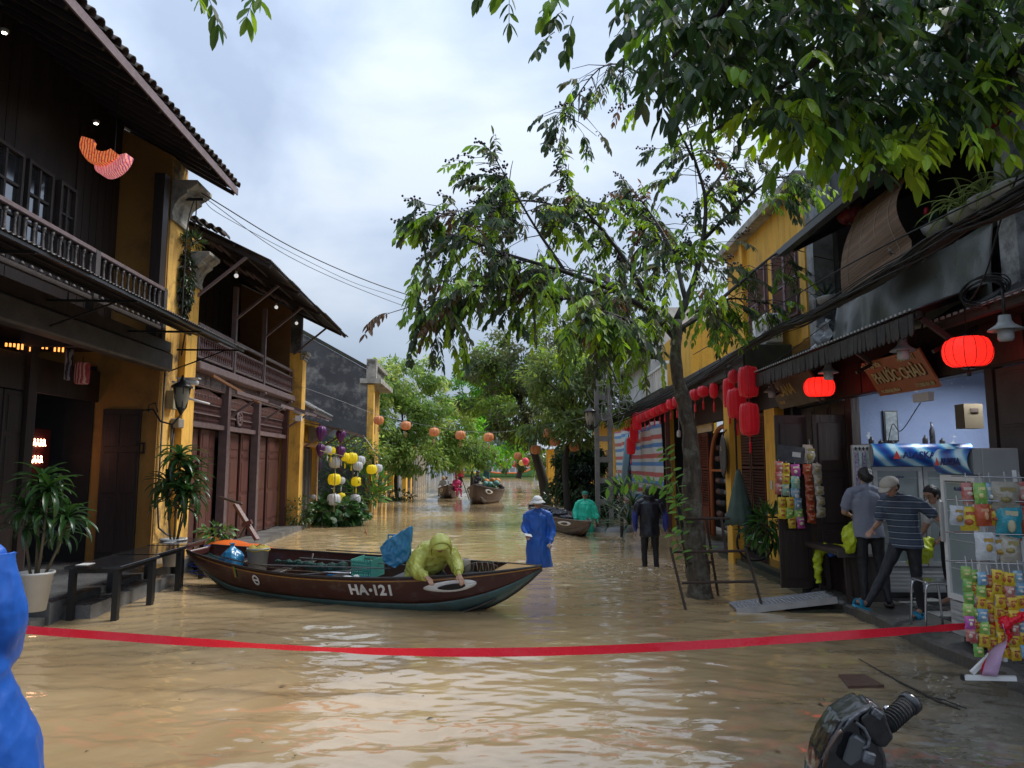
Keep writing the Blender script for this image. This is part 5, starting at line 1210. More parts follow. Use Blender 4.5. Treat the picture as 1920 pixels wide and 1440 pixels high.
crown_tree('shade_tree','pale green tree left of the street with orange lanterns before it',PY(745,935,38.9),[PY(747,950,38.9),PY(742,900,38.9),PY(750,850,38.9),PY(755,790,38.9)],[(at(750,720,39),(1.7,1.7,1.4)),(at(810,695,39.5),(.9,1,.9)),(at(735,790,38),(2.2,2.0,1.5)),(at(820,800,38.5),(1.8,1.6,1.7)),(at(720,850,37.5),(1.5,1.2,.9)),(at(870,850,38),(1.6,1.2,.9)),(at(690,780,36),(1.1,1.2,1.5)),(at(715,730,36),(1.1,1.2,1.2)),(at(700,850,34.5),(1.0,1.0,.9)),(at(780,855,37),(1.7,1.0,.8)),(at(835,868,38),(1.0,.8,.5))],215,95,.26,GL1,11,r0=.13,clump_r=.6)
crown_tree('shade_tree','bright yellow green tree behind the pale one, in the middle of the street view',PY(890,925,52),[PY(885,925,52),PY(885,880,52),PY(880,800,52)],[(at(890,740,52),(2.6,2,2.2)),(at(935,720,52),(2.2,2,2.2)),(at(850,800,51),(2.4,2,2.2)),(at(920,820,50),(2.6,2,1.8))],130,90,.30,GL2,12,r0=.16,clump_r=.75)
crown_tree('shade_tree','dark olive tree with a thick trunk leaning left, right of the moving boat',PY(1022,945,33.7),[PY(1026,955,33.7),PY(1018,900,33.7),PY(1000,840,33.5),PY(985,780,33.2),PY(975,720,33)],[(at(960,680,33),(2.0,1.8,1.7)),(at(1020,650,33.5),(2.2,2,1.9)),(at(920,700,32.5),(1.4,1.4,1.2)),(at(960,770,32),(2.6,1.6,1.4)),(at(1050,720,33),(2.0,2,1.6)),(at(1010,790,31.5),(2.0,1.5,.9))],170,100,.22,GL3,13,r0=.26,clump_r=.55)
crown_tree('shade_tree','slender tree before the green raincoat wader with orange lanterns in its leaves',PY(1065,975,24.2),[PY(1066,985,24.2),PY(1062,920,24.2),PY(1060,860,24.2),PY(1075,790,24.2),PY(1070,740,24.2)],[(at(1060,720,24),(1.5,1.4,1.2)),(at(1120,740,24),(1.1,1.2,1.4)),(at(1020,780,23.6),(1.2,1.0,.8)),(at(1095,690,24.5),(1.2,1.2,1.0)),(at(1095,800,23.6),(.9,.8,.6))],95,75,.21,GL4,14,r0=.12,clump_r=.42)
crown_tree('riverside_tree','small far tree with a broad stump beside the open river',PY(975,895,70),[PY(972,897,70),PY(975,880,70),PY(972,865,70)],[(at(960,862,70),(1.9,1.5,1.1)),(at(1000,850,70),(2.2,1.5,1.5)),(at(1005,875,69),(1.3,1,1.0))],40,70,.34,GL4,15,r0=.3,clump_r=.6)
crown_tree('garden_tree','dark shrubby tree between the slender tree and the utility pole',PY(1100,970,27),[PY(1100,975,27),PY(1100,930,27),PY(1100,880,27)],[(at(1100,900,27),(.9,.8,1.1)),(at(1085,860,27.5),(.8,.8,.8)),(at(1120,940,26),(.8,.6,.6)),(at(1090,890,27.5),(1.1,.6,1.2))],100,90,.2,[(.025,.05,.02),(.04,.075,.025),(.02,.035,.018)],16,r0=.08,clump_r=.4)
tm=thing('riverbank_trees','hazy mass of trees on the far bank of the river','trees',(0,135,1.7),kind='stuff')
rr=random.Random(3);LV=Leaves()
for k in range(420):
 x=rr.uniform(-70,70);q=Vector((x,rr.uniform(128,145),rr.uniform(2,9)+2.5*math.sin(x*.13)))
 col=jit((.10,.15,.09),.3,rr)
 for j in range(34):
  d=rvec(rr)*2.2;LV.add(q+d,rvec(rr)+Vector((0,0,-.4)),Vector((0,0,1))+rvec(rr),1.1,.6,jit(col,.2,rr))
LV.build(tm,LEAFM,near=0,simple=True,rest='crown')
def blade_mesh(name,L_,W_,droop,mat,col,col2=None,seg=7,fold=.25,tipw=0.0):
 """strap leaf rising along +Z and arching over towards +Y"""
 mb=MB();p=Vector((0,0,0));a=R(82);vs=[];st=L_/seg
 for i in range(seg+1):
  t=i/seg;w_=W_*(math.sin(math.pi*min(1,(t*.82+.14)))**.8)*(1 if t<1 else .05)
  n_=Vector((0,-math.sin(a),math.cos(a)))
  vs+=[p+Vector((-w_/2,0,0))+n_*(w_*fold),p.copy(),p+Vector((w_/2,0,0))+n_*(w_*fold)]
  p=p+Vector((0,math.cos(a),math.sin(a)))*st;a-=droop/seg
 mb.smooth=True;mb.add(vs,[(i*3+k,i*3+k+1,i*3+k+4,i*3+k+3)for i in range(seg)for k in(0,1)])
 me=mb.mesh(name,mat);ca=me.color_attributes.new('tint','FLOAT_COLOR','POINT')
 cc=[]
 for i in range(seg+1):
  for k in range(3):c=(col2 if(col2 and k!=1)else col);cc+=[*c,1]
 ca.data.foreach_set('color',np.array(cc,dtype=np.float32));return me
def rosette(root,c,n,meshes,tilt0,tilt1,rr,s0=.8,s1=1.15,name='leaf'):
 for i in range(n):
  f=i/max(1,n-1);az=i*2.39996+rr.uniform(-.3,.3);tl=tilt0+(tilt1-tilt0)*f+rr.uniform(-.12,.12)
  s_=rr.uniform(s0,s1)
  m=Matrix.Translation(Vector(c)+Vector((0,0,.03*(1-f))))@Matrix.Rotation(az,4,'Z')@Matrix.Rotation(-tl,4,'X')@Matrix.Diagonal((s_,s_,s_,1))
  link(name,meshes[rr.randrange(len(meshes))],root,m)
dr=[blade_mesh('dracaena_leaf',.48,.075,d,LEAFW,c)for d,c in((1.2,(.03,.085,.022)),(1.9,(.022,.06,.02)),(2.4,(.05,.11,.03)),(1.5,(.035,.09,.02)))]
def dracaena(label,base,pot_r,pot_h,stems,seed,sc=1.0):
 rr=random.Random(seed);t=thing('potted_dracaena',label,'potted plant',base);b=Vector(base)
 prof=[(pot_r*.68,0),(pot_r*.95,pot_h*.93),(pot_r*1.04,pot_h*.94),(pot_r*1.04,pot_h),(pot_r*.93,pot_h),(pot_r*.9,pot_h*.9)]
 MB().lathe(prof,56,b,lobes=56,lobe=.035).build('pot',M_('ribbed_white_pot',(.62,.62,.60),(.5,.5,.48),rough=.4),t)
 MB().lathe([(pot_r*.9,0),(.01,.02)],16,b+Vector((0,0,pot_h*.88))).build('soil',M_('potting_soil',(.03,.022,.015),rough=.9,bump=.8),t)
 for(dx,dy,h_)in stems:
  p0=b+Vector((dx*.3,dy*.3,pot_h*.85));p1=b+Vector((dx,dy,h_));MB().tube([p0,p0.lerp(p1,.5)+Vector((dx*.1,0,0)),p1],[.016,.014,.012],6).build('stem',M_('cane',(.16,.13,.08),(.1,.08,.05),rough=.7),t)
  rosette(t,p1,32,dr,.15,1.75,rr,.75*sc,1.1*sc)
  rosette(t,p0.lerp(p1,.72),9,dr,.9,1.9,rr,.65*sc,.95*sc)
q1=PL(64,1118,.05);q2=PL(323,1056,.12)
FR[0]=FL
q1=Vector((q1.x,q1.y,.25));q2=Vector((q2.x,q2.y,.25))
dracaena('larger potted dracaena in a ribbed white pot at the left edge of the terrace',q1,.185,.43,[(-.20,.05,1.10),(.10,-.05,1.32),(.24,.12,1.0),(-.06,.1,1.42)],1,.82)
dracaena('potted dracaena in a white pot in front of the yellow pillar behind the black tables',q2,.20,.44,[(.02,0,1.72),(-.18,.1,1.3),(.20,-.05,1.15),(.12,.12,1.45)],2,1.05)
FR[0]=I4
def bush(name,label,cat,c,rad,n,ls,lw,cols,seed,stems=6,near=0,hang=.3,simple=True):
 rr=random.Random(seed);c=Vector(c);t=thing(name,label,cat,c);LV=Leaves();tw=MB()
 for k in range(stems):
  a=rr.uniform(0,6.28);q=c+Vector((rad[0]*.6*math.cos(a),rad[1]*.6*math.sin(a),rad[2]*rr.uniform(.9,1.6)));tw.tube([c,c.lerp(q,.5)+Vector((0,0,.05)),q],[.012,.009,.005],4)
 tw.build('stems',BARKD,t,kind='stuff')
 for k in range(n):
  d=rvec(rr)*rr.uniform(.35,1)**.5;p_=c+Vector((d.x*rad[0],d.y*rad[1],rad[2]+d.z*rad[2]));s_=rr.uniform(.65,1.25)
  LV.add(p_,d+rvec(rr)*.5+Vector((0,0,-hang)),Vector((0,0,1))+rvec(rr)*.6,ls*s_,lw*s_,jit(cols[rr.randrange(len(cols))],.3,rr))
 LV.build(t,LEAFW,near=near,simple=simple);return t
DG=[(.03,.075,.02),(.05,.11,.03),(.08,.17,.035)]
bush('broad_leaved_bush','low broad leaved bush on the water under the white and yellow lanterns','bush',PZ(632,985,0.0),(.95,.6,.42),420,.26,.19,[(.025,.075,.02),(.04,.11,.03),(.06,.15,.04)],3,near=110,hang=.6,simple=False)
bush('thin_shrub','thin twiggy shrub in front of the far yellow pillar of the balcony house','shrub',PZ(566,990,0.0)+Vector((0,-.4,0)),(.45,.35,.5),420,.11,.055,[(.03,.06,.02),(.06,.12,.03),(.08,.15,.05)],4)
bush('thin_shrub','small shrub growing beside the door frame of the low tiled shop','shrub',PZ(590,985,0.0),(.3,.3,.35),200,.10,.05,[(.05,.10,.03),(.08,.15,.04)],44)
bush('vine','yellow green vine spilling over the wall beyond the purple lanterns','vine',PL(655,880,-.3)if False else PY(655,872,27.5),(1.4,.5,.55),1100,.13,.09,[(.16,.26,.03),(.10,.20,.03),(.05,.11,.03),(.30,.34,.04)],5)
bush('banana_clump','light green broad leaves rising behind the lowest white lantern','plant',PY(690,950,27.5),(.8,.5,.75),160,.42,.13,[(.09,.20,.03),(.12,.26,.04),(.05,.12,.03)],6,hang=-.6,simple=False)
bush('dark_shrub','dark shrub mass behind the column of hanging lanterns','shrub',PY(655,960,28.2),(1.5,.7,1.15),1500,.14,.08,DG,7)
bush('low_shrub','small clump of green at the foot of the pale shade tree','shrub',PZ(742,938,0),(1.1,.6,.25),260,.2,.1,[(.05,.10,.03),(.03,.07,.02)],8)
bush('low_shrub','small leafy clump in the water between the two right hand tree trunks','shrub',PZ(1050,950,0),(.8,.5,.35),300,.2,.1,[(.04,.10,.03),(.03,.07,.02)],9)
bush('fern','bright ferny plant beside the black bicycle','fern',PY(1445,1030,12.2),(.38,.3,.36),380,.20,.05,[(.06,.16,.03),(.10,.24,.04),(.04,.10,.03)],10,near=60,hang=.2,simple=False)
bush('dark_shrub','dark leafy shrub hanging on the kiosk post far down the street','shrub',PZ(1040,915,0),(.9,.6,1.6),500,.3,.16,DG,12)
bush('wall_creeper','creeper and moss growing on the weathered pillar top between the two left houses','creeper',(FL@Vector((-.42,13.0,4.6))),(.13,.16,.72),700,.13,.05,[(.02,.035,.015),(.035,.055,.02),(.05,.09,.03),(.04,.03,.02)],13,hang=1.2)
bush('roof_weeds','small weeds sprouting on the cornice above the creeper','weeds',(FL@Vector((-.3,12.95,6.0))),(.16,.2,.10),120,.13,.035,[(.06,.12,.03),(.03,.06,.02)],14,hang=-.4)
bush('trailing_plant','trailing green plant over the black tables beside the boat stern','plant',PZ(405,1015,.5),(.30,.25,.16),150,.13,.06,[(.05,.13,.03),(.09,.2,.04)],15,near=50,simple=False)
palm=[blade_mesh('palm_leaf',.75,.05,d,LEAFW,c)for d,c in((.9,(.03,.07,.025)),(1.5,(.02,.05,.02)),(.5,(.045,.09,.03)))]
for(u,v,Y,n_,s_,lab)in((1180,985,16.5,34,1.05,'spiky dark green clump to the left of the dark jacketed wader'),(1165,925,19,30,1.0,'taller spiky plant before the striped tarp by the utility pole'),(1140,990,18,20,.8,'small spiky plant at the foot of the utility pole')):
 rr=random.Random(u);t=thing('spiky_plant',lab,'plant',PY(u,v,Y));rosette(t,PY(u,v,Y),n_,palm,.1,1.35,rr,.8*s_,1.1*s_)
 if v<960:bar('stem',BARKD,t,PY(u,v,Y)-Vector((0,0,1.3)),PY(u,v,Y),.1,round_=8)
 else:rosette(t,PY(u,v,Y)+Vector((.1,0,.45)),n_,palm,.3,1.5,rr,.7*s_,1.0*s_)
sp=thing('sapling','bright green young shoots rising to the left of the leaning tree trunk','sapling',PY(1285,1060,10.2))
rr=random.Random(31);LV=Leaves();
def shoot(pts,n_,ll,alt=True):
 pth=smooth_path(pts,24);MB().tube(pth,[.008-.0002*i for i in range(25)],5).build('stem',M_('green_stem',(.12,.16,.05),rough=.6),sp)
 for k in range(n_):
  i=3+int(21*k/n_);p_=pth[i];t=(pth[min(i+1,24)]-pth[i-1]).normalized();s_=1 if k%2 else-1
  sd=t.cross(Vector((0,1,0))).normalized()*s_
  LV.add(p_,sd+t*.35+Vector((0,rr.uniform(-.5,.5),rr.uniform(-.5,.0))),Vector((0,-.5,1))+rvec(rr)*.3,ll*rr.uniform(.8,1.2),ll*.40,jit((.13,.27,.04),.3,rr))
shoot([PY(1290,1010,10.2),PY(1275,930,10.1),PY(1258,870,10),PY(1240,832,10)],18,.15)
shoot([PY(1285,1030,10.2),PY(1270,960,9.9),PY(1262,915,9.8),PY(1240,890,9.7)],12,.14)
shoot([PY(1282,960,10.1),PY(1245,915,9.9),PY(1190,905,9.8),PY(1132,915,9.7)],26,.15)
shoot([PY(1290,1060,10.1),PY(1272,1020,9.9),PY(1256,990,9.8)],9,.13)
shoot([PY(1320,1040,10.3),PY(1330,1030,10.1),PY(1335,1022,10)],5,.10)
LV.build(sp,LEAFM)
spd=[blade_mesh('spider_leaf',.42,.026,d,LEAFM,(.12,.20,.05),(.34,.40,.16))for d in(1.6,2.2,2.7)]
agv=[blade_mesh('agave_leaf',.24,.04,.35,LEAFW,(.03,.06,.035))]
for(u,v,Y,s_,kind,lab)in((1775,425,7.75,1.0,'mix','first white oval pot on the right balcony, small grey green plant, nearest the blind'),(1826,398,7.25,1.2,'spider','white oval pot with a big striped spider plant on the right balcony'),(1868,372,6.9,1.1,'spider','third white oval pot from the blind with arching striped leaves'),(1902,350,6.55,1.0,'spider','white oval pot nearest the right edge on the balcony'),(1549,560,10.7,1.0,'agave','white planter with a small spiky agave at the left end of the right balcony')):
 rr=random.Random(u);q=PY(u,v,Y);q=Vector((4.58,q.y,q.z))if kind!='agave' else q
 t=thing('balcony_pot',lab,'potted plant',q)
 MB().lathe([(.06,-.09),(.13,-.05),(.15,.0),(.155,.02),(.14,.02),(.12,0)],20,M=Matrix.Translation(q)@Matrix.Diagonal((.85,1.3,1,1))).build('pot',M_('worn_white_pot',(.5,.52,.52),(.35,.36,.36),rough=.5),t)
 rosette(t,q,26 if kind=='spider' else 16,agv if kind!='spider' else spd,.1,1.3,rr,.8*s_,1.15*s_)
 bar('pot_hanger',BLK,t,q+Vector((0,0,-.08)),q+Vector((.12,0,-.06)),.02,.02)
 if u==1775:MB().ball(q+Vector((-.02,.12,.22)),(.03,.03,.05),8,6).build('red_flower',M_('red_flower',(.6,.02,.05),rough=.5),t)
# ================================================================ PEOPLE
SKIN=M_('skin',(.46,.26,.17),(.38,.20,.13),sc=6,rough=.55,rvar=.05)
HAIR=M_('black_hair',(.012,.010,.009),rough=.5)
BLUEC=M_('blue_raincoat',(.02,.13,.55),(.015,.10,.44),sc=5,rough=.42,bump=.35,bsc=7,spec=.5,rvar=.05)
GREENC=M_('green_raincoat',(.03,.62,.40),(.02,.52,.33),sc=5,rough=.35,bump=.4,bsc=9,rvar=.05)
YELC=M_('yellow_raincoat',(.60,.62,.13),(.50,.51,.10),sc=5,rough=.38,bump=.5,bsc=9,rvar=.05,trans=.1)
NEONC=M_('neon_yellow_raincoat',(.58,.68,.02),(.48,.58,.02),sc=5,rough=.35,bump=.5,bsc=9,rvar=.05,trans=.15)
NAVY=M_('navy_black_jacket',(.018,.02,.032),(.01,.011,.018),sc=5,rough=.35,bump=.5,bsc=10)
ROYAL=M_('royal_blue_sleeve',(.03,.05,.30),(.02,.035,.2),rough=.35,bump=.4,bsc=10)
BLACKC=M_('black_trousers',(.012,.013,.017),(.02,.02,.025),rough=.6,bump=.5,bsc=12)
GREYS=M_('grey_blue_shirt',(.24,.26,.33),(.19,.21,.27),sc=60,amt=.5,rough=.8,bump=.4,bsc=9)
PINKC=M_('pink_raincoat',(.75,.05,.22),rough=.35);REDC=M_('red_jacket',(.45,.03,.04),rough=.5)
WHC=M_('white_cloth',(.62,.63,.62),(.5,.5,.5),rough=.7,bump=.3)
def striped_shirt():
 m=bpy.data.materials.new('striped_polo');m.use_nodes=True;nt=m.node_tree;p=nt.nodes['Principled BSDF'];L=nt.links.new
 tc=N(nt,'ShaderNodeTexCoord');sx=N(nt,'ShaderNodeSeparateXYZ');L(tc.outputs['Object'],sx.inputs[0])
 a=N(nt,'ShaderNodeMath',operation='MULTIPLY_ADD');L(sx.outputs['Z'],a.inputs[0]);a.inputs[1].default_value=14;a.inputs[2].default_value=20
 f=N(nt,'ShaderNodeMath',operation='FRACT');L(a.outputs[0],f.inputs[0])
 cr=N(nt,'ShaderNodeValToRGB');cr.color_ramp.interpolation='CONSTANT';e=cr.color_ramp.elements
 e[0].color=(.045,.065,.10,1);e[1].position=.42;e[1].color=(.40,.45,.50,1);k=e.new(.5);k.color=(.035,.05,.08,1);k=e.new(.75);k.color=(.055,.08,.12,1)
 L(f.outputs[0],cr.inputs['Fac']);L(cr.outputs[0],p.inputs['Base Color']);p.inputs['Roughness'].default_value=.8;return m
POLO=striped_shirt()
def capsule(mb,a,b,r0,r1,n=12,flat=None):
 a,b=Vector(a),Vector(b);d=b-a;L_=max(d.length,1e-4);t=d/L_;pts=[a-t*r0*.95,a-t*r0*.6,a,b,b+t*r1*.6,b+t*r1*.95]
 mb.tube(pts,[r0*.3,r0*.8,r0,r1,r1*.8,r1*.3],n)
def remesh(name,mb,voxel,mats,parent,segs=None,wrinkle=0.0,wdir=(1,1,.3),wf=16.0,smooth=3,seed=0,thick=None):
 me=mb.mesh('tmp',[]);o=bpy.data.objects.new('tmp',me);COL.objects.link(o)
 md=o.modifiers.new('r','REMESH');md.mode='VOXEL';md.voxel_size=voxel
 if smooth:m2=o.modifiers.new('s','SMOOTH');m2.iterations=smooth;m2.factor=.5
 dg=bpy.context.evaluated_depsgraph_get();me2=bpy.data.meshes.new_from_object(o.evaluated_get(dg))
 bpy.data.objects.remove(o);bpy.data.meshes.remove(me);me2.name=name
 n=len(me2.vertices);co=np.empty(n*3,dtype=np.float32);me2.vertices.foreach_get('co',co);co=co.reshape(-1,3)
 if wrinkle:
  no=np.empty(n*3,dtype=np.float32);me2.vertices.foreach_get('normal',no);no=no.reshape(-1,3)
  rs_=np.random.RandomState(seed);f=np.zeros(n)
  for k in range(14):
   kx=rs_.normal(size=3)*np.array(wdir);kx=kx/np.linalg.norm(kx)*wf*rs_.uniform(.5,2.0)
   ph=rs_.uniform(0,6.28);w_=kx@co.T+ph+1.2*np.sin(co[:,2]*9+k)
   f+=(1-2*np.abs(np.sin(w_)))/(1+.05*k)
  for k in range(8):
   kx=rs_.normal(size=3)*np.array(wdir);kx=kx/np.linalg.norm(kx)*wf*rs_.uniform(2.2,3.6);w_=kx@co.T+2.5*np.sin(co[:,0]*11+k)+1.5*np.sin(co[:,2]*7+k*2);f+=.45*(1-2*np.abs(np.sin(w_))**.7)
  co=co+no*(f/6*wrinkle)[:,None];me2.vertices.foreach_set('co',co.ravel())
 for m in(mats if isinstance(mats,list)else[mats]):me2.materials.append(m)
 if segs:
  A=np.array([s[0]for s in segs]);B=np.array([s[1]for s in segs]);r=np.array([s[2]for s in segs]);mi=np.array([s[3]for s in segs])
  pc=np.empty(len(me2.polygons)*3,dtype=np.float32);me2.polygons.foreach_get('center',pc);pc=pc.reshape(-1,3)
  best=np.full(len(pc),9.0);idx_=np.zeros(len(pc),dtype=np.int32)
  for a,b,rr_,m in zip(A,B,r,mi):
   ab=b-a;t=np.clip(((pc-a)@ab)/(ab@ab+1e-9),0,1);d=np.linalg.norm(pc-(a+t[:,None]*ab),axis=1)-rr_
   s_=d<best;best[s_]=d[s_];idx_[s_]=m
  me2.polygons.foreach_set('material_index',idx_)
 me2.polygons.foreach_set('use_smooth',np.ones(len(me2.polygons),dtype=bool));me2.update()
 return link(name,me2,parent)
def hand(S,wr,dirv,palm_n,mat,s=1.0,curl=.5,side=1):
 """palm + five fingers, appended as capsules to the seg list"""
 d=Vector(dirv).normalized();nrm=Vector(palm_n);nrm=(nrm-d*nrm.dot(d)).normalized();x=d.cross(nrm)*side
 wr=Vector(wr);pc=wr+d*.05*s
 for k in(-1,0,1):S.append((wr+x*.012*k*s,pc+x*.026*k*s+d*.025*s,.022*s,.018*s,mat))
 for k,(off,ln)in enumerate(((-.033,.062),(-.011,.075),(.011,.08),(.033,.07))):
  b0=pc+x*off*s+d*.03*s;b1=b0+(d+nrm*curl*.4).normalized()*ln*.55*s;b2=b1+(d+nrm*curl*1.6).normalized()*ln*.5*s
  S.append((b0,b1,.0105*s,.0095*s,mat));S.append((b1,b2,.0095*s,.008*s,mat))
 t0=wr+x*.03*s+d*.025*s;t1=t0+(x*.7+d*.7+nrm*.3).normalized()*.04*s;t2=t1+(d+nrm*.5+x*.15).normalized()*.032*s
 S.append((t0,t1,.015*s,.012*s,mat));S.append((t1,t2,.012*s,.009*s,mat))
def person(label,base,rz,J,mats,voxel=.011,hair='short',hat=None,shoes=None,group=None,s=1.0,face=True,hands=True,coat=None,wr=.004,seed=0,hair_mat=None):
 """J: joints in the person's own frame (facing -Y, z up from the feet). mats: dict top, bottom, sleeve, skin"""
 t=thing('person',label,'person',base,rz,group);M0=RW[t.name];keep=FR[0];FR[0]=M0
 V={k:Vector(v)*s for k,v in J.items()}
 pal=[SKIN,mats['top'],mats['bottom'],mats.get('sleeve',mats['top'])];S=[]
 A=lambda a,b,r0,r1,m:S.append((Vector(a),Vector(b),r0*s,r1*s,m))
 pel,ch,nk,hd=V['pelvis'],V['chest'],V['neck'],V['head']
 lat=(V['shR']-V['shL']).normalized();hl=(V['hipR']-V['hipL']).normalized()
 for k in(-1,0,1):
  A(pel+hl*.075*k*s,pel.lerp(ch,.5)+lat*.06*k*s,.11,.105,1 if 'longcoat' in mats else(2 if 0 else 1))
  A(pel.lerp(ch,.5)+lat*.065*k*s,ch+lat*.09*k*s,.105,.11,1)
  A(pel+hl*.07*k*s+(pel-ch).normalized()*.04*s,pel+hl*.07*k*s,.112,.112,2)
 A(ch,nk,.10,.065,1);A(nk,hd+(nk-hd)*.3,.052,.05,0)
 for q in('R','L'):
  A(nk+(V['sh'+q]-nk)*.3,V['sh'+q],.065,.062,1)
  A(V['sh'+q],V['el'+q],.058,.046,3)
  short=mats.get('short')
  if short:
   A(V['sh'+q],V['sh'+q].lerp(V['el'+q],.75),.064,.062,3);S[-2]=(S[-2][0],S[-2][1],.05*s,.042*s,0)
   A(V['el'+q],V['ha'+q],.042,.028,0)
  else:A(V['el'+q],V['el'+q].lerp(V['ha'+q],.93),.047,.038,3);A(V['el'+q].lerp(V['ha'+q],.9),V['ha'+q],.027,.025,0)
  A(V['hip'+q],V['kn'+q],.092,.064,2);A(V['kn'+q],V['an'+q],.064,.046,2)
  A(V['an'+q],V['to'+q],.04,.032,0)
  if hands:
   d=V['ha'+q]-V['el'+q];hand(S,V['ha'+q],J.get('hd'+q,d),J.get('hn'+q,(0,0,-1)if abs(d.z)<d.length*.7 else(1 if q=='L' else-1,0,0)),0,s,.45,1 if q=='R' else-1)
 lk=Vector(J.get('look',(0,-1,0))).normalized();up=(hd-nk).normalized();up=(up-lk*up.dot(lk)).normalized();rt=lk.cross(up)
 A(hd+up*.02*s-lk*.02*s,hd+up*.035*s+lk*.018*s,.083,.078,0);A(hd-up*.02*s+lk*.01*s,hd-up*.06*s+lk*.035*s,.066,.045,0)
 if face:
  A(hd+up*.015*s+lk*.092*s,hd-up*.018*s+lk*.108*s,.009,.014,0)
  for k in(-1,1):A(hd+rt*.083*k*s+up*.02*s,hd+rt*.083*k*s-up*.02*s,.013,.011,0)
 mb=MB()
 for(a,b,r0,r1,m)in S:capsule(mb,a,b,r0,r1)
 remesh('body',mb,voxel,pal,t,[(tuple(a),tuple(b),(r0+r1)/2,m)for(a,b,r0,r1,m)in S],wr,(1,1,.5),18,2,seed)
 if face:
  for k in(-1,1):
   MB().ball(hd+rt*.032*k*s+up*.012*s+lk*.092*s,(.012*s,.008*s,.006*s),6,4).build('eye',M_('dark_eye',(.02,.015,.012),rough=.3),t)
   MB().tube([hd+rt*.018*k*s+up*.034*s+lk*.094*s,hd+rt*.046*k*s+up*.034*s+lk*.084*s],.004*s,4).build('eyebrow',HAIR,t)
  MB().tube([hd-rt*.02*s-up*.048*s+lk*.088*s,hd-up*.05*s+lk*.094*s,hd+rt*.02*s-up*.048*s+lk*.088*s],.005*s,5).build('mouth',M_('lips',(.22,.07,.06),rough=.5),t)
 R3=Matrix((rt,-lk,up)).transposed()
 hm=hair_mat or HAIR
 if hair=='short' and hat is None:
  mb=MB();c=hd+up*.04*s-lk*.012*s;mb.ball(c,(.098*s,.108*s,.098*s),12,8,M=R3);mb.ball(c-lk*.03*s-up*.04*s,(.088*s,.085*s,.085*s),10,7,M=R3)
  for k in range(len(mb.v)):
   v_=Vector(mb.v[k])-hd
   if v_.dot(lk)>.055*s and v_.dot(up)<.06*s:v_-=lk*(v_.dot(lk)-.05*s)
   mb.v[k]=tuple(hd+v_)
  remesh('hair',mb,voxel*1.1,hm,t,None,.006,(1,1,1),60,1,3)
 if hat:
  kind,hmat=hat
  if kind=='cap':
   MB().grid(lambda u,v:hd+R3@Vector((.102*s*math.cos(6.2832*u)*math.cos(v*1.5),.112*s*math.sin(6.2832*u)*math.cos(v*1.5),(.045+.085*math.sin(v*1.5))*s)),24,8,close_u=True).build('cap',hmat,t,solid=.004)
   MB().grid(lambda u,v:hd+R3@Vector(((.085-.02*v)*s*math.sin((u-.5)*2.4),-(.095+.085*v*math.cos((u-.5)*2.2))*s,(.055-.025*v-.03*(u-.5)**2)*s)),12,5).build('brim',hmat,t,solid=.005)
   mb=MB();mb.ball(hd-lk*.035*s-up*.0*s,(.086*s,.075*s,.07*s),10,7,M=R3);mb.build('hair',hm,t)
  if kind=='bucket':
   MB().grid(lambda u,v:hd+R3@Vector(((.098+.0*v)*s*math.cos(6.2832*u)*math.cos(v*1.45)**.6,.108*s*math.sin(6.2832*u)*math.cos(v*1.45)**.6,(.05+.085*v)*s)),24,6,close_u=True).build('hat_crown',hmat,t,solid=.004)
   MB().grid(lambda u,v:hd+R3@Vector(((.098+.055*v+.008*math.sin(u*19))*s*math.cos(6.2832*u),(.108+.055*v)*s*math.sin(6.2832*u),(.052-.055*v+.006*math.sin(u*25))*s)),30,4,close_u=True).build('hat_brim',hmat,t,solid=.004)
  if kind=='hood':
   mb=MB();c=hd+up*.02*s-lk*.03*s
   mb.grid(lambda u,v:c+R3@Vector((.125*s*math.cos(math.pi*(u*1.5-.25))*(.4+.6*math.sin(math.pi*min(1,v*.5+.48))),(.02-.16*(1-v)+.05)*s+(.09*s if v>.6 else 0)*(v-.6)*2,(.03+.125*math.sin(math.pi*(u*1.5-.25))*(.55+.45*math.sin(math.pi*min(1,v*.5+.48))))*s)),20,8)
   mb.build('hood',hmat,t,solid=.008)
 if shoes:
  for q in('R','L'):
   a,b=V['an'+q],V['to'+q];d=(b-a).normalized();n_=Vector((0,0,1))-d*d.z;n_.normalize();sd=d.cross(n_)
   sc_=a-n_*.045*s-d*.03*s
   P=[sc_+d*(.28*s*(0.5-.5*math.cos(an))-.03*s)+sd*.05*s*math.sin(an)for an in[2*math.pi*k/16 for k in range(16)]]
   so=MB().prism(P,n_*-.022*s).build('slipper',shoes,t)
   MB().grid(lambda u,v:sc_+d*(.13+.07*v)*s+sd*(.052*s*math.cos(math.pi*u))+n_*(.075*s*math.sin(math.pi*u)+.0),8,3).build('strap',shoes,so,solid=.006)
 if coat:coat(t,V,s)
 FR[0]=keep
 return t
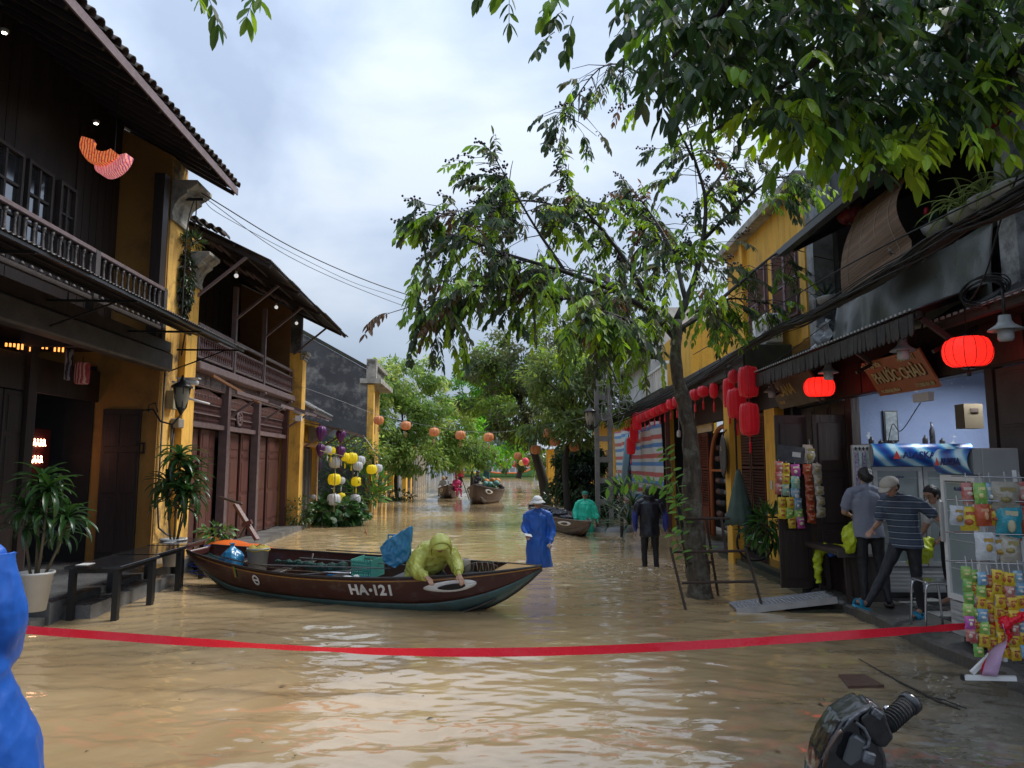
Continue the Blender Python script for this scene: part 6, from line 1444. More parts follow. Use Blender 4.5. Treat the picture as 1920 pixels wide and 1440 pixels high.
def coat_mesh(t,mat,rings,sleeves,extra=(),voxel=.014,wrinkle=.020,seed=1,name='raincoat',wf=14,hem=True):
 """rings: (centre, rx, ry, rotz) from neck to hem; sleeves: lists of (point, radius)"""
 mb=MB();n=28;vs=[]
 for(c,rx,ry,rz_)in rings:
  for j in range(n):
   a=2*math.pi*j/n;p_=Vector((rx*math.cos(a),ry*math.sin(a),0));p_.rotate(Euler((0,0,rz_)));vs.append(Vector(c)+p_)
 k=len(rings);fs=[(i*n+j,i*n+(j+1)%n,(i+1)*n+(j+1)%n,(i+1)*n+j)for i in range(k-1)for j in range(n)]
 fs.append(tuple(range(n-1,-1,-1)));fs.append(tuple((k-1)*n+j for j in range(n)));mb.add(vs,fs)
 for sl in sleeves:mb.tube(smooth_path([p for p,r in sl],10),list(np.interp(np.linspace(0,1,11),np.linspace(0,1,len(sl)),[r for p,r in sl])),14)
 for(c,r)in extra:mb.ball(c,r,14,10)
 return remesh(name,mb,voxel,mat,t,None,wrinkle,(1.2,1.2,.22),wf,3,seed)
STAND=dict(pelvis=(0,0,.93),chest=(0,.0,1.30),neck=(0,.01,1.45),head=(0,-.01,1.58),shR=(-.19,.01,1.39),shL=(.19,.01,1.39),elR=(-.25,.03,1.12),elL=(.25,.03,1.12),haR=(-.24,-.06,.88),haL=(.24,-.06,.88),hipR=(-.09,0,.88),hipL=(.09,0,.88),knR=(-.10,-.02,.48),knL=(.10,-.02,.48),anR=(-.10,.02,.08),anL=(.10,.02,.08),toR=(-.12,-.11,.04),toL=(.12,-.11,.04))
def pose(**k):d=dict(STAND);d.update(k);return d
def blue_coat(t,V,s):
 c0=V['chest']
 coat_mesh(t,BLUEC,[((0,.01,1.47),.075,.075,0),((0,.01,1.42),.15,.10,0),((0,.01,1.36),.20,.13,0),((0,0,1.2),.20,.15,0),((0,0,1.0),.205,.165,0),((.0,-.01,.75),.25,.19,0),((.01,0,.5),.26,.21,0),((.02,.02,.33),.255,.21,0)],[[(V['shR'],.085),(V['elR'],.082),(V['haR']+(V['elR']-V['haR'])*.14,.06)],[(V['shL'],.085),(V['elL'],.082),(V['haL']+(V['elL']-V['haL'])*.14,.06)]],[((0,.07,1.46),(.12,.085,.06))],seed=2)
person('wader in a long blue raincoat and white bucket hat, hands held low in front',(.24,13.6,-.43),R(-6),pose(elR=(-.26,.0,1.14),haR=(-.19,-.26,1.03),elL=(.27,-.01,1.10),haL=(.24,-.20,.86),look=(-.12,-1,-.03),neck=(0,0,1.45),head=(-.01,-.03,1.60)),dict(top=BLUEC,bottom=BLUEC),hat=('bucket',WHC),coat=blue_coat)
bag=thing('plastic_bag','small crumpled white bag held in the blue wader\'s lower hand','bag',(.44,13.38,.38))
MB().ball((.45,13.37,.40),(.06,.04,.035),8,6).build('bag',WHC,bag)
ph=thing('phone','white slip held in the raised hand of the blue wader','phone',(.05,13.3,.6));MB().box(-.075,.075,-.035,.035,-.005,.005,M=TM((.05,13.28,.60),(.6,.2,.5))).build('slip',WHC,ph,bevel=.002)
def green_coat(t,V,s):
 coat_mesh(t,GREENC,[((0,.01,1.47),.07,.07,0),((0,.01,1.42),.14,.10,0),((0,.01,1.36),.21,.13,0),((0,0,1.15),.22,.155,0),((0,0,.9),.225,.17,0),((.05,0,.65),.21,.18,0),((.06,.02,.40),.20,.17,0)],[[(V['shR'],.10),(V['elR'],.10),(V['haR']+(V['elR']-V['haR'])*.2,.075)],[(V['shL'],.10),(V['elL'],.11),(V['haL']+(V['elL']-V['haL'])*.2,.08)]],seed=5,voxel=.017)
person('wader in a mint green raincoat standing behind the moored brown boat',(1.69,20.4,-.57),R(4),pose(haR=(-.30,-.14,.86),elR=(-.27,.0,1.13),haL=(.34,-.12,.86),elL=(.28,0,1.13),look=(-.25,-1,0)),dict(top=GREENC,bottom=GREENC),hat=('cap',M_('dark_green_hood',(.01,.16,.10),rough=.5)),coat=green_coat,voxel=.014)
def jacket(t,V,s):
 coat_mesh(t,NAVY,[((0,-.01,1.50),.085,.085,0),((0,.0,1.44),.13,.10,0),((0,.01,1.38),.205,.13,0),((0,.01,1.2),.20,.145,0),((0,.0,1.0),.19,.15,0),((0,0,.82),.20,.16,0),((0,0,.76),.195,.155,0)],[],[((0,.03,1.50),(.12,.10,.07))],seed=7,name='jacket',wrinkle=.010)
 for q in('R','L'):
  mb=MB();mb.tube(smooth_path([V['sh'+q],V['sh'+q].lerp(V['el'+q],.9)],6),[.078,.084,.082,.08,.078,.076,.072],12);remesh('upper_sleeve',mb,.013,NAVY,t,None,.010,(1,1,.6),16,2,9)
  mb=MB();mb.tube(smooth_path([V['sh'+q],V['el'+q],V['ha'+q]+(V['el'+q]-V['ha'+q])*.2],8),[.07,.074,.073,.072,.07,.068,.064,.058,.054],12)
  remesh('sleeve',mb,.013,ROYAL,t,None,.010,(1,1,.6),16,2,9)
person('person seen from behind wading in a black and royal blue jacket',(2.33,13.6,-.22),R(178),pose(knR=(-.11,-.02,.48),anR=(-.12,.03,.08),knL=(.10,-.03,.48),anL=(.10,.0,.08),elR=(-.29,.02,1.13),haR=(-.30,-.02,.86),elL=(.27,.02,1.13),haL=(.26,-.02,.87)),dict(top=NAVY,bottom=BLACKC,sleeve=ROYAL),coat=jacket,wr=.008)
def shirt(mat,hemz,w_=.19,seed=3,rings=None):
 def f(t,V,s):
  c,p_=V['chest'],V['pelvis'];lat=(V['shR']-V['shL']);rz_=math.atan2(lat.y,lat.x)
  coat_mesh(t,mat,rings or[(V['neck']+Vector((0,0,-.01)),.062,.062,rz_),(c.lerp(V['neck'],.65),.14,.09,rz_),(c.lerp(V['neck'],.3),.195,.115,rz_),(c,.19,.125,rz_),(c.lerp(p_,.5),.178,.13,rz_),(p_,.19,.15,rz_),(p_+Vector((0,0,hemz)),.20,.158,rz_)],[[(V['sh'+q],.078),(V['sh'+q].lerp(V['el'+q],.8),.074)]for q in('R','L')],seed=seed,name='shirt',wrinkle=.010,voxel=.012,wf=17)
 return f
BLUES=M_('blue_rubber_slipper',(.02,.28,.48),rough=.45);BROWNS=M_('dark_sandal',(.05,.035,.03),rough=.6)
person('man seen from behind in a grey short sleeved shirt at the shop step',(4.31,9.15,.15),R(170),pose(haL=(.12,-.30,1.08),elL=(.26,-.05,1.14),haR=(-.12,-.28,1.06),elR=(-.27,-.02,1.14),look=(.25,-1,-.25),anL=(-.12,.05,.08),hipR=(-.09,0,.88),knR=(-.12,-.02,.48),anR=(-.17,.1,.08),toR=(-.2,-.03,.04),knL=(.08,-.02,.48),toL=(.12,-.11,.04))|dict(anL=(.09,.02,.08)),dict(top=GREYS,bottom=BLACKC,short=True),shoes=BROWNS,coat=shirt(GREYS,-.10),wr=.008)
person('man in a beige cap and striped navy polo stepping along the shop kerb',(4.42,8.50,.15),R(-62),pose(pelvis=(0,.02,.88),chest=(0,-.06,1.23),neck=(0,-.11,1.37),head=(.0,-.20,1.48),look=(0,-1,-.55),shR=(-.17,-.08,1.32),shL=(.18,-.02,1.32),elR=(-.24,-.12,1.05),haR=(-.16,-.36,.98),elL=(.34,.12,1.14),haL=(.42,.32,1.06),hipR=(-.09,0,.84),hipL=(.09,.02,.84),knR=(-.11,-.24,.50),anR=(-.16,-.50,.16),toR=(-.17,-.64,.20),knL=(.10,.02,.46),anL=(.10,.08,.09),toL=(.10,-.06,.04)),dict(top=POLO,bottom=BLACKC,short=True),hat=('cap',M_('beige_cap',(.42,.39,.33),(.34,.31,.26),rough=.8)),shoes=BLUES,coat=shirt(POLO,-.10,seed=6),wr=.008)
person('young man in a white shirt bending half behind the narrow fridge',(5.33,9.1,.15),R(-75),pose(pelvis=(0,.12,.86),chest=(0,-.10,1.12),neck=(0,-.20,1.25),head=(0,-.28,1.36),look=(.1,-1,-.4),shR=(-.17,-.12,1.22),shL=(.17,-.12,1.22),elR=(-.2,-.2,.98),haR=(-.16,-.36,.82),elL=(.2,-.2,.98),haL=(.14,-.34,.84)),dict(top=WHC,bottom=BLACKC,short=True),voxel=.014)
def near_coat(t,V,s):
 coat_mesh(t,BLUEC,[((0,0,1.50),.08,.08,0),((0,0,1.44),.17,.11,0),((0,0,1.36),.26,.15,0),((0,0,1.1),.27,.19,0),((-.02,0,.82),.29,.22,0),((-.10,-.02,.55),.33,.26,0),((-.14,-.02,.25),.36,.28,0)],[[(V['shR'],.11),(V['elR'],.11),(V['haR'],.09)],[(V['shL'],.11),(V['elL'],.11),(V['haL'],.09)]],seed=12,wrinkle=.016,voxel=.011,wf=11)
person('person in a blue raincoat cut off by the left edge of the photo',(-2.72,3.35,.08),R(200),pose(),dict(top=BLUEC,bottom=BLUEC),coat=near_coat,hat=('hood',BLUEC),voxel=.016)
# ================================================================ BOATS
def boat(label,M0,L_,B,mats,z_mid=.40,z_bow=.60,z_st=.52,draft=.14,eye=True,name='sampan',near=True,transom=.34,group=None):
 """local frame: x stern->bow, y to port, z up from the water. mats: top, low, rail, inside, trim"""
 keep=FR[0];t=bpy.data.objects.new(name,None);COL.objects.link(t);m=keep@M0;t.matrix_basis=m;RW[t.name]=m;tag(t,label,'boat',group);FR[0]=m
 def hb(u):return B/2*(transom+(1-transom)*math.sin(min(1,u/.45)*math.pi/2))if u<.45 else B/2*max(0.004,1-((u-.45)/.55)**2.3)
 def zs(u):return z_mid+(z_bow-z_mid)*max(0,(u-.45)/.55)**2.0+(z_st-z_mid)*max(0,(.45-u)/.45)**1.8
 def zb(u):
  z=-draft
  if u>.70:z+=(zs(u)+draft-.02)*((u-.70)/.30)**2.2
  if u<.22:z+=(zs(u)+draft)*.75*((.22-u)/.22)**1.7
  return z
 def P(u,v,sd,off=0.0):
  b,a,z0=hb(u),zs(u),zb(u);zc=z0+(a-z0)*.30
  if v<.62:f=v/.62;y=b*(1-.28*f**1.4);z=a+(zc-a)*f
  else:f=(v-.62)/.38;y=b*.72*(1-f);z=zc+(z0-zc)*f**.7
  return Vector((L_*u,sd*(y+off),z))
 for sd in(-1,1):
  edges=[0,.17,.34,.50]
  MB().grid(lambda u,v:P(u,.5*v,sd,.001),44,6).build('topside',mats['top'],t,solid=.016)
  MB().grid(lambda u,v:P(u,.50+.50*v,sd),44,8).build('lower_hull',mats['low'],t,solid=.02)
  MB().tube([P(k/44,0,sd,.005)+Vector((0,0,.01))for k in range(45)],[.016]*45,6).build('gunwale',mats['rail'],t)
  MB().tube([P(k/44,.05,sd,.014)for k in range(2,45)],[.009]*43,5).build('rubbing_strip',mats['trim'],t)
 MB().grid(lambda u,v:P(.0,.0,1).lerp(P(0,0,-1),u)*(1-v)+(P(0,.62,1).lerp(P(0,.62,-1),u))*v,6,3).build('transom',mats['top'],t,solid=.03)
 MB().tube([Vector((L_*u,0,zb(u)-.01))for u in[.66+.34*k/12 for k in range(13)]],.022,6).build('stem',mats['trim2'],t)
 MB().grid(lambda u,v:Vector((L_*(.06+.84*u),(2*v-1)*hb(.06+.84*u)*.66,zb(.06+.84*u)+.10 if .06+.84*u<.72 else max(zb(.06+.84*u)+.06,-.02))),24,4).build('floor',mats['inside'],t,solid=.02)
 for k,u in enumerate((.14,.30,.48,.64,.80)):
  MB().box(L_*u-.09,L_*u+.09,-hb(u)*.93,hb(u)*.93,zs(u)-.14,zs(u)-.11).build('thwart',mats['thwart'],t,bevel=.005)
  for sd in(-1,1):MB().tube([P(u,.02,sd,-.03),P(u,.3,sd,-.03),P(u,.62,sd,-.04)],.016,5).build('rib',mats['inside'],t)
 MB().grid(lambda u,v:Vector((L_*(.9+.1*u),(2*v-1)*hb(.9+.1*u)*.95,zs(.9+.1*u)+.004)),8,4).build('fore_deck',mats['deck'],t,solid=.02)
 if eye:
  for sd in(-1,1):
   u0,u1=.755,.87;vc=.20
   def surf(a,r0,o_):
    uu=(u0+u1)/2+(u1-u0)/2*r0*math.cos(a)*(1.0);vv=vc+.115*r0*math.sin(a)*(1+.3*math.cos(a));return P(uu,vv+.0,sd,o_)
   MB().grid(lambda u,v:surf(2*math.pi*u,v,.012),28,4).build('eye_white',WHITE,t,solid=.006)
   MB().grid(lambda u,v:surf(2*math.pi*u,.52*v,.018)+Vector((.03,0,-.004)),20,3).build('eye_pupil',BLK,t,solid=.006)
 FR[0]=keep;t['_L']=L_;del t['_L']
 return t,m,P,hb,zs
MAR=M_('maroon_boat_paint',(.075,.022,.018),(.045,.015,.013),sc=5,rough=.33,bump=.25,bsc=14,dirt=(.14,.10,.085),dsc=7,damt=.55,dpos=(.55,.68),stretch=(.3,1,1))
TEAL=M_('teal_hull_paint',(.055,.115,.115),(.035,.07,.065),sc=3,rough=.4,bump=.3,dirt=(.05,.05,.035),dsc=2.2,damt=.8,stretch=(.4,1,1))
OCHR=M_('worn_ochre_trim',(.42,.20,.035),(.20,.10,.04),sc=8,rough=.5)
INS=M_('weathered_boat_inside',(.06,.045,.038),(.035,.026,.022),sc=5,rough=.5,bump=.3)
DKT=M_('dark_thwart',(.03,.024,.022),(.05,.04,.035),sc=5,rough=.4,bump=.2)
YDK=M_('yellow_deck_paint',(.50,.27,.04),(.36,.18,.04),sc=5,rough=.5)
BMAT=dict(top=MAR,low=TEAL,rail=DKT,inside=INS,trim=OCHR,trim2=DKT,thwart=DKT,deck=YDK)
S0,B0=Vector((-5.22,11.55,0)),Vector((.22,9.28,0));dv=B0-S0;BL=dv.length
BM=Matrix.Translation(S0)@Matrix.Rotation(math.atan2(dv.y,dv.x),4,'Z')@Matrix.Rotation(R(4.5),4,'X')
bt,bM,BP,bhb,bzs=boat('long maroon wooden boat lettered HA 121 with a white eye, moored across the street',BM,BL,1.42,BMAT,z_mid=.44,z_bow=.60,z_st=.56)
keep=FR[0];FR[0]=bM
def hull_basis(u,v,off=.016):
 p_=BP(u,v,-1,off);tx=(BP(u+.01,v,-1)-BP(u-.01,v,-1)).normalized();td=(BP(u,v-.03,-1)-BP(u,v+.03,-1)).normalized();nn=tx.cross(td);
 if nn.y>0:nn=-nn
 return basis(p_,tx,nn)
for i,ch in enumerate('HA.121'):
 off=(-.265,-.125,-.015,.055,.155,.265)[i]
 text_part('lettering',ch if ch!='.' else '•',.215 if ch!='.' else .15,WHITE,bt,hull_basis(.634+off/BL,.235),.007,.004,.92)
mk=hull_basis(.30,.22)
MB().lathe([(.052,0),(.078,0),(.078,.006),(.052,.006),(.052,0)],24,M=mk@Matrix.Diagonal((.85,1.1,1,1)),caps=False).build('round_mark',WHITE,bt)
link('round_mark',MB().box(-.06,.06,-.012,.012,0,.007).mesh('bar',WHITE),bt,mk)
mk=hull_basis(.225,.12,.02);link('tag_strip',MB().box(-.02,-.002,-.09,.08,0,.006).mesh('bar',M_('orange_strip',(.7,.15,.02))),bt,mk);link('tag_strip',MB().box(0,.022,-.09,.08,0,.006).mesh('bar',M_('green_strip',(.06,.3,.05))),bt,mk)
MB().tube([BP(u,0,-1,-.05)+Vector((0,0,.06))for u in(.12,.2,.3,.4,.5,.58)],.010,5).build('rail_rod',CHROME,bt)
MB().tube([BP(u,0,1,-.03)+Vector((0,0,.06))for u in(.34,.45,.55,.62)],.010,5).build('rail_rod',M_('dull_rod',(.2,.18,.17),rough=.4),bt)
BLB=M_('blue_board',(.03,.20,.42),(.02,.14,.30),sc=5,rough=.5,dirt=(.05,.04,.03))
for k,(u,w_)in enumerate(((.40,.30),(.47,.28),(.56,.30),(.62,.26))):MB().box(BL*u-w_/2,BL*u+w_/2,-.38,.30,.14+.012*k,.165+.012*k).build('floor_board',BLB,bt,bevel=.004)
MB().box(BL*.43,BL*.60,-.02,.04,.20,.30).build('floor_board',BLB,bt)
FR[0]=keep
def on_boat(u,y,z):return bM@Vector((BL*u,y,z))
def put(name,label,cat,u,y,z):return thing(name,label,cat,on_boat(u,y,z))
BAGB=M_('blue_plastic_bag',(.05,.30,.52),(.03,.20,.42),sc=8,rough=.22,bump=.6,bsc=9,trans=.25,spec=.7)
def bag_mesh(t,c,rx,ry,h,mat,seed,tail=.35,lean=(0,0)):
 rr=random.Random(seed);mb=MB();c=Vector(c)
 prof=[(0,.5),(.06,.85),(.25,1.0),(.5,.95),(.7,.7),(.82,.35),(.88,.18),(.95,.22),(1.0,.30)]
 n=20;vs=[]
 for(zf,rf)in prof:
  for j in range(n):
   a=2*math.pi*j/n;k=1+.12*math.sin(3*a+zf*5+seed)+.07*math.sin(7*a+seed)
   vs.append(c+Vector((rx*rf*k*math.cos(a)+lean[0]*zf,ry*rf*k*math.sin(a)+lean[1]*zf,h*zf)))
 k=len(prof);mb.smooth=True
 mb.add(vs,[(i*n+j,i*n+(j+1)%n,(i+1)*n+(j+1)%n,(i+1)*n+j)for i in range(k-1)for j in range(n)]+[tuple(range(n-1,-1,-1)),tuple((k-1)*n+j for j in range(n))])
 return remesh('bag',mb,.014,mat,t,None,.010,(1,1,.6),22,1,seed)
t=put('plastic_bag','blue plastic bag standing near the stern of the lettered boat','bag',.155,-.18,.30);bag_mesh(t,on_boat(.155,-.22,.30),.19,.15,.42,BAGB,3,lean=(-.02,0))
t=put('bucket','grey plastic bucket with a yellow cloth on its rim beside the blue bag','bucket',.21,-.05,.28)
c_=on_boat(.212,-.05,.26);MB().lathe([(.13,0),(.16,.34),(.172,.345),(.172,.37),(.155,.37),(.125,.02)],24,c_).build('tub',M_('grey_bucket',(.30,.32,.33),(.22,.23,.24),rough=.5,dirt=(.12,.11,.1)),t)
MB().grid(lambda u,v:c_+Vector(((.08+.10*v)*math.cos(6.2832*u),(.08+.10*v)*math.sin(6.2832*u),.40-.07*v**2+.012*math.sin(u*31))),30,4,close_u=True).build('cloth',M_('mustard_cloth',(.30,.24,.04),(.22,.17,.03),rough=.8,bump=.5),t,solid=.01)
t=put('fishing_net','dark green net bundled along the middle of the lettered boat','net',.38,.10,.34)
NET=M_('green_net',(.015,.07,.055),(.01,.04,.03),sc=30,amt=1,rough=.8,bump=1.0,bsc=60)
mb=MB();mb.tube(smooth_path([on_boat(.24,.15,.40),on_boat(.32,.12,.40),on_boat(.40,.10,.36),on_boat(.47,.14,.37)],20),[.03+.075*(k/20)+.015*math.sin(k*2.1)for k in range(21)],10);remesh('net',mb,.016,NET,t,None,.016,(1,1,1),50,1,4)
t=put('plastic_crate','sea green slatted plastic crate in the middle of the lettered boat','crate',.52,.16,.26)
CR=M_('sea_green_crate',(.10,.38,.30),(.07,.28,.22),rough=.4)
cx=BL*.525;FR[0]=bM
for k in range(5):bx('slat',CR,t,cx-.17,cx+.17,.04,.05,.28+.05*k,.31+.05*k)
for k in range(5):bx('slat',CR,t,cx-.17,cx+.17,.36,.37,.28+.05*k,.31+.05*k)
for k in range(9):bx('upright',CR,t,cx-.17+k*.041,cx-.16+k*.041,.035,.055,.27,.53)
for s_ in(-1,1):bx('end_panel',CR,t,cx+s_*.17-.005,cx+s_*.17+.005,.04,.37,.27,.53)
bx('base',CR,t,cx-.17,cx+.17,.04,.37,.265,.28)
FR[0]=keep
t=put('plastic_bag','tall light blue bag draped over a frame behind the yellow raincoat','bag',.66,.25,.40)
ct=PY(748,1030,10.05);mb=MB()
mb.prism([PY(727,1010,10.2),PY(775,982,10.2),PY(778,1000,10.2),PY(770,1048,10.2),PY(745,1064,10.2),PY(722,1050,10.2),PY(716,1025,10.2)],(0,-.22,0));remesh('bag',mb,.012,BAGB,t,None,.02,(1,1,.5),16,16,6)
MB().tube([PY(727,1003,10.1),PY(770,1003,10.1),PY(770,1060,10.1)],.012,6).tube([PY(728,1004,10.1),PY(728,1062,10.1)],.012,6).build('frame',M_('blue_rod',(.05,.3,.5),rough=.4),t)
t=put('water_jug','cream cylindrical can behind the arm of the yellow raincoat','can',.80,.10,.38);MB().lathe([(.065,0),(.065,.2),(.05,.215),(.05,.2),(.06,.02)],16,PY(873,1079,9.55)).build('can',M_('cream_can',(.45,.40,.32),(.35,.3,.24),rough=.5),t)
t=put('rope','coil of thin rope on the bow of the lettered boat','rope',.88,0,.5);rr=random.Random(2)
MB().tube([PY(890+45*k/30,1066-12*math.sin(k*.9),9.4+.15*math.cos(k*.9))for k in range(31)],.006,5).tube([PY(903+32*math.cos(a),1068-14*abs(math.sin(a)),9.45)for a in[math.pi*k/14 for k in range(15)]],.006,5).build('rope',M_('old_rope',(.22,.18,.14),rough=.9),t)
t=put('pole','thin poles lying lengthwise in the lettered boat','poles',.45,-.1,.36)
for(a,b_)in(((.25,-.2,.42),(.62,-.05,.46)),((.30,.3,.44),(.70,.2,.46)),((.38,-.3,.34),(.55,.1,.40))):bar('rod',M_('grey_rod',(.2,.2,.2),rough=.4),t,on_boat(*a),on_boat(*b_),.018,round_=6)
t=put('rag','crumpled white cloth on the thwart near the middle of the lettered boat','cloth',.52,-.3,.38)
MB().ball(on_boat(.53,-.32,.36),(.08,.06,.03),9,6).ball(on_boat(.55,-.28,.37),(.05,.06,.03),8,5).build('cloth',WHC,t)
def y_coat(t,V,s):
 ch,pel,nk,hd=V['chest'],V['pelvis'],V['neck'],V['head']
 mb=MB();
 mb.tube([nk,ch.lerp(nk,.4),ch,ch.lerp(pel,.5),pel,pel+Vector((0,0,-.16))],[.10,.19,.235,.25,.27,.30],18)
 for q in('R','L'):mb.tube(smooth_path([V['sh'+q],V['el'+q],V['ha'+q].lerp(V['el'+q],.16)],10),[.125,.125,.12,.115,.11,.105,.10,.095,.085,.075,.065],14)
 mb.tube([V['shR'],nk,V['shL']],[.11,.12,.11],12)
 remesh('raincoat',mb,.013,YELC,t,None,.018,(1,1,.5),15,3,4)
 lk=Vector((.15,-.75,-.65)).normalized();up=Vector((0,-.55,.8)).normalized();up=(up-lk*up.dot(lk)).normalized();rt=lk.cross(up)
 R3=Matrix((rt,-lk,up)).transposed()
 def hood(u,v):
  a=math.pi*(1.36*u-.18);ry=.125+.0*v;w_=[1.0,1.08,1.0,.7,.12][min(4,int(v*4.001))];f=v*4-int(min(v*4,3.999));w2=[1.0,1.08,1.0,.7,.12][min(4,int(v*4.001)+1)]
  w_=w_+(w2-w_)*(f if v<1 else 0)
  return hd+R3@Vector((.135*math.cos(a)*w_,-.13+.29*v,.0+.15*math.sin(a)*w_+(.01 if v<.2 else 0)))
 MB().grid(hood,22,12).build('hood',YELC,t,solid=.008)
 MB().grid(lambda u,v:hd+R3@Vector((.13*math.cos(math.pi*(.15+.7*u)),-.125-.09*v*math.sin(math.pi*u),.01+.14*math.sin(math.pi*(.15+.7*u))-.03*v)),12,4).build('hood_peak',YELC,t,solid=.006)
 for k in range(3):MB().ball(ch.lerp(pel,.15+.3*k)+Vector((.04,-.24,0)),.012,6,4).build('button',M_('snap',(.3,.3,.1)),t)
base=PY(790,1100,9.85);bz=.10
wb=lambda u,v,Y:PY(u,v,Y)-Vector((base.x,base.y,bz))
person('boatman in a yellow hooded raincoat leaning over the near side of the lettered boat',(base.x,base.y,bz),0,dict(pelvis=wb(797,1062,9.85),chest=wb(812,1040,9.62),neck=wb(820,1026,9.45),head=wb(826,1020,9.28),shR=wb(790,1034,9.52),shL=wb(842,1034,9.55),elR=wb(782,1070,9.35),haR=wb(800,1082,9.05),elL=wb(856,1060,9.45),haL=wb(861,1078,9.15),hipR=wb(785,1070,9.85),hipL=wb(812,1070,9.85),knR=wb(782,1080,9.55),knL=wb(830,1080,9.55),anR=wb(782,1100,9.95),anL=wb(830,1100,9.95),toR=wb(782,1100,10.05),toL=wb(830,1100,10.05),look=(.15,-.75,-.65),hdR=(.5,-.6,-.35),hdL=(.3,-.6,-.5)),dict(top=YELC,bottom=BLACKC),hat=('none',YELC),hair=None,coat=y_coat)
t=thing('covered_boat','low boat under an orange and blue tarpaulin between the lettered boat and the brown doors','boat',PY(470,1035,12.4))
a,b_=PY(385,1012,13.2),PY(585,1052,11.6);dd=b_-a
def cov(u,v):
 p_=a+dd*u;p_.z=0;w_=.42*math.sin(math.pi*(.08+.84*u))**.6;an=math.pi*v
 return p_+Vector((.37*w_*2*math.cos(an),-.9*w_*math.cos(an)*-1,.02+(.38+.16*(1-u))*math.sin(an)**.6+.012*math.sin(u*30)))
MB().grid(cov,30,12).build('hull',M_('dark_hull',(.04,.03,.028),rough=.5),t,solid=.01)
OR=M_('orange_tarpaulin',(.78,.16,.025),(.65,.12,.02),sc=5,rough=.35,bump=.4,bsc=8);BLT=M_('blue_tarpaulin',(.03,.10,.42),(.02,.07,.3),rough=.35,bump=.4,bsc=8)
MB().grid(lambda u,v:cov(u,.2+.55*v)+Vector((0,0,.015+.01*math.sin(u*41+v*7))),40,8).build('orange_tarpaulin',OR,t,solid=.008)
MB().grid(lambda u,v:cov(u,.72+.2*v)+Vector((0,-.03,.022+.01*math.sin(u*37))),40,4).build('blue_tarpaulin',BLT,t,solid=.008)
MB().grid(lambda u,v:cov(u,.06+.15*v)+Vector((0,.02,.022+.01*math.sin(u*33))),40,4).build('blue_tarpaulin',BLT,t,solid=.008)
t=thing('wooden_winch','brown timber arm with a crossbar leaning by the brown doors behind the orange tarpaulin','winch',PY(470,1010,13.6))
bar('arm',WOOD_B,t,PY(482,1012,13.4),PY(441,945,13.6),.09,.06);bar('crossbar',WOOD_D2,t,PY(412,932,13.8),PY(453,945,13.4),.05,round_=8);bar('stay',WOOD_D2,t,PY(450,1008,13.6),PY(462,985,13.5),.03,.03);bar('block',WOOD_B,t,PY(455,985,13.45),PY(472,978,13.45),.08,.08)
t=thing('rope','blue rope hanging in loops at the boat stern by the black tables','rope',PY(372,1075,11.2))
MB().tube([PY(362+14*math.sin(k*.7)+k*.5,1048+k*1.6,11.3+.05*math.cos(k))for k in range(22)],.008,5).build('rope',M_('blue_rope',(.03,.08,.45),rough=.6),t)
GB_=M_('grey_brown_hull',(.10,.06,.045),(.06,.038,.03),sc=5,rough=.4,bump=.3,dirt=(.04,.03,.025));
BM2=dict(top=GB_,low=GB_,rail=M_('pale_gunwale',(.20,.15,.12),rough=.5),inside=INS,trim=GB_,trim2=M_('stem_brown',(.09,.05,.04),rough=.5),thwart=DKT,deck=GB_)
a,b_=PZ(1000,962,.1),PZ(1108,1010,.05);a.z=b_.z=0;dd=b_-a
M2=Matrix.Translation(a)@Matrix.Rotation(math.atan2(dd.y,dd.x),4,'Z')
mbt,mm,MP,_,_=boat('brown boat moored behind the blue wader, its bow by the utility pole',M2,dd.length,1.15,BM2,z_mid=.36,z_bow=.46,z_st=.42,draft=.12)
tarp=thing('tarpaulin','black tarpaulin and gear heaped in the moored brown boat','tarpaulin',mm@Vector((dd.length*.5,0,.3)))
mb=MB()
for(u,y,z,r)in((.35,0,.38,.28),(.5,.1,.40,.26),(.6,-.05,.42,.22),(.68,0,.38,.18)):mb.ball(mm@Vector((dd.length*u,y,z)),(r*1.5,r,r*.55),10,7)
remesh('tarpaulin',mb,.025,NAVY,tarp,None,.04,(1,1,1),14,1,3)
def far_boat(label,uv_bow,uv_stern,B,zb_,eye=True):
 a,b_=PZ(*uv_stern,0),PZ(*uv_bow,0);dd=b_-a
 return boat(label,Matrix.Translation(a)@Matrix.Rotation(math.atan2(dd.y,dd.x),4,'Z'),dd.length,B,BM2,z_mid=.62,z_bow=.95,z_st=.8,draft=.15,eye=eye)
fb=boat('brown boat coming head on down the flooded street with a rower in black',Matrix.Translation((-1.6,38.8,0))@Matrix.Rotation(math.atan2(-5.4,-.75),4,'Z'),5.6,1.7,BM2,z_mid=.62,z_bow=.95,z_st=.8,draft=.15)
fb2=boat('second brown boat with passengers keeping close to the left houses',Matrix.Translation((-4.55,44.2,0))@Matrix.Rotation(math.atan2(-5.0,.3),4,'Z'),5.2,1.35,BM2,z_mid=.48,z_bow=.75,z_st=.7,draft=.15)
SIT=dict(pelvis=(0,.05,.45),chest=(0,-.05,.78),neck=(0,-.06,.93),head=(0,-.1,1.05),shR=(-.19,-.05,.88),shL=(.19,-.05,.88),elR=(-.26,-.12,.64),elL=(.26,-.12,.64),haR=(-.2,-.34,.62),haL=(.2,-.34,.62),hipR=(-.09,0,.42),hipL=(.09,0,.42),knR=(-.12,-.4,.42),knL=(.12,-.4,.42),anR=(-.12,-.42,.06),anL=(.12,-.42,.06),toR=(-.12,-.55,.04),toL=(.12,-.55,.04))
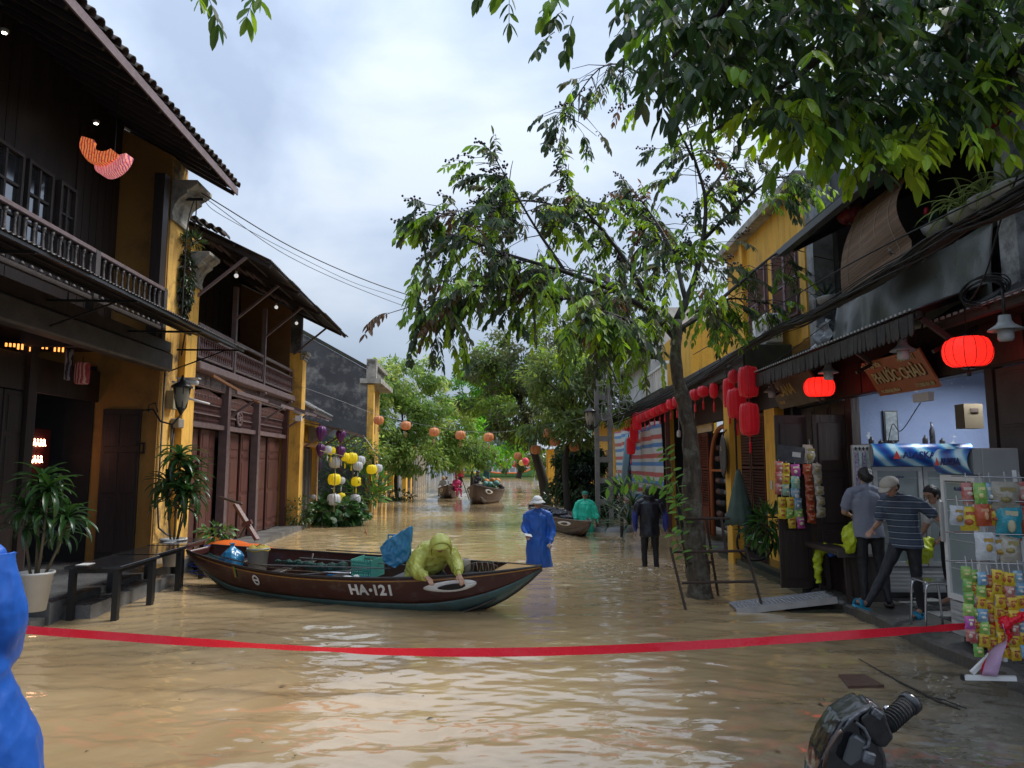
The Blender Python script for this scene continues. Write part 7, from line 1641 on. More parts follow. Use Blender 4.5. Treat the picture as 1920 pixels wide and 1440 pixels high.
def far_person(label,u,v,Y,rz,P_,top,bottom=BLACKC,hat=None,hair='short',coatr=None):
 q=PY(u,v,Y);return person(label,q,rz,P_,dict(top=top,bottom=bottom),voxel=.03,hands=False,face=False,hat=hat,hair=hair)
def far_poncho(t,V,s):pass
far_person('rower dressed in black bending over in the head on boat',893,926,36.5,R(60),SIT,NAVY,hat=('cap',NAVY))
far_person('passenger in a blue raincoat at the stern of the head on boat',912,915,38.6,R(0),pose(),M_('steel_blue_raincoat',(.06,.22,.42),rough=.4),bottom=M_('steel_blue_raincoat',(.06,.22,.42),rough=.4),hat=('hood',MT['steel_blue_raincoat']))
far_person('person in a red hooded jacket standing in the second boat',861,924,42.5,R(10),pose(),REDC,hat=('cap',BLACKC))
far_person('person in a pink raincoat sitting in the second boat',855,932,39.8,R(30),SIT,PINKC,bottom=PINKC,hat=('hood',PINKC))
far_person('passenger in white with a straw hat in the second boat',832,931,41.5,R(-20),SIT,WHC,bottom=WHC,hat=('bucket',M_('straw',(.45,.30,.14),rough=.8)))
far_person('passenger in grey leaning forward at the left of the second boat',838,930,43.0,R(-40),SIT,M_('grey_cloth',(.28,.3,.3),rough=.7))
t=thing('lantern_cargo','heap of small green and orange paper lanterns on the head on boat','lanterns',PY(922,912,38.5))
for k in range(9):MB().ball(PY(905+(k*7)%30,898+(k*5)%16,38.4-.2*(k%3)),(.17,.17,.15),8,6).build('paper_lantern',(M_('pale_green_paper',(.25,.45,.28)),M_('orange_paper',(.7,.25,.05)),M_('teal_paper',(.15,.4,.38)))[k%3],t)
bar('oar',WOOD_D2,thing('oar','long oar angled into the water between the two far boats','oar',PY(868,936,37)),PY(866,898,37.5),PY(880,938,35.5),.05,round_=6)
# ================================================================ LANTERNS
def lantern(label,q,r,h,mat,group=None,ribs=10,n=20,tassel=.0,square=.0,tmat=None,cord_z=None,rib_m=None,name='lantern',lobe=.10):
 q=Vector(q);t=thing(name,label,'lantern',q,group=group);K=9;prof=[]
 for k in range(K+1):
  a=math.pi*(k/K)-math.pi/2;c=max(math.cos(a),.0);rr_=r*(.26+.74*c**(.55 if not square else square));prof.append((rr_,h/2*math.sin(a)))
 MB().lathe(prof,ribs*4,q,lobes=ribs,lobe=lobe).build('shade',mat,t)
 MB().lathe([(r*.27,-h/2-.015),(r*.27,-h/2+.01)],12,q).lathe([(r*.27,h/2-.01),(r*.27,h/2+.015)],12,q).build('cap',tmat or mat,t)
 if rib_m:
  for k in range(ribs):
   a=2*math.pi*(k)/ribs;MB().tube([q+Vector((p_[0]*1.012*math.cos(a),p_[0]*1.012*math.sin(a),p_[1]))for p_ in prof],.003,4).build('rib',rib_m,t)
 if tassel:MB().lathe([(.006,0),(.006,-tassel*.3),(.018,-tassel*.38),(.020,-tassel)],8,q-Vector((0,0,h/2+.01))).build('tassel',tmat or mat,t)
 if cord_z:bar('cord',BLK,t,q+Vector((0,0,h/2)),(q.x,q.y,cord_z),.006,.006)
 return t
REDL=M_('red_silk',(.62,.012,.025),(.50,.008,.018),sc=8,rough=.4,emit=.06,sheen=.3,bump=.15,bsc=40,trans=.25)
REDG=M_('lit_red_silk',(.9,.03,.02),(.75,.02,.015),sc=25,rough=.5,emit=.6,ecol=(1,.02,.012),bump=.3,bsc=60)
YELL=M_('yellow_silk',(.80,.66,.02),(.70,.55,.01),rough=.5,trans=.3,emit=.08);WHTL=M_('white_silk',(.72,.74,.76),(.6,.62,.65),rough=.5,trans=.3)
PURL=M_('purple_silk',(.14,.03,.15),(.10,.02,.11),rough=.45,trans=.2);ORL=M_('orange_silk',(.72,.24,.06),(.85,.5,.3),sc=9,rough=.5,trans=.25)
DARKR=M_('dim_red_silk',(.20,.008,.014),(.14,.006,.01),rough=.5)
lantern('large glowing red lantern with black ribs hanging at the far right under the lean-to',PX(1814,660,4.25),.215,.29,REDG,ribs=14,rib_m=BLK,cord_z=3.4,tmat=BLK,tassel=.08,lobe=.04)
lantern('glowing red lantern with black ribs hanging left of the grocery sign',PX(1536,726,4.2),.21,.28,REDG,ribs=14,rib_m=BLK,cord_z=3.45,tmat=BLK,tassel=.08,lobe=.04)
lantern('dim dark red lantern upstairs to the left of the bamboo blind',PX(1598,400,4.6),.20,.27,DARKR,ribs=14,rib_m=BLK,cord_z=5.2,tmat=BLK,tassel=.4,lobe=.04)
lantern('dark red lantern half hidden by leaves at the top right edge',PX(1862,210,4.6),.20,.27,DARKR,ribs=14,cord_z=5.3,lobe=.04)
for(u,v,w_,h_,X,lab)in((1367,737,23,56,3.95,'long red lantern, leftmost of the big cluster right of the tree trunk'),(1376,706,22,24,3.98,'small round red lantern at the top of the big red cluster'),(1403,716,38,58,3.9,'big long red lantern at the top right of the cluster, beside the awning lip'),(1381,757,36,56,3.86,'big long red lantern in the middle of the cluster beside the yellow pillar'),(1405,786,37,60,3.80,'lowest big long red lantern with a trailing tassel'),(1338,732,16,28,4.02,'red lantern between the round ones and the long ones right of the trunk')):
 q=PX(u,v,X-.16);s_=q.y/FPX;lantern(lab,q,w_*s_/2,h_*s_,REDL,ribs=14,square=.28 if h_>30 else 0,tassel=.28,cord_z=3.52,lobe=.06)
xs_=[1333,1318,1303,1269,1258,1246,1237,1227,1218,1209,1202];ys_=[725,734,740,753,758,763,767,771,775,779,782]
for k,(u,v)in enumerate(zip(xs_,ys_)):
 if k==0:continue
 q=PX(u,v,3.69);s_=q.y/FPX
 lantern('round red lantern under the carved awning, %s'%('just right of the tree trunk' if k==1 else 'touching the tree trunk on its right' if k==2 else['first','second','third','fourth','fifth','sixth','seventh','last'][k-3]+' one left of the tree trunk'),q,9.3*s_ if k>2 else 11*s_,19*s_,REDL,'round red lanterns under the carved awning',ribs=10,tassel=.26,cord_z=3.62)
for(u,v,h_,lab)in((1178,793,30,'long red lantern at the far left end of the lantern row'),(1194,790,34,'long red lantern hanging from the awning, first of the far column'),(1189,812,34,'middle long red lantern of the far left column'),(1183,836,32,'lowest long red lantern of the far left column beside the striped tarp')):
 q=PX(u,v,3.69);s_=q.y/FPX;lantern(lab,q,8.5*s_,h_*s_,REDL,ribs=12,square=.3,tassel=.35,cord_z=3.65)
FR[0]=FL
for(u,v,w_,h_,o_,lab)in((602,813,21,29,.55,'top left purple lantern under the brown awning'),(639,818,19,24,.85,'top right purple lantern under the brown awning'),(601,845,18,25,.5,'lower left purple lantern, nearest the peeling door frame'),(639,848,18,22,.85,'lower right purple lantern beside a white lantern')):
 q=PL(u,v,o_);s_=q.y/FPX;t=thing('purple_lantern',lab,'lantern',q);h=h_*s_;r=w_*s_/2
 MB().lathe([(r*.3,h*.5),(r*.8,h*.42),(r,h*.22),(r*.9,0),(r*.6,-h*.28),(r*.22,-h*.5)],40,q,lobes=10,lobe=.14).build('shade',PURL,t);MB().lathe([(.01,0),(.02,-.1),(.02,-.4)],6,q-Vector((0,0,h/2))).build('tassel',PURL,t)
 bar('cord',BLK,t,q+Vector((0,0,h/2)),(q.x,q.y,3.0),.008,.008)
rows=(('w',614,843,17,'white lantern half behind the lower left purple one'),('y',621,845,17,'yellow lantern behind the white one by the purple lanterns'),('w',629,867,25,'white lantern at the top of the left hanging column'),('y',627,899,25,'yellow lantern in the middle of the left hanging column'),('w',626,937,26,'lowest white lantern, over the broad leaved bush'),('y',640,931,16,'yellow lantern tucked behind the lowest white one'),('y',647,857,18,'yellow lantern half hidden behind the bigger yellow one'),('y',659,859,24,'yellow lantern at the top of the right hanging column'),('w',675,864,21,'white lantern right of the top yellow one'),('w',671,874,19,'dull white lantern below the pair at the top right'),('y',668,903,20,'yellow lantern with a dark printed sign in the right column'),('w',666,936,21,'lowest white lantern of the right column, above the water'),('y',697,880,20,'yellow lantern farthest to the right on the bamboo frame'),('w',709,878,17,'white lantern farthest to the right on the bamboo frame'),('w',640,901,15,'small grey white lantern behind the middle yellow one'),('w',588,932,10,'small white lantern behind the peeling door frame post'))
for k,(c,u,v,w_,lab)in enumerate(rows):
 FR[0]=I4;q=PY(u,v,21.6+abs(u-614)*.02+.15*(k%3));s_=q.y/FPX
 t=lantern(lab,q,w_*s_/2,w_*s_*.82,YELL if c=='y' else WHTL,ribs=12,tassel=.22 if v<905 else 0,tmat=YELL if c=='y' else WHTL,cord_z=q.z+.35)
 if u==668:MB().tube([q+Vector((.16,-.05,.08)),q+Vector((.17,0,0)),q+Vector((.15,-.04,-.07))],.012,5).tube([q+Vector((.10,-.13,.05)),q+Vector((.12,-.12,-.05))],.012,5).build('printed_mark',BLK,t)
FR[0]=FL
t=thing('bamboo_stand','thin bamboo stand carrying the white and yellow lanterns','frame',PL(665,960,.9))
for(a,b_)in(((600,845),(715,872)),((626,960),(629,850)),((666,1000),(660,850)),((697,960),(697,885)),((640,948),(690,948))):bar('pole',M_('thin_bamboo',(.25,.2,.12),rough=.6),t,PL(*a,.95),PL(*b_,.95),.022,round_=6)
bar('leg',BLK,t,PL(688,935,1.0),PL(706,895,1.0),.03,round_=6);bar('leg',BLK,t,PL(712,938,1.0),PL(692,890,1.0),.03,round_=6)
FR[0]=I4
oc=[(710,788),(761,798),(814,810),(863,816),(916,820),(993,812),(1026,812),(1004,843),(1040,828),(1077,838),(971,855)]
nm=['leftmost, before the blackened gable','second from the left, before the pale tree','third from the left, with the dark bow on top','fourth from the left, with leaves around it','fifth from the left, partly under leaves','beside the leaning dark trunk','dim, among leaves left of the slender tree','lower one on the dark leaning trunk','just left of the slender tree trunk','right of the slender tree trunk','lowest, over the open river']
for k,(u,v)in enumerate(oc):
 Y=25 if k<5 else 24 if k!=10 else 30;q=PY(u,v,Y);lantern('orange string lantern '+nm[k],q,.185,.29,ORL,'orange lanterns over the street',ribs=9,tassel=.25 if k<5 else 0,lobe=.16,tmat=ORL)
t=thing('lantern_string','thin wire across the street carrying the orange lanterns','wire',PY(850,790,25));
def wire(t,pts,r,mat=BLK,n=30):MB().tube(smooth_path(pts,n),r,5).build('wire',mat,t)
wire(t,[PY(566,725,20.9),PY(640,752,23),PY(710,778,25),PY(814,800,25),PY(916,811,25),PY(1010,800,24),PY(1110,780,22)],.006,M_('pale_wire',(.35,.35,.35)))
t=thing('small_lantern_string','strings of tiny red green white and yellow lanterns over the river end','lanterns',PY(930,868,80))
cl=[M_('tiny_green',(.03,.28,.10)),M_('tiny_red',(.65,.03,.06)),M_('tiny_white',(.75,.75,.75)),M_('tiny_yellow',(.75,.5,.12))]
for k in range(11):MB().ball(PY(874+k*11.5,869+(k%2)*1.5+3*math.sin(k*.3),80),.36,8,6).build('paper_lantern',cl[(0,3,0,1,0,0,1,0,1,3,1)[k]],t)
for k in range(4):MB().ball(PY(889+k*22.5,861,82),.36,8,6).build('paper_lantern',cl[2],t)
wire(t,[PY(860,864,80),PY(930,868,80),PY(1010,862,80)],.03);MB().ball(PY(985,865,60),.32,8,6).build('paper_lantern',cl[1],t);MB().ball(PY(978,868,60),.25,8,6).build('paper_lantern',cl[3],t)
lantern('small red round lantern low on the kiosk post far down the right side',PY(1049,909,46),.19,.34,REDL,ribs=8)
# ================================================================ OVERHEAD WIRES
t=thing('cable_bundle','thick sagging bundle of black cables along the right hand shopfronts','cables',(3.7,9,3.9));rr=random.Random(9)
for k in range(24):
 j=lambda:rr.uniform(-.07,.07)
 wire(t,[Vector((3.7+j(),3.0,3.97+j())),PX(1920,366,3.7)+Vector((j(),0,j())),PX(1760,447,3.7)+Vector((j(),0,j()-.02)),PX(1640,525,3.7)+Vector((j(),0,j())),PX(1515,596,3.7)+Vector((j(),0,j())),PX(1420,640,3.7)+Vector((j(),0,j())),PX(1250,742,3.65)+Vector((j(),0,j()*2)),PY(1135,790,21)+Vector((j(),0,j()*3))],rr.uniform(.006,.014),RUBBER,40)
t=thing('service_cables','single black cables crossing above the right hand bundle','cables',(3.7,9,4.5))
for pts,r in(([PX(1925,330,3.9),PX(1640,470,3.9),PX(1480,560,3.9),PX(1300,665,3.9)],.009),([PX(1700,270,4.1),PX(1600,350,4.1),PX(1510,425,4.1)],.022),([PX(1720,262,4.12),PX(1612,352,4.12),PX(1515,440,4.12)],.01),([PX(1525,480,4.3),PX(1560,488,4.5),PX(1612,500,4.6)],.008),([PX(1908,330,4.0),PX(1880,400,4.1),PX(1845,520,4.2),PX(1800,592,4.3)],.008),([PX(1560,600,4.0),PX(1430,690,4.0),PX(1280,760,3.9)],.006),([PX(1510,600,3.75),PX(1495,570,3.75),PX(1506,545,3.75),PX(1530,560,3.75),PX(1528,590,3.75)],.007)):wire(t,pts,r,RUBBER)
t=thing('bracket_wire','rusty rod tying the corner of the lean-to awning','rod',(4.2,6.5,3.6));wire(t,[PX(1758,605,4.3),PX(1830,575,4.25),PX(1920,540,4.2)],.006)
t=thing('coiled_cable','loose coil of black cable resting on the lean-to awning below the balcony','cable coil',PX(1843,545,4.3));c_=PX(1845,548,4.32)
for k in range(11):
 r_=.20+rr.uniform(-.04,.03);o_=Vector((rr.uniform(-.03,.03),rr.uniform(-.03,.03),rr.uniform(-.02,.03)));tl=rr.uniform(-.2,.2)
 MB().tube([c_+o_+Vector((.08*math.cos(a)+tl*.1*math.sin(a),-r_*math.cos(a),r_*.62*math.sin(a)))for a in[2*math.pi*i/26 for i in range(27)]],.006,5).build('loop',RUBBER,t)
t=thing('street_wires','slack wires crossing the sky from the left house to the tree','wires',FL@Vector((-.3,13,6)))
for(pts,r)in(([PY(378,362,12.6),PY(560,470,15),PY(740,545,17),PY(900,585,19),PY(1120,610,21)],.012),([PY(380,368,12.6),PY(540,480,15),PY(720,560,17),PY(900,620,19)],.007),([PY(378,372,12.6),PY(430,412,13),PY(640,520,16),PY(740,556,17.5),PY(860,600,19)],.006),([FL@Vector((-.3,13.0,6.15)),PY(368,372,12.6),PY(352,420,12.5),PY(345,520,12.6),PY(341,590,12.7)],.012)):wire(t,pts,r,M_('faded_cable',(.04,.04,.045)))
bar('insulator_arm',BLK,t,PY(325,374,12.5),PY(382,374,12.5),.05,.04)
bd=thing('bird','small brown sparrow perched on the cable bundle before the bamboo blind','bird',PX(1671,470,3.7));q=PX(1670,472,3.7)
BF=M_('sparrow_feathers',(.10,.07,.045),(.05,.035,.025),sc=60,rough=.8)
mb=MB();mb.ball(q,(.026,.04,.028),10,7,M=Matrix.Rotation(R(35),3,'X'));mb.ball(q+Vector((0,.028,.034)),.018,9,6);mb.tube([q+Vector((0,-.03,-.015)),q+Vector((0,-.08,-.045))],[.012,.008],5)
remesh('body',mb,.005,BF,bd,None,0,smooth=1);MB().tube([q+Vector((0,.044,.036)),q+Vector((0,.056,.033))],[.004,.001],5).build('beak',BLK,bd)
for s_ in(-1,1):bar('leg',BLK,bd,q+Vector((s_*.008,0,-.024)),q+Vector((s_*.008,0,-.045)),.004,.004)
# ================================================================ SHOP LAMPS, FRIDGES, GOODS
for(u,v,lab)in((1885,615,'farthest right'),(1693,655,'in front of the grocery sign'),(1553,697,'above the smaller glowing red lantern'),(1447,733,'beside the golden lettered board')):
 q=PX(u,v,4.08);t=thing('pendant_lamp','grey enamel pendant lamp with a frosted glass, '+lab,'lamp',q)
 MB().lathe([(.045,.11),(.05,.06),(.07,.03),(.13,-.01),(.132,-.02),(.06,-.01)],20,q).build('shade',M_('grey_enamel',(.42,.43,.43),(.3,.31,.31),sc=8,rough=.35),t);MB().lathe([(.06,-.01),(.062,-.09),(.05,-.11),(.01,-.115)],16,q).build('glass',M_('milky_glass',(.5,.5,.5),rough=.25),t)
 MB().lathe([(.012,.1),(.012,.34)],6,q).build('rod',BLK,t)
t=thing('tube_light','lit fluorescent tube under the grocery ceiling','light',(6.2,9.2,3.1));bx('housing',WHITE,t,5.6,6.8,9.17,9.23,3.14,3.2);bar('tube',M_('tube_glow',(1,1,1),emit=7,ecol=(.85,.93,1)),t,(5.65,9.2,3.11),(6.75,9.2,3.11),.03,round_=8)
ld=bpy.data.lights.new('shop_light','AREA');ld.shape='RECTANGLE';ld.size=1.1;ld.size_y=.05;ld.energy=26;ld.color=(.85,.93,1);lo_=bpy.data.objects.new('shop_light',ld);COL.objects.link(lo_);lo_.location=(6.2,9.2,3.08)
def banner_mat():
 m=bpy.data.materials.new('blue_swoosh_print');m.use_nodes=True;nt=m.node_tree;p=nt.nodes['Principled BSDF'];L=nt.links.new
 tc=N(nt,'ShaderNodeTexCoord');mp=N(nt,'ShaderNodeMapping');mp.inputs['Rotation'].default_value=(.5,.5,.9);L(tc.outputs['Object'],mp.inputs[0])
 w_=N(nt,'ShaderNodeTexWave');w_.inputs['Scale'].default_value=1.6;w_.inputs['Distortion'].default_value=2.5;w_.inputs['Detail'].default_value=1.2;L(mp.outputs[0],w_.inputs[0])
 cr=N(nt,'ShaderNodeValToRGB');e=cr.color_ramp.elements;e[0].color=(.012,.05,.30,1);e[1].color=(.55,.78,.88,1);e[1].position=.92;k=e.new(.4);k.color=(.02,.16,.50,1);k=e.new(.68);k.color=(.10,.42,.68,1)
 L(w_.outputs['Fac'],cr.inputs['Fac']);L(cr.outputs[0],p.inputs['Base Color']);p.inputs['Roughness'].default_value=.3;return m
BAN=banner_mat();REDT=M_('logo_red',(.65,.05,.04),rough=.4);NVYT=M_('logo_navy',(.02,.03,.16),rough=.4);FGL=M_('fridge_glass',(.20,.25,.25),(.28,.33,.32),sc=1.5,rough=.07,spec=.9);FIN=M_('fridge_inside',(.20,.23,.25),rough=.4)
def fridge(t,M,w_,d,h,doors,sign_h=.24,txt=.13,sh=0):
 keep=FR[0];FR[0]=keep@M
 bx('cabinet',M_('grey_white_fridge',(.42,.43,.43),(.33,.34,.34),sc=3,rough=.4),t,-w_/2,w_/2,.06,d,.08,h,bevel=.01)
 gb=bx('grille',MT['grey_white_fridge'],t,-w_/2,w_/2,0.0,.058,.08,.40,bevel=.008)
 for k in range(5):bx('louvre',M_('white_slat',(.5,.5,.5),rough=.4),gb,-w_/2+.03,w_/2-.03,-.012,0,.13+k*.05,.155+k*.05)
 mb=MB();
 mb.grid(lambda u,v:Vector((-w_/2+w_*u,-.06*math.sin(math.pi*v)**.7-.02,h-sign_h+sign_h*v)),4,10);mb.build('sign_panel',BAN,t)
 bx('sign_cap',MT['grey_white_fridge'],t,-w_/2,w_/2,-.02,.058,h-sign_h,h)
 n_=doors;dw=w_/n_
 for k in range(n_):
  x0,x1=-w_/2+k*dw+.006,-w_/2+(k+1)*dw-.006;z0,z1=.42,h-sign_h-.01;e_=.055
  fr_=MB().box(x0,x0+e_,-.02,.055,z0,z1).box(x1-e_,x1,-.02,.055,z0,z1).box(x0+e_,x1-e_,-.02,.055,z0,z0+e_).box(x0+e_,x1-e_,-.02,.055,z1-e_,z1).build('door',MT['white_paint']if n_==1 else MT['grey_white_fridge'],t)
  bx('glass',FGL,fr_,x0+e_,x1-e_,.002,.010,z0+e_,z1-e_)
  for j in range(4):bx('shelf',MT['white_slat'],fr_,x0+e_,x1-e_,-.002,.0015,z0+.3+j*.28,z0+.307+j*.28)
  bx('handle',WHITEG,fr_,x0-.002,x0+.03,-.055,-.022,z0+.55,z0+.95,bevel=.006)
  text_part('door_lettering','ALASKA',.05,NVYT,fr_,basis(((x0+x1)/2,-.0015,z1-e_-.08),(1,0,0),(0,-1,0)),.0005,.001)
 zc=h-sign_h/2;f_=-.098
 text_part('lettering','ALASKA',txt,NVYT,t,basis((txt*.45+sh,f_,zc-.005),(1,0,0),(0,-1,0)),.004,.003,.95)
 MB().prism([(sh-txt*2.3,f_,zc-txt*.42),(sh-txt*1.5,f_,zc-txt*.42),(sh-txt*1.9,f_,zc+txt*.42)],(0,-.004,0)).build('red_triangle',REDT,t)
 MB().box(-w_/2+.03,w_/2-.03,.1,d-.05,0,.08).build('base',BLK,t)
 FR[0]=keep
t=thing('display_fridge','tall narrow glass door fridge at the shop front with a blue ALASKA sign','fridge',(4.24,6.97,.15))
fridge(t,Matrix.Translation((4.26,7.12,.15))@Matrix.Rotation(R(-90),4,'Z'),.57,.55,1.90,1,.25,.092)
t=thing('display_fridge','wide double door fridge inside the grocery with a long blue ALASKA sign','fridge',(5.25,9.6,.15))
fridge(t,Matrix.Translation((5.28,9.62,.15)),1.32,.6,2.02,2,.30,.125,-.13)
t=thing('price_board','pale board with four hanging strips of purple and green sachets left of the wide fridge','board',(4.48,9.6,.15));bx('panel',WHITEG,t,4.37,4.60,9.60,9.62,.4,2.15)
for k in range(4):
 c_=[M_('purple_sachet',(.10,.04,.18),(.5,.45,.55),sc=40,amt=1,rough=.3),M_('green_sachet',(.22,.38,.36),(.5,.55,.55),sc=40,amt=1,rough=.3)][k%2]
 for j in range(12 if k<3 else 5):bx('sachet',c_,t,4.395+k*.05,4.43+k*.05,9.585,9.598,1.98-j*.085,2.06-j*.085)
 MB().prism([(4.412+k*.05,9.59,2.13),(4.43+k*.05,9.59,2.105),(4.412+k*.05,9.59,2.075),(4.395+k*.05,9.59,2.105)],(0,.006,0)).build('hook_tag',BLK,t)
t=thing('poster','dark framed picture on the blue wall above the wide fridge','picture',(5.3,10.55,2.6));q0,q1=PY(1656,770,10.56),PY(1686,828,10.56)
bx('frame',BLK,t,q0.x,q1.x,10.56,10.59,q1.z,q0.z);bx('print',M_('blotchy_print',(.10,.13,.16),(.30,.33,.34),sc=14,amt=1,rough=.4),t,q0.x+.02,q1.x-.02,10.55,10.562,q1.z+.02,q0.z-.02)
t=thing('carton','cardboard carton with a printed label hung high beside the dark door panels','box',PY(1826,782,9.3));q=PY(1826,780,9.3);bx('carton',M_('cardboard',(.20,.15,.09),(.16,.12,.07),rough=.8),t,q.x-.12,q.x+.12,9.3,9.5,q.z-.16,q.z+.16);bx('label',M_('carton_print',(.08,.05,.04)),t,q.x-.04,q.x+.06,9.294,9.30,q.z+.05,q.z+.1)
t=thing('light_box','white fitting with hanging wires on the shop lintel','light fitting',PX(1738,742,4.66));q=PX(1738,745,4.66);bx('box',WHITEG,t,4.58,4.655,q.y-.16,q.y+.16,q.z-.05,q.z+.05,bevel=.005);wire(t,[q+Vector((-.02,.1,-.05)),q+Vector((.1,.8,-.35)),q+Vector((.2,1.2,-.25)),q+Vector((.3,1.6,-.6))],.006)
t=thing('bottles','dark odds and ends lying on top of the wide fridge','clutter',(5.2,9.7,2.17))
for k,(x,h_)in enumerate(((4.72,.10),(4.85,.06),(5.0,.05),(5.45,.12),(5.55,.30),(5.68,.08))):MB().lathe([(.035,0),(.035,h_*.6),(.015,h_*.8),(.015,h_)],8,(x,9.8,2.17)).build('bottle',M_('dull_bottle',(.08,.08,.09),rough=.3,transm=.3),t)
def bag_mesh2(w_,h_,mats,seed):
 rr=random.Random(seed);mb=MB();
 def f(sg):
  return lambda u,v:Vector(((u-.5)*w_*(1+.05*math.sin(v*9+seed)),-sg*(.30*w_)*(math.sin(math.pi*u)**.7)*(math.sin(math.pi*min(1,max(0,(v-.07)/.86)))**.6)+.004*math.sin(u*23+v*17),-v*h_))
 mb.grid(f(1),8,8);mb.mat(0).grid(f(-.3),8,8)
 mb.mat(1);mb.ball((rr.uniform(-.12,.12)*w_,-.28*w_,-h_*rr.uniform(.5,.68)),(w_*rr.uniform(.16,.3),.012,h_*rr.uniform(.08,.2)),7,4);mb.box(-w_*rr.uniform(.15,.36),w_*.3,-.26*w_,-.25*w_,-h_*.34,-h_*.20);return mb.mesh('packet',mats)
def pk(name,c1,c2,c3):return[M_(name,c1,c2,sc=9,amt=.9,rough=.25,bump=.5,bsc=30,spec=.7),M_(name+'_print',c3,rough=.3)]
PKR=pk('red_packet',(.50,.04,.04),(.55,.30,.25),(.75,.6,.5));PKY=pk('yellow_packet',(.68,.42,.02),(.75,.58,.05),(.5,.12,.04));PKG=pk('green_packet',(.10,.38,.06),(.45,.6,.15),(.8,.75,.3));PKB=pk('blue_packet',(.08,.25,.45),(.4,.55,.6),(.75,.75,.7));PKW=pk('cream_packet',(.48,.44,.36),(.36,.32,.25),(.35,.28,.1));PKO=pk('orange_packet',(.48,.09,.03),(.38,.06,.02),(.6,.3,.15));PKP=pk('pink_packet',(.6,.06,.25),(.35,.1,.4),(.8,.75,.5));PKT=pk('teal_packet',(.15,.45,.40),(.5,.6,.4),(.8,.7,.4));PKWH=pk('white_packet',(.65,.66,.66),(.5,.52,.55),(.5,.3,.05));PKD=pk('teal_blue_packet',(.02,.28,.36),(.04,.35,.42),(.6,.55,.35))
BM={}
def strip(label,q,n_,w_,h_,kinds,rz=0.0,name='packet_strip',cat='packets',lean=0.0,seed=0,gap=.93):
 q=Vector(q);t=thing(name,label,cat,q);rr=random.Random(seed)
 for k in range(n_):
  K=kinds[k%len(kinds)];key=(K[0].name,w_,h_)
  if key not in BM:BM[key]=bag_mesh2(w_,h_,K,len(BM))
  link('packet',BM[key],t,Matrix.Translation(q+Vector((lean*k+rr.uniform(-.006,.006),rr.uniform(-.01,.01),-k*h_*gap)))@Matrix.Rotation(rz+rr.uniform(-.15,.15),4,'Z')@Matrix.Rotation(rr.uniform(-.08,.08),4,'Y'))
 bar('string',WHITEG,t,q,q+Vector((0,.01,.08)),.006,.006);return t
for k,(u,v,n_,w_,h_,kinds,lean,lab)in enumerate(((1460,864,3,.115,.17,[PKR],-.008,'string of three red and white snack bags, leftmost on the dark door'),(1474,868,3,.11,.165,[PKY,PKY,PKT],-.01,'string of yellow then teal snack bags second from the left'),(1490,870,3,.13,.185,[PKP,PKT,PKB],-.006,'string topped by a magenta snack bag'),(1466,932,2,.11,.16,[PKY],-.006,'two small yellow bags low on the left'),(1481,932,2,.11,.16,[PKY,PKG],0,'yellow bag over a green bag'),(1496,934,2,.12,.165,[PKB,PKG],0,'blue bag over a green and yellow bag'),(1484,968,1,.11,.17,[PKY],0,'single yellow green bag at the bottom'),(1500,967,1,.11,.18,[PKP],0,'single pink snack bag at the very bottom'),(1514,870,6,.12,.15,[PKO],.006,'string of six orange red snack bags'),(1532,869,5,.135,.165,[PKW],.008,'string of cream and grey snack bags at the right of the dark door'))):
 strip(lab,PY(u,v,10.46 if k<3 or k>7 else 10.39),n_,w_,h_,kinds,lean=lean,seed=k)
strip('large cream packet hanging above the orange strings',PY(1518,834,10.5),1,.19,.27,[PKW],seed=31)
t=thing('black_carton','glossy black printed carton hung above the snack strings','box',PY(1482,850,10.05));q=PY(1482,852,10.48);MB().box(-.19,.19,-.02,.02,-.12,.12,M=TM(q,(0,.12,0))).build('carton',M_('black_gloss',(.015,.015,.018),(.12,.12,.13),sc=5,rough=.2),t);MB().box(.02,.14,-.026,-.021,-.03,.04,M=TM(q,(0,.12,0))).build('label',WHITEG,t)
t=thing('snack_rack','white tubular snack rack with wire shelves at the right edge of the photo','rack',(4.6,5.95,.1))
for(a,b_)in(((4.06,5.9,.15),(4.02,5.95,1.85)),((5.0,5.6,.15),(5.0,5.65,1.85))):bar('post',WHITE,t,a,b_,.03,.03)
for v in(893,938,1000,1055):
 a=PY(1790 if v!=893 else 1800,v,5.95);b_=PY(1990,v+4,5.75);bar('shelf_wire',CHROME,t,a,b_,.012,round_=6);bar('shelf_wire',CHROME,t,a+Vector((0,.12,0)),b_+Vector((0,.12,0)),.012,round_=6)
bar('foot',WHITE,t,PY(1808,1270,5.85),PY(1905,1272,5.75),.035,.035);bar('foot_cap',BLK,t,PY(1803,1270,5.86),PY(1810,1270,5.86),.042,.042);bar('brace',WHITE,t,PY(1822,1262,5.85),PY(1880,1205,5.85),.03,.03);bar('post',WHITE,t,PY(1872,1160,5.85),PY(1884,1240,5.85),.03,.03)
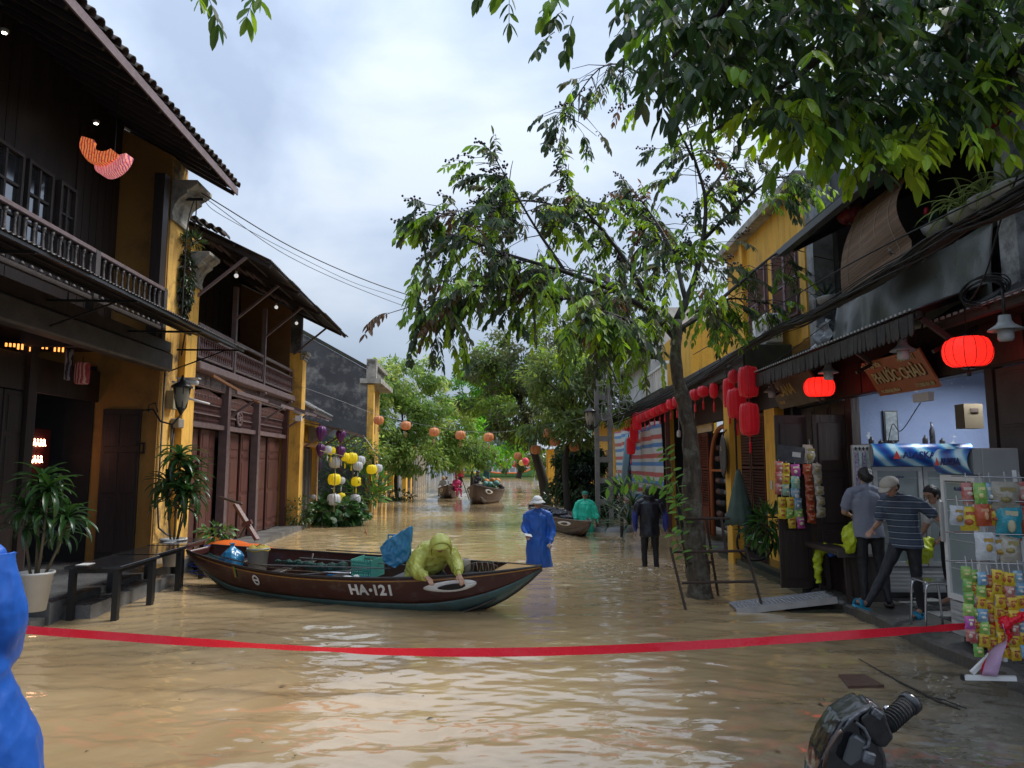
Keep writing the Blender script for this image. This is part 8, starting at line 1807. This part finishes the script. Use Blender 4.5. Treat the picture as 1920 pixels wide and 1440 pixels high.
sh=[(1812,905,.10,.20,PKR,'small dark red packet at the left of the top wire'),(1838,905,.11,.20,PKG,'green packet on the top wire'),(1856,905,.10,.20,PKB,'purple and white packet on the top wire'),(1885,903,.22,.26,PKW,'large cream pouch with a red window on the top wire'),(1912,903,.14,.22,PKR,'dark red pouch at the right end of the top wire'),(1795,948,.12,.18,PKWH,'clear white packet at the left end of the second wire'),(1814,950,.16,.22,PKY,'yellow snack pouch with a white ring on the second wire'),(1840,945,.13,.20,PKO,'orange pouch on the second wire'),(1864,945,.12,.20,PKY,'plain yellow pouch right of the orange ones'),(1891,945,.20,.30,PKD,'large teal pouch with a cone picture'),(1918,950,.14,.34,PKO,'tall pouch at the right edge of the second wire'),(1846,998,.17,.25,PKWH,'white pouch with yellow fruit, left on the third wire'),(1868,1000,.18,.26,PKWH,'white pouch with yellow fruit, middle of the third wire'),(1895,1003,.17,.26,PKW,'clear pouch with brown contents on the third wire')]
for k,(u,v,w_,h_,K,lab)in enumerate(sh):strip(lab,PY(u,v,5.88 if k%2 else 5.93),1,w_*.88,h_*.88,[K],seed=k,name='snack_pouch',cat='snack packet',rz=-.25)
for k,(u,v,n_,kinds,lab)in enumerate(((1812,1062,6,[PKG,PKG,PKG,PKG,PKP,PKR],'leftmost sachet strip, mostly green'),(1824,1068,7,[PKG,PKY,PKR],'second sachet strip, green and yellow'),(1838,1072,6,[PKB,PKG,PKY],'third sachet strip, mixed colours'),(1852,1078,7,[PKO,PKY,PKY],'fourth sachet strip, orange top'),(1870,1068,7,[PKY],'all yellow sachet strip'),(1881,1072,7,[PKY,PKY,PKO],'yellow strip with orange sachets'),(1893,1074,7,[PKY,PKR,PKY],'yellow strip with red sachets'),(1910,1070,7,[PKB,PKB,PKY],'rightmost strip topped by blue sachets'))):
 strip('hanging '+lab+' on the snack rack',PY(u,v,5.8+.03*(k%2)),n_,.074,.102,kinds,seed=k+60,rz=-.2)
t=thing('bench','black wooden bench at the grocery step with raincoats on it','bench',(4.15,9.6,.15))
bx('seat',WOOD_D,t,3.98,4.28,9.3,10.38,.74,.80,bevel=.006);bx('end_rail',WOOD_D2,t,3.97,4.29,9.27,9.30,.72,.80)
for(x,y)in((4.14,9.4),(4.24,9.4),(4.14,10.25),(4.24,10.25)):bar('leg',WOOD_D,t,(x,y+(.0 if y<9.5 else 0),.15 if x>4.1 else .05),(x+(.02 if x<4.1 else-.02),y,.74),.05,.05)
bx('cabinet',WOOD_D,t,4.34,4.66,9.38,10.4,.15,.72)
t=thing('raincoat','crumpled neon yellow raincoat draped over the left end of the bench','raincoat',(4.05,9.6,.8));mb=MB()
mb.tube(smooth_path([PY(1535,1095,10.2),PY(1533,1055,10.2),PY(1540,1032,10.2),PY(1560,1026,10.1),PY(1590,1030,9.9),PY(1612,1036,9.7)],14),[.05,.065,.07,.075,.08,.085,.085,.08,.08,.075,.07,.065,.055,.05,.04],12);remesh('cloth',mb,.016,NEONC,t,None,.025,(1,1,1),20,1,7)
t=thing('raincoat','royal blue raincoat bundled beside the neon one on the bench','raincoat',(4.15,9.5,.8));mb=MB();mb.tube(smooth_path([PY(1552,1040,9.8),PY(1570,1034,9.75),PY(1590,1036,9.7)],8),.055,10);remesh('cloth',mb,.016,BLUEC,t,None,.025,(1,1,1),22,1,8)
for(pts,lab,sd)in(([PY(1590,1040,9.2),PY(1597,1005,9.25),PY(1606,975,9.35)],'yellow raincoat held up in front of the grey shirted man',3),([PY(1745,1005,8.9),PY(1728,1035,8.85),PY(1705,1062,8.8)],'yellow raincoat held out between the capped man and the fridge',5)):
 t=thing('raincoat',lab,'raincoat',pts[1]);mb=MB();mb.tube(smooth_path(pts,8),[.05,.08,.11,.13,.14,.13,.11,.09,.05],12);remesh('cloth',mb,.016,NEONC,t,None,.03,(1,1,.5),20,1,sd)
t=thing('stool','steel tube stool standing left of the narrow fridge','stool',(4.38,7.6,.15));sx_,sy_=4.42,8.0
for dy in(-.14,.14):MB().tube(smooth_path([(sx_-.17,sy_+dy,.15),(sx_-.15,sy_+dy,.50),(sx_-.13,sy_+dy,.60),(sx_-.08,sy_+dy,.625),(sx_+.08,sy_+dy,.625),(sx_+.13,sy_+dy,.60),(sx_+.15,sy_+dy,.5),(sx_+.17,sy_+dy,.15)],24),.013,8).build('leg',CHROME,t)
bx('seat',CHROME,t,sx_-.15,sx_+.15,sy_-.15,sy_+.15,.63,.65,bevel=.008)
t=thing('bicycle','black bicycle parked on the tiled step behind the yellow pillar','bicycle',(4.45,12.8,.2))
def wheel(c,r):
 rim=MB().tube([Vector(c)+Vector((r*math.cos(a),0,r*math.sin(a)))for a in[2*math.pi*k/30 for k in range(31)]],.02,6).build('wheel',RUBBER,t)
 MB().tube([Vector(c)+Vector((0,-.04,0)),Vector(c)+Vector((0,.04,0))],.025,8).build('hub',CHROME,rim)
 for k in range(14):a=2*math.pi*k/14;bar('spoke',CHROME,rim,c,Vector(c)+Vector((r*math.cos(a),0,r*math.sin(a))),.003,.003)
w1_,w2_=Vector((4.02,12.75,.53)),Vector((5.05,12.75,.53));wheel(w1_,.31);wheel(w2_,.31)
for a,b_ in((w1_,(4.12,12.75,1.0)),((4.14,12.75,.92),(4.55,12.75,.5)),((4.14,12.75,.98),(4.72,12.75,.95)),((4.55,12.75,.5),(4.75,12.75,1.08)),((4.55,12.75,.5),w2_),((4.73,12.75,.95),w2_)):bar('frame_tube',BLK,t,a,b_,.03,round_=8)
MB().tube([(4.10,12.5,1.10),(4.12,12.62,1.07),(4.12,12.88,1.07),(4.10,13.0,1.10)],.012,6).build('handlebar',CHROME,t);MB().ball((4.76,12.75,1.12),(.13,.06,.03),10,6).build('saddle',RUBBER,t);MB().lathe([(.09,0),(.09,.01)],16,M=Matrix.Translation((4.55,12.72,.5))@Matrix.Rotation(R(90),4,'X')).build('chainring',CHROME,t);bar('basket_stay',CHROME,t,(4.12,12.75,1.0),(4.35,12.75,.72),.012,round_=6)
t=thing('parasol','folded grey green parasol hanging closed beside the yellow pillar','parasol',PY(1385,985,12.4));q=PY(1384,880,12.4)
bar('pole',BLK,t,PY(1386,1010,12.4),PY(1378,765,12.4),.035,round_=8);mb=MB();n_=24;vs=[]
for(zf,r_)in((0,.03),(.12,.06),(.35,.12),(.65,.19),(.85,.25),(1.0,.29)):
 for j in range(n_):a=2*math.pi*j/n_;k=1-.35*abs(math.sin(4*a))*zf;vs.append(q+Vector((r_*k*math.cos(a)+.02*zf,r_*.6*k*math.sin(a),-.98*zf+.05*zf*abs(math.sin(4*a+.6)))))
mb.smooth=True;mb.add(vs,[(i*n_+j,i*n_+(j+1)%n_,(i+1)*n_+(j+1)%n_,(i+1)*n_+j)for i in range(5)for j in range(n_)]);mb.build('canopy',M_('grey_green_canvas',(.10,.155,.13),(.06,.10,.085),sc=4,rough=.75,bump=.4,bsc=12),t,solid=.006)
# ================================================================ STREET THINGS
FR[0]=FL;GLOSSK=M_('wet_black_tabletop',(.012,.012,.013),(.03,.03,.032),sc=6,rough=.12,spec=.7)
for k,(y0,y1,o0,o1,lab)in enumerate(((8.75,9.85,.05,.72,'nearest low black table on the flooded terrace edge'),(9.95,11.0,.02,.62,'middle one of the three low black tables'),(11.1,12.1,-.02,.55,'farthest low black table, beside the boat stern'))):
 t=thing('low_table',lab,'table',((o0+o1)/2,(y0+y1)/2,0),group='low black tables');bx('tabletop',GLOSSK,t,o0,o1,y0,y1,.62,.655,bevel=.004);bx('apron',BLK,t,o0+.04,o1-.04,y0+.04,y1-.04,.57,.62)
 for(x,y)in((o0+.07,y0+.08),(o1-.07,y0+.08),(o0+.07,y1-.08),(o1-.07,y1-.08)):bar('leg',BLK,t,(x,y,-.3),(x,y,.6),.07,.07)
for k,(x,y)in enumerate(((.12,8.86),(.1,11.4))):bx_=MB().box(x,x+.14,y,y+.2,.656,.660).build('paper',WHITE);tag(bx_,'white card lying on the %s low black table'%('nearest' if k==0 else 'farthest'),'card')
FR[0]=I4
t=thing('utility_pole','concrete utility pole with square openings standing on a stone foot','pole',PY(1134,990,20.6));CP=M_('pole_concrete',(.20,.19,.17),(.13,.12,.11),sc=6,rough=.8,bump=.4);b_=PY(1134,990,20.6);b_.z=0
for s_ in(-1,1):MB().box(b_.x+s_*.19-.06,b_.x+s_*.19+.06,b_.y-.11,b_.y+.11,-.4,7.6).build('flange',CP,t)
for k in range(13):bx('web',CP,t,b_.x-.13,b_.x+.13,b_.y-.08,b_.y+.08,.15+k*.6,.30+k*.6)
MB().lathe([(.75,-.3),(.62,.1),(.4,.16)],10,(b_.x+.25,b_.y+.1,0)).build('stone_foot',CONC,t)
t=thing('street_lamp','black lantern street lamp on a curled bracket on the utility pole','lamp',PY(1105,780,20));lantern_street(t,PY(1106,781,20.3),1.2);MB().tube([PY(1106,795,20.3),PY(1110,803,20.4),PY(1118,800,20.5),PY(1124,790,20.5)],.025,6).build('bracket',BLK,t)
t=thing('pole_wires','tangle of slack wires at the top of the utility pole','wires',PY(1140,700,20.5));rr=random.Random(6)
for k in range(14):wire(t,[PY(1125+rr.uniform(-10,20),rr.uniform(640,790),20.4),PY(1140+rr.uniform(-40,40),rr.uniform(680,820),20.2),PY(1160+rr.uniform(-30,60),rr.uniform(680,800),20.2)],.012,M_('grey_wire',(.16,.16,.16)),12)
t=thing('trestle','rusty steel A frame trestle standing in the water around the tree trunk','trestle',(2.5,9.9,-.3))
def tb(a,b_,Ya,Yb,w_=.038):
 A_,B_=PY(*a,Ya),PY(*b_,Yb);bar('tube',STEELR,t,A_,B_,w_,round_=8)
for(a,b_,Ya,Yb)in(((1257,1027),(1287,1150),10.05,9.6),((1397,1025),(1430,1140),10.05,9.6),((1260,1035),(1398,1033),10.03,10.03),((1279,1093),(1416,1090),9.8,9.8),((1274,973),(1300,1140),10.15,10.75),((1324,973),(1350,1140),10.15,10.75),((1266,973),(1368,972),10.15,10.15),((1287,1056),(1337,1054),10.4,10.4),((1352,972),(1362,1036),10.15,10.03)):tb(a,b_,Ya,Yb)
t=thing('ramp','dimpled aluminium plank ramp leading from the water to the grocery step','ramp',(3.3,9.45,.1));a,b_=Vector((2.74,9.72,.03)),Vector((4.0,9.62,.20));m_=basis(a,b_-a,(0,0,1));keep=FR[0];FR[0]=m_;L_=(b_-a).length
bx('deck',ALU,t,0,L_,-.2,.2,-.02,0,bevel=.004);bx('side_rail',ALU,t,0,L_,-.225,-.202,-.07,.012);bx('side_rail',ALU,t,0,L_,.202,.225,-.07,.012)
kn=MB().lathe([(.014,0),(.009,.007)],7).mesh('stud',CHROME)
for i in range(24):
 for j in range(7):link('stud',kn,t,Matrix.Translation((.03+i*.052,-.16+j*.053,.0)))
FR[0]=keep
t=thing('stone_slab','broken concrete slab under the inner end of the ramp','slab',(3.9,9.5,0));MB().box(3.4,4.15,9.45,10.0,-.5,-.10,M=TM((0,0,0),(0,-.035,0))).build('slab',MOSS,t,bevel=.02)
for k,(x,y,s_)in enumerate(((4.0,9.7,.09),(4.08,9.5,.06),(3.95,9.85,.07),(4.12,9.72,.05))):MB().ball((x,y,.12),(s_,s_*.8,s_*.5),7,5).build('rubble',CONC,t)
t=thing('kerb_rocks','wet rock at the foot of the snack rack in the right corner','rock',(4.35,5.75,0));mb=MB();mb.ball((4.45,5.72,.0),(.28,.3,.12),10,7);remesh('rock',mb,.03,CONC,t,None,.05,(1,1,1),9,0,2)
t=thing('floating_board','brown board barely awash in the shallow water at lower right','board',PZ(1610,1282,0));c=[PZ(1572,1268,.0),PZ(1620,1266,.0),PZ(1658,1288,.0),PZ(1590,1290,.0)];MB().prism([p+Vector((0,0,-.006))for p in c],(0,0,.022)).build('board',M_('soaked_board',(.10,.05,.03),(.06,.03,.02),sc=20,rough=.4,bump=.6,bsc=50,stretch=(.3,1,1)),t)
t=thing('floating_stick','thin dark forked stick floating in the shallow water at lower right','stick',PZ(1740,1300,0));MB().tube([PZ(1610,1235,.01),PZ(1690,1280,.015),PZ(1760,1315,.015),PZ(1800,1330,.01)],[.004,.009,.010,.006],6).tube([PZ(1740,1306,.01),PZ(1770,1312,.02),PZ(1812,1328,.02)],.006,5).build('stick',BARKD,t)
t=thing('floating_leaf','curled orange brown leaf sticking up from the water beyond the boat','leaf',PZ(688,1000,0));MB().tube([PZ(688,1002,0),PZ(686,994,.05),PZ(682,988,.11)],[.02,.02,.004],5).build('leaf',M_('dead_leaf',(.4,.14,.03)),t)
TAPE=M_('red_barrier_tape',(.95,.02,.05),(.85,.015,.04),sc=8,rough=.28,bump=.5,bsc=12,trans=.3)
t=thing('barrier_tape','red plastic barrier tape slung low across the whole street','tape',(-4.9,6.4,.4))
kp=[(-60,1160,6.6),(25,1178,6.5),(200,1192,6.4),(400,1206,6.3),(700,1221,6.2),(1000,1222,6.15),(1300,1210,6.1),(1600,1190,6.0),(1800,1175,5.9),(1882,1166,5.8)]
ce=smooth_path([PY(*k)for k in kp],90);mb=MB();vs=[]
for i,p_ in enumerate(ce):tw_=.45*math.sin(i*.13)+.3*math.sin(i*.31)+.12*math.sin(i*1.3);hh=.035;vs+=[p_+Vector((0,math.sin(tw_)*hh,math.cos(tw_)*hh)),p_-Vector((0,math.sin(tw_)*hh,math.cos(tw_)*hh))]
mb.smooth=True;mb.add(vs,[(2*i,2*i+1,2*i+3,2*i+2)for i in range(90)]);mb.build('tape',TAPE,t)
bar('anchor_post',BLK,t,ce[0]-Vector((.02,0,.9)),ce[0]+Vector((-.02,0,.4)),.05,round_=8)
mb=MB();kq=PY(1886,1168,5.78);mb.ball(kq,(.07,.05,.065),10,7);mb.tube([kq,kq+Vector((.12,0,.05)),kq+Vector((.3,0,.10))],[.04,.045,.05],8);mb.tube([kq,kq+Vector((.015,0,-.1)),kq+Vector((-.01,0,-.2))],[.035,.03,.012],8);remesh('knot',mb,.008,TAPE,t,None,.018,(1,1,1),50,0,3)
def tail(pts,w_,mat,nm):
 P_=smooth_path(pts,14);mb=MB();vs=[]
 for i,p_ in enumerate(P_):a=.5+i*.16;vs+=[p_+Vector((math.cos(a),math.sin(a),0))*w_,p_+Vector((0,.02,0))*math.sin(i),p_-Vector((math.cos(a),math.sin(a),0))*w_]
 mb.smooth=True;mb.add(vs,[(3*i+k,3*i+k+1,3*i+k+4,3*i+k+3)for i in range(14)for k in(0,1)]);mb.build(nm,mat,t,solid=.0012)
PINKT=M_('faded_pink_tape',(.62,.42,.60),(.52,.34,.52),rough=.35,trans=.3)
tail([kq,kq+Vector((-.03,-.02,-.12)),PY(1868,1225,5.75),PY(1855,1268,5.75)],.05,PINKT,'pale_tail');tail([kq+Vector((.01,.02,0)),PY(1880,1200,5.8),PY(1852,1245,5.8),PY(1850,1268,5.8)],.035,TAPE,'red_tail')
tail([kq,PY(1850,1160,5.85),PY(1800,1172,5.9)],.022,PINKT,'pale_band')
# ================================================================ SCOOTER in the lower right corner
sc_=thing('scooter','black scooter in the bottom right corner, only handlebar and head cover in view','scooter',(1.0,1.6,.2))
GLB=M_('wet_black_plastic',(.012,.012,.014),(.02,.02,.022),sc=12,rough=.16,bump=.03,bsc=60,spec=.7);GRB=M_('matt_black_rubber_grip',(.014,.014,.015),rough=.5,bump=.6,bsc=150);GRYP=M_('scuffed_grey_plastic',(.10,.105,.115),(.05,.05,.055),sc=14,rough=.3,bump=.4,bsc=60)
S=lambda u,v,Y:PY(u,v,Y)
bar('throttle_grip',GRB,sc_,S(1662,1358,1.62),S(1706,1318,1.66),.040,round_=18);MB().lathe([(.018,0),(.024,.003),(.024,.016),(.016,.02)],18,M=between(S(1700,1324,1.655),S(1712,1313,1.665),(1,1))@Matrix.Diagonal((1,1,50,1))).build('bar_end',GLB,sc_)
for k in range(9):a=S(1664,1356,1.62).lerp(S(1704,1320,1.66),k/9);b_=S(1664,1356,1.62).lerp(S(1704,1320,1.66),k/9+.03);bar('grip_ring',GRB,sc_,a,b_,.043,round_=16)
MB().ball(S(1664,1332,1.66),.011,8,6).build('mirror_nut',CHROME,sc_)
def poly(name,pts,Y,dY,mat,bv=.008,dz=0):
 q=[S(u,v,Y)for(u,v)in pts]
 if dY>.05:return remesh(name,MB().prism(q,Vector((.015,dY,dz))),.0055,mat,sc_,None,.002,(1,1,1),60,9,3)
 return MB().prism(q,Vector((.02,dY,dz))).build(name,mat,sc_,bevel=bv)
poly('switch_housing',[(1634,1322),(1662,1336),(1672,1366),(1680,1385),(1662,1408),(1640,1400),(1618,1372),(1612,1345)],1.56,.09,GLB,.01)
poly('handlebar_cover',[(1637,1322),(1615,1330),(1578,1352),(1556,1385),(1540,1420),(1530,1470),(1668,1470),(1664,1420),(1655,1392),(1628,1364),(1622,1345)],1.57,.11,GLB,.02)
poly('grey_trim',[(1634,1323),(1612,1333),(1590,1350),(1578,1372),(1600,1352),(1616,1340),(1630,1332)],1.55,.03,GRYP,.003)
poly('instrument_panel',[(1592,1384),(1600,1378),(1625,1392),(1618,1425),(1596,1440),(1578,1428)],1.555,.03,M_('dim_display',(.05,.055,.06),(.09,.095,.10),sc=9,rough=.08),.004)
MB().tube([S(u,v,1.555)for(u,v)in((1604,1354),(1620,1366),(1630,1385),(1628,1398),(1618,1404))],.0035,6).build('trim_line',GRYP,sc_);MB().tube([S(u,v,1.56)for(u,v)in((1545,1440),(1552,1405),(1572,1375),(1578,1370))],.004,6).build('trim_line',M_('brown_sheen',(.10,.06,.045),rough=.3),sc_)
for(u,v)in((1640,1336),(1648,1342)):MB().box(-.006,.006,-.004,.004,-.008,.008,M=TM(S(u,v,1.552),(0,.6,0))).build('switch_button',GRYP,sc_,bevel=.002)
MB().box(-.012,.012,-.006,.006,-.012,.012,M=TM(S(1629,1421,1.552),(0,.3,0))).build('key_switch',GRYP,sc_,bevel=.003)
c0=S(1600,1440,1.66);MB().tube([c0,c0+Vector((0,.02,-.35)),c0+Vector((0,.06,-.75))],[.10,.13,.10],12).build('leg_shield',GLB,sc_);bar('throttle_grip',GRB,sc_,c0+Vector((-.12,-.1,.02)),c0+Vector((-.25,-.25,.03)),.04,round_=14)
bar('fork',CHROME,sc_,c0+Vector((0,.08,-.6)),c0+Vector((0,.2,-.95)),.06,round_=10)
MB().tube([c0+Vector((.2*0,.22+.22*math.cos(a),-.93+.22*math.sin(a)))for a in[2*math.pi*k/24 for k in range(25)]],.05,10).build('front_wheel',RUBBER,sc_)
MB().ball(c0+Vector((0,-.65,-.42)),(.14,.36,.09),14,8).build('seat',RUBBER,sc_);MB().ball(c0+Vector((0,-.75,-.62)),(.17,.42,.16),14,8).build('rear_body',GLB,sc_);bx('footboard',GLB,sc_,c0.x-.15,c0.x+.15,c0.y-.5,c0.y+.05,c0.z-.95,c0.z-.88)
MB().tube([c0+Vector((0,-.95+.22*math.cos(a),-.93+.22*math.sin(a)))for a in[2*math.pi*k/24 for k in range(25)]],.05,10).build('rear_wheel',RUBBER,sc_)
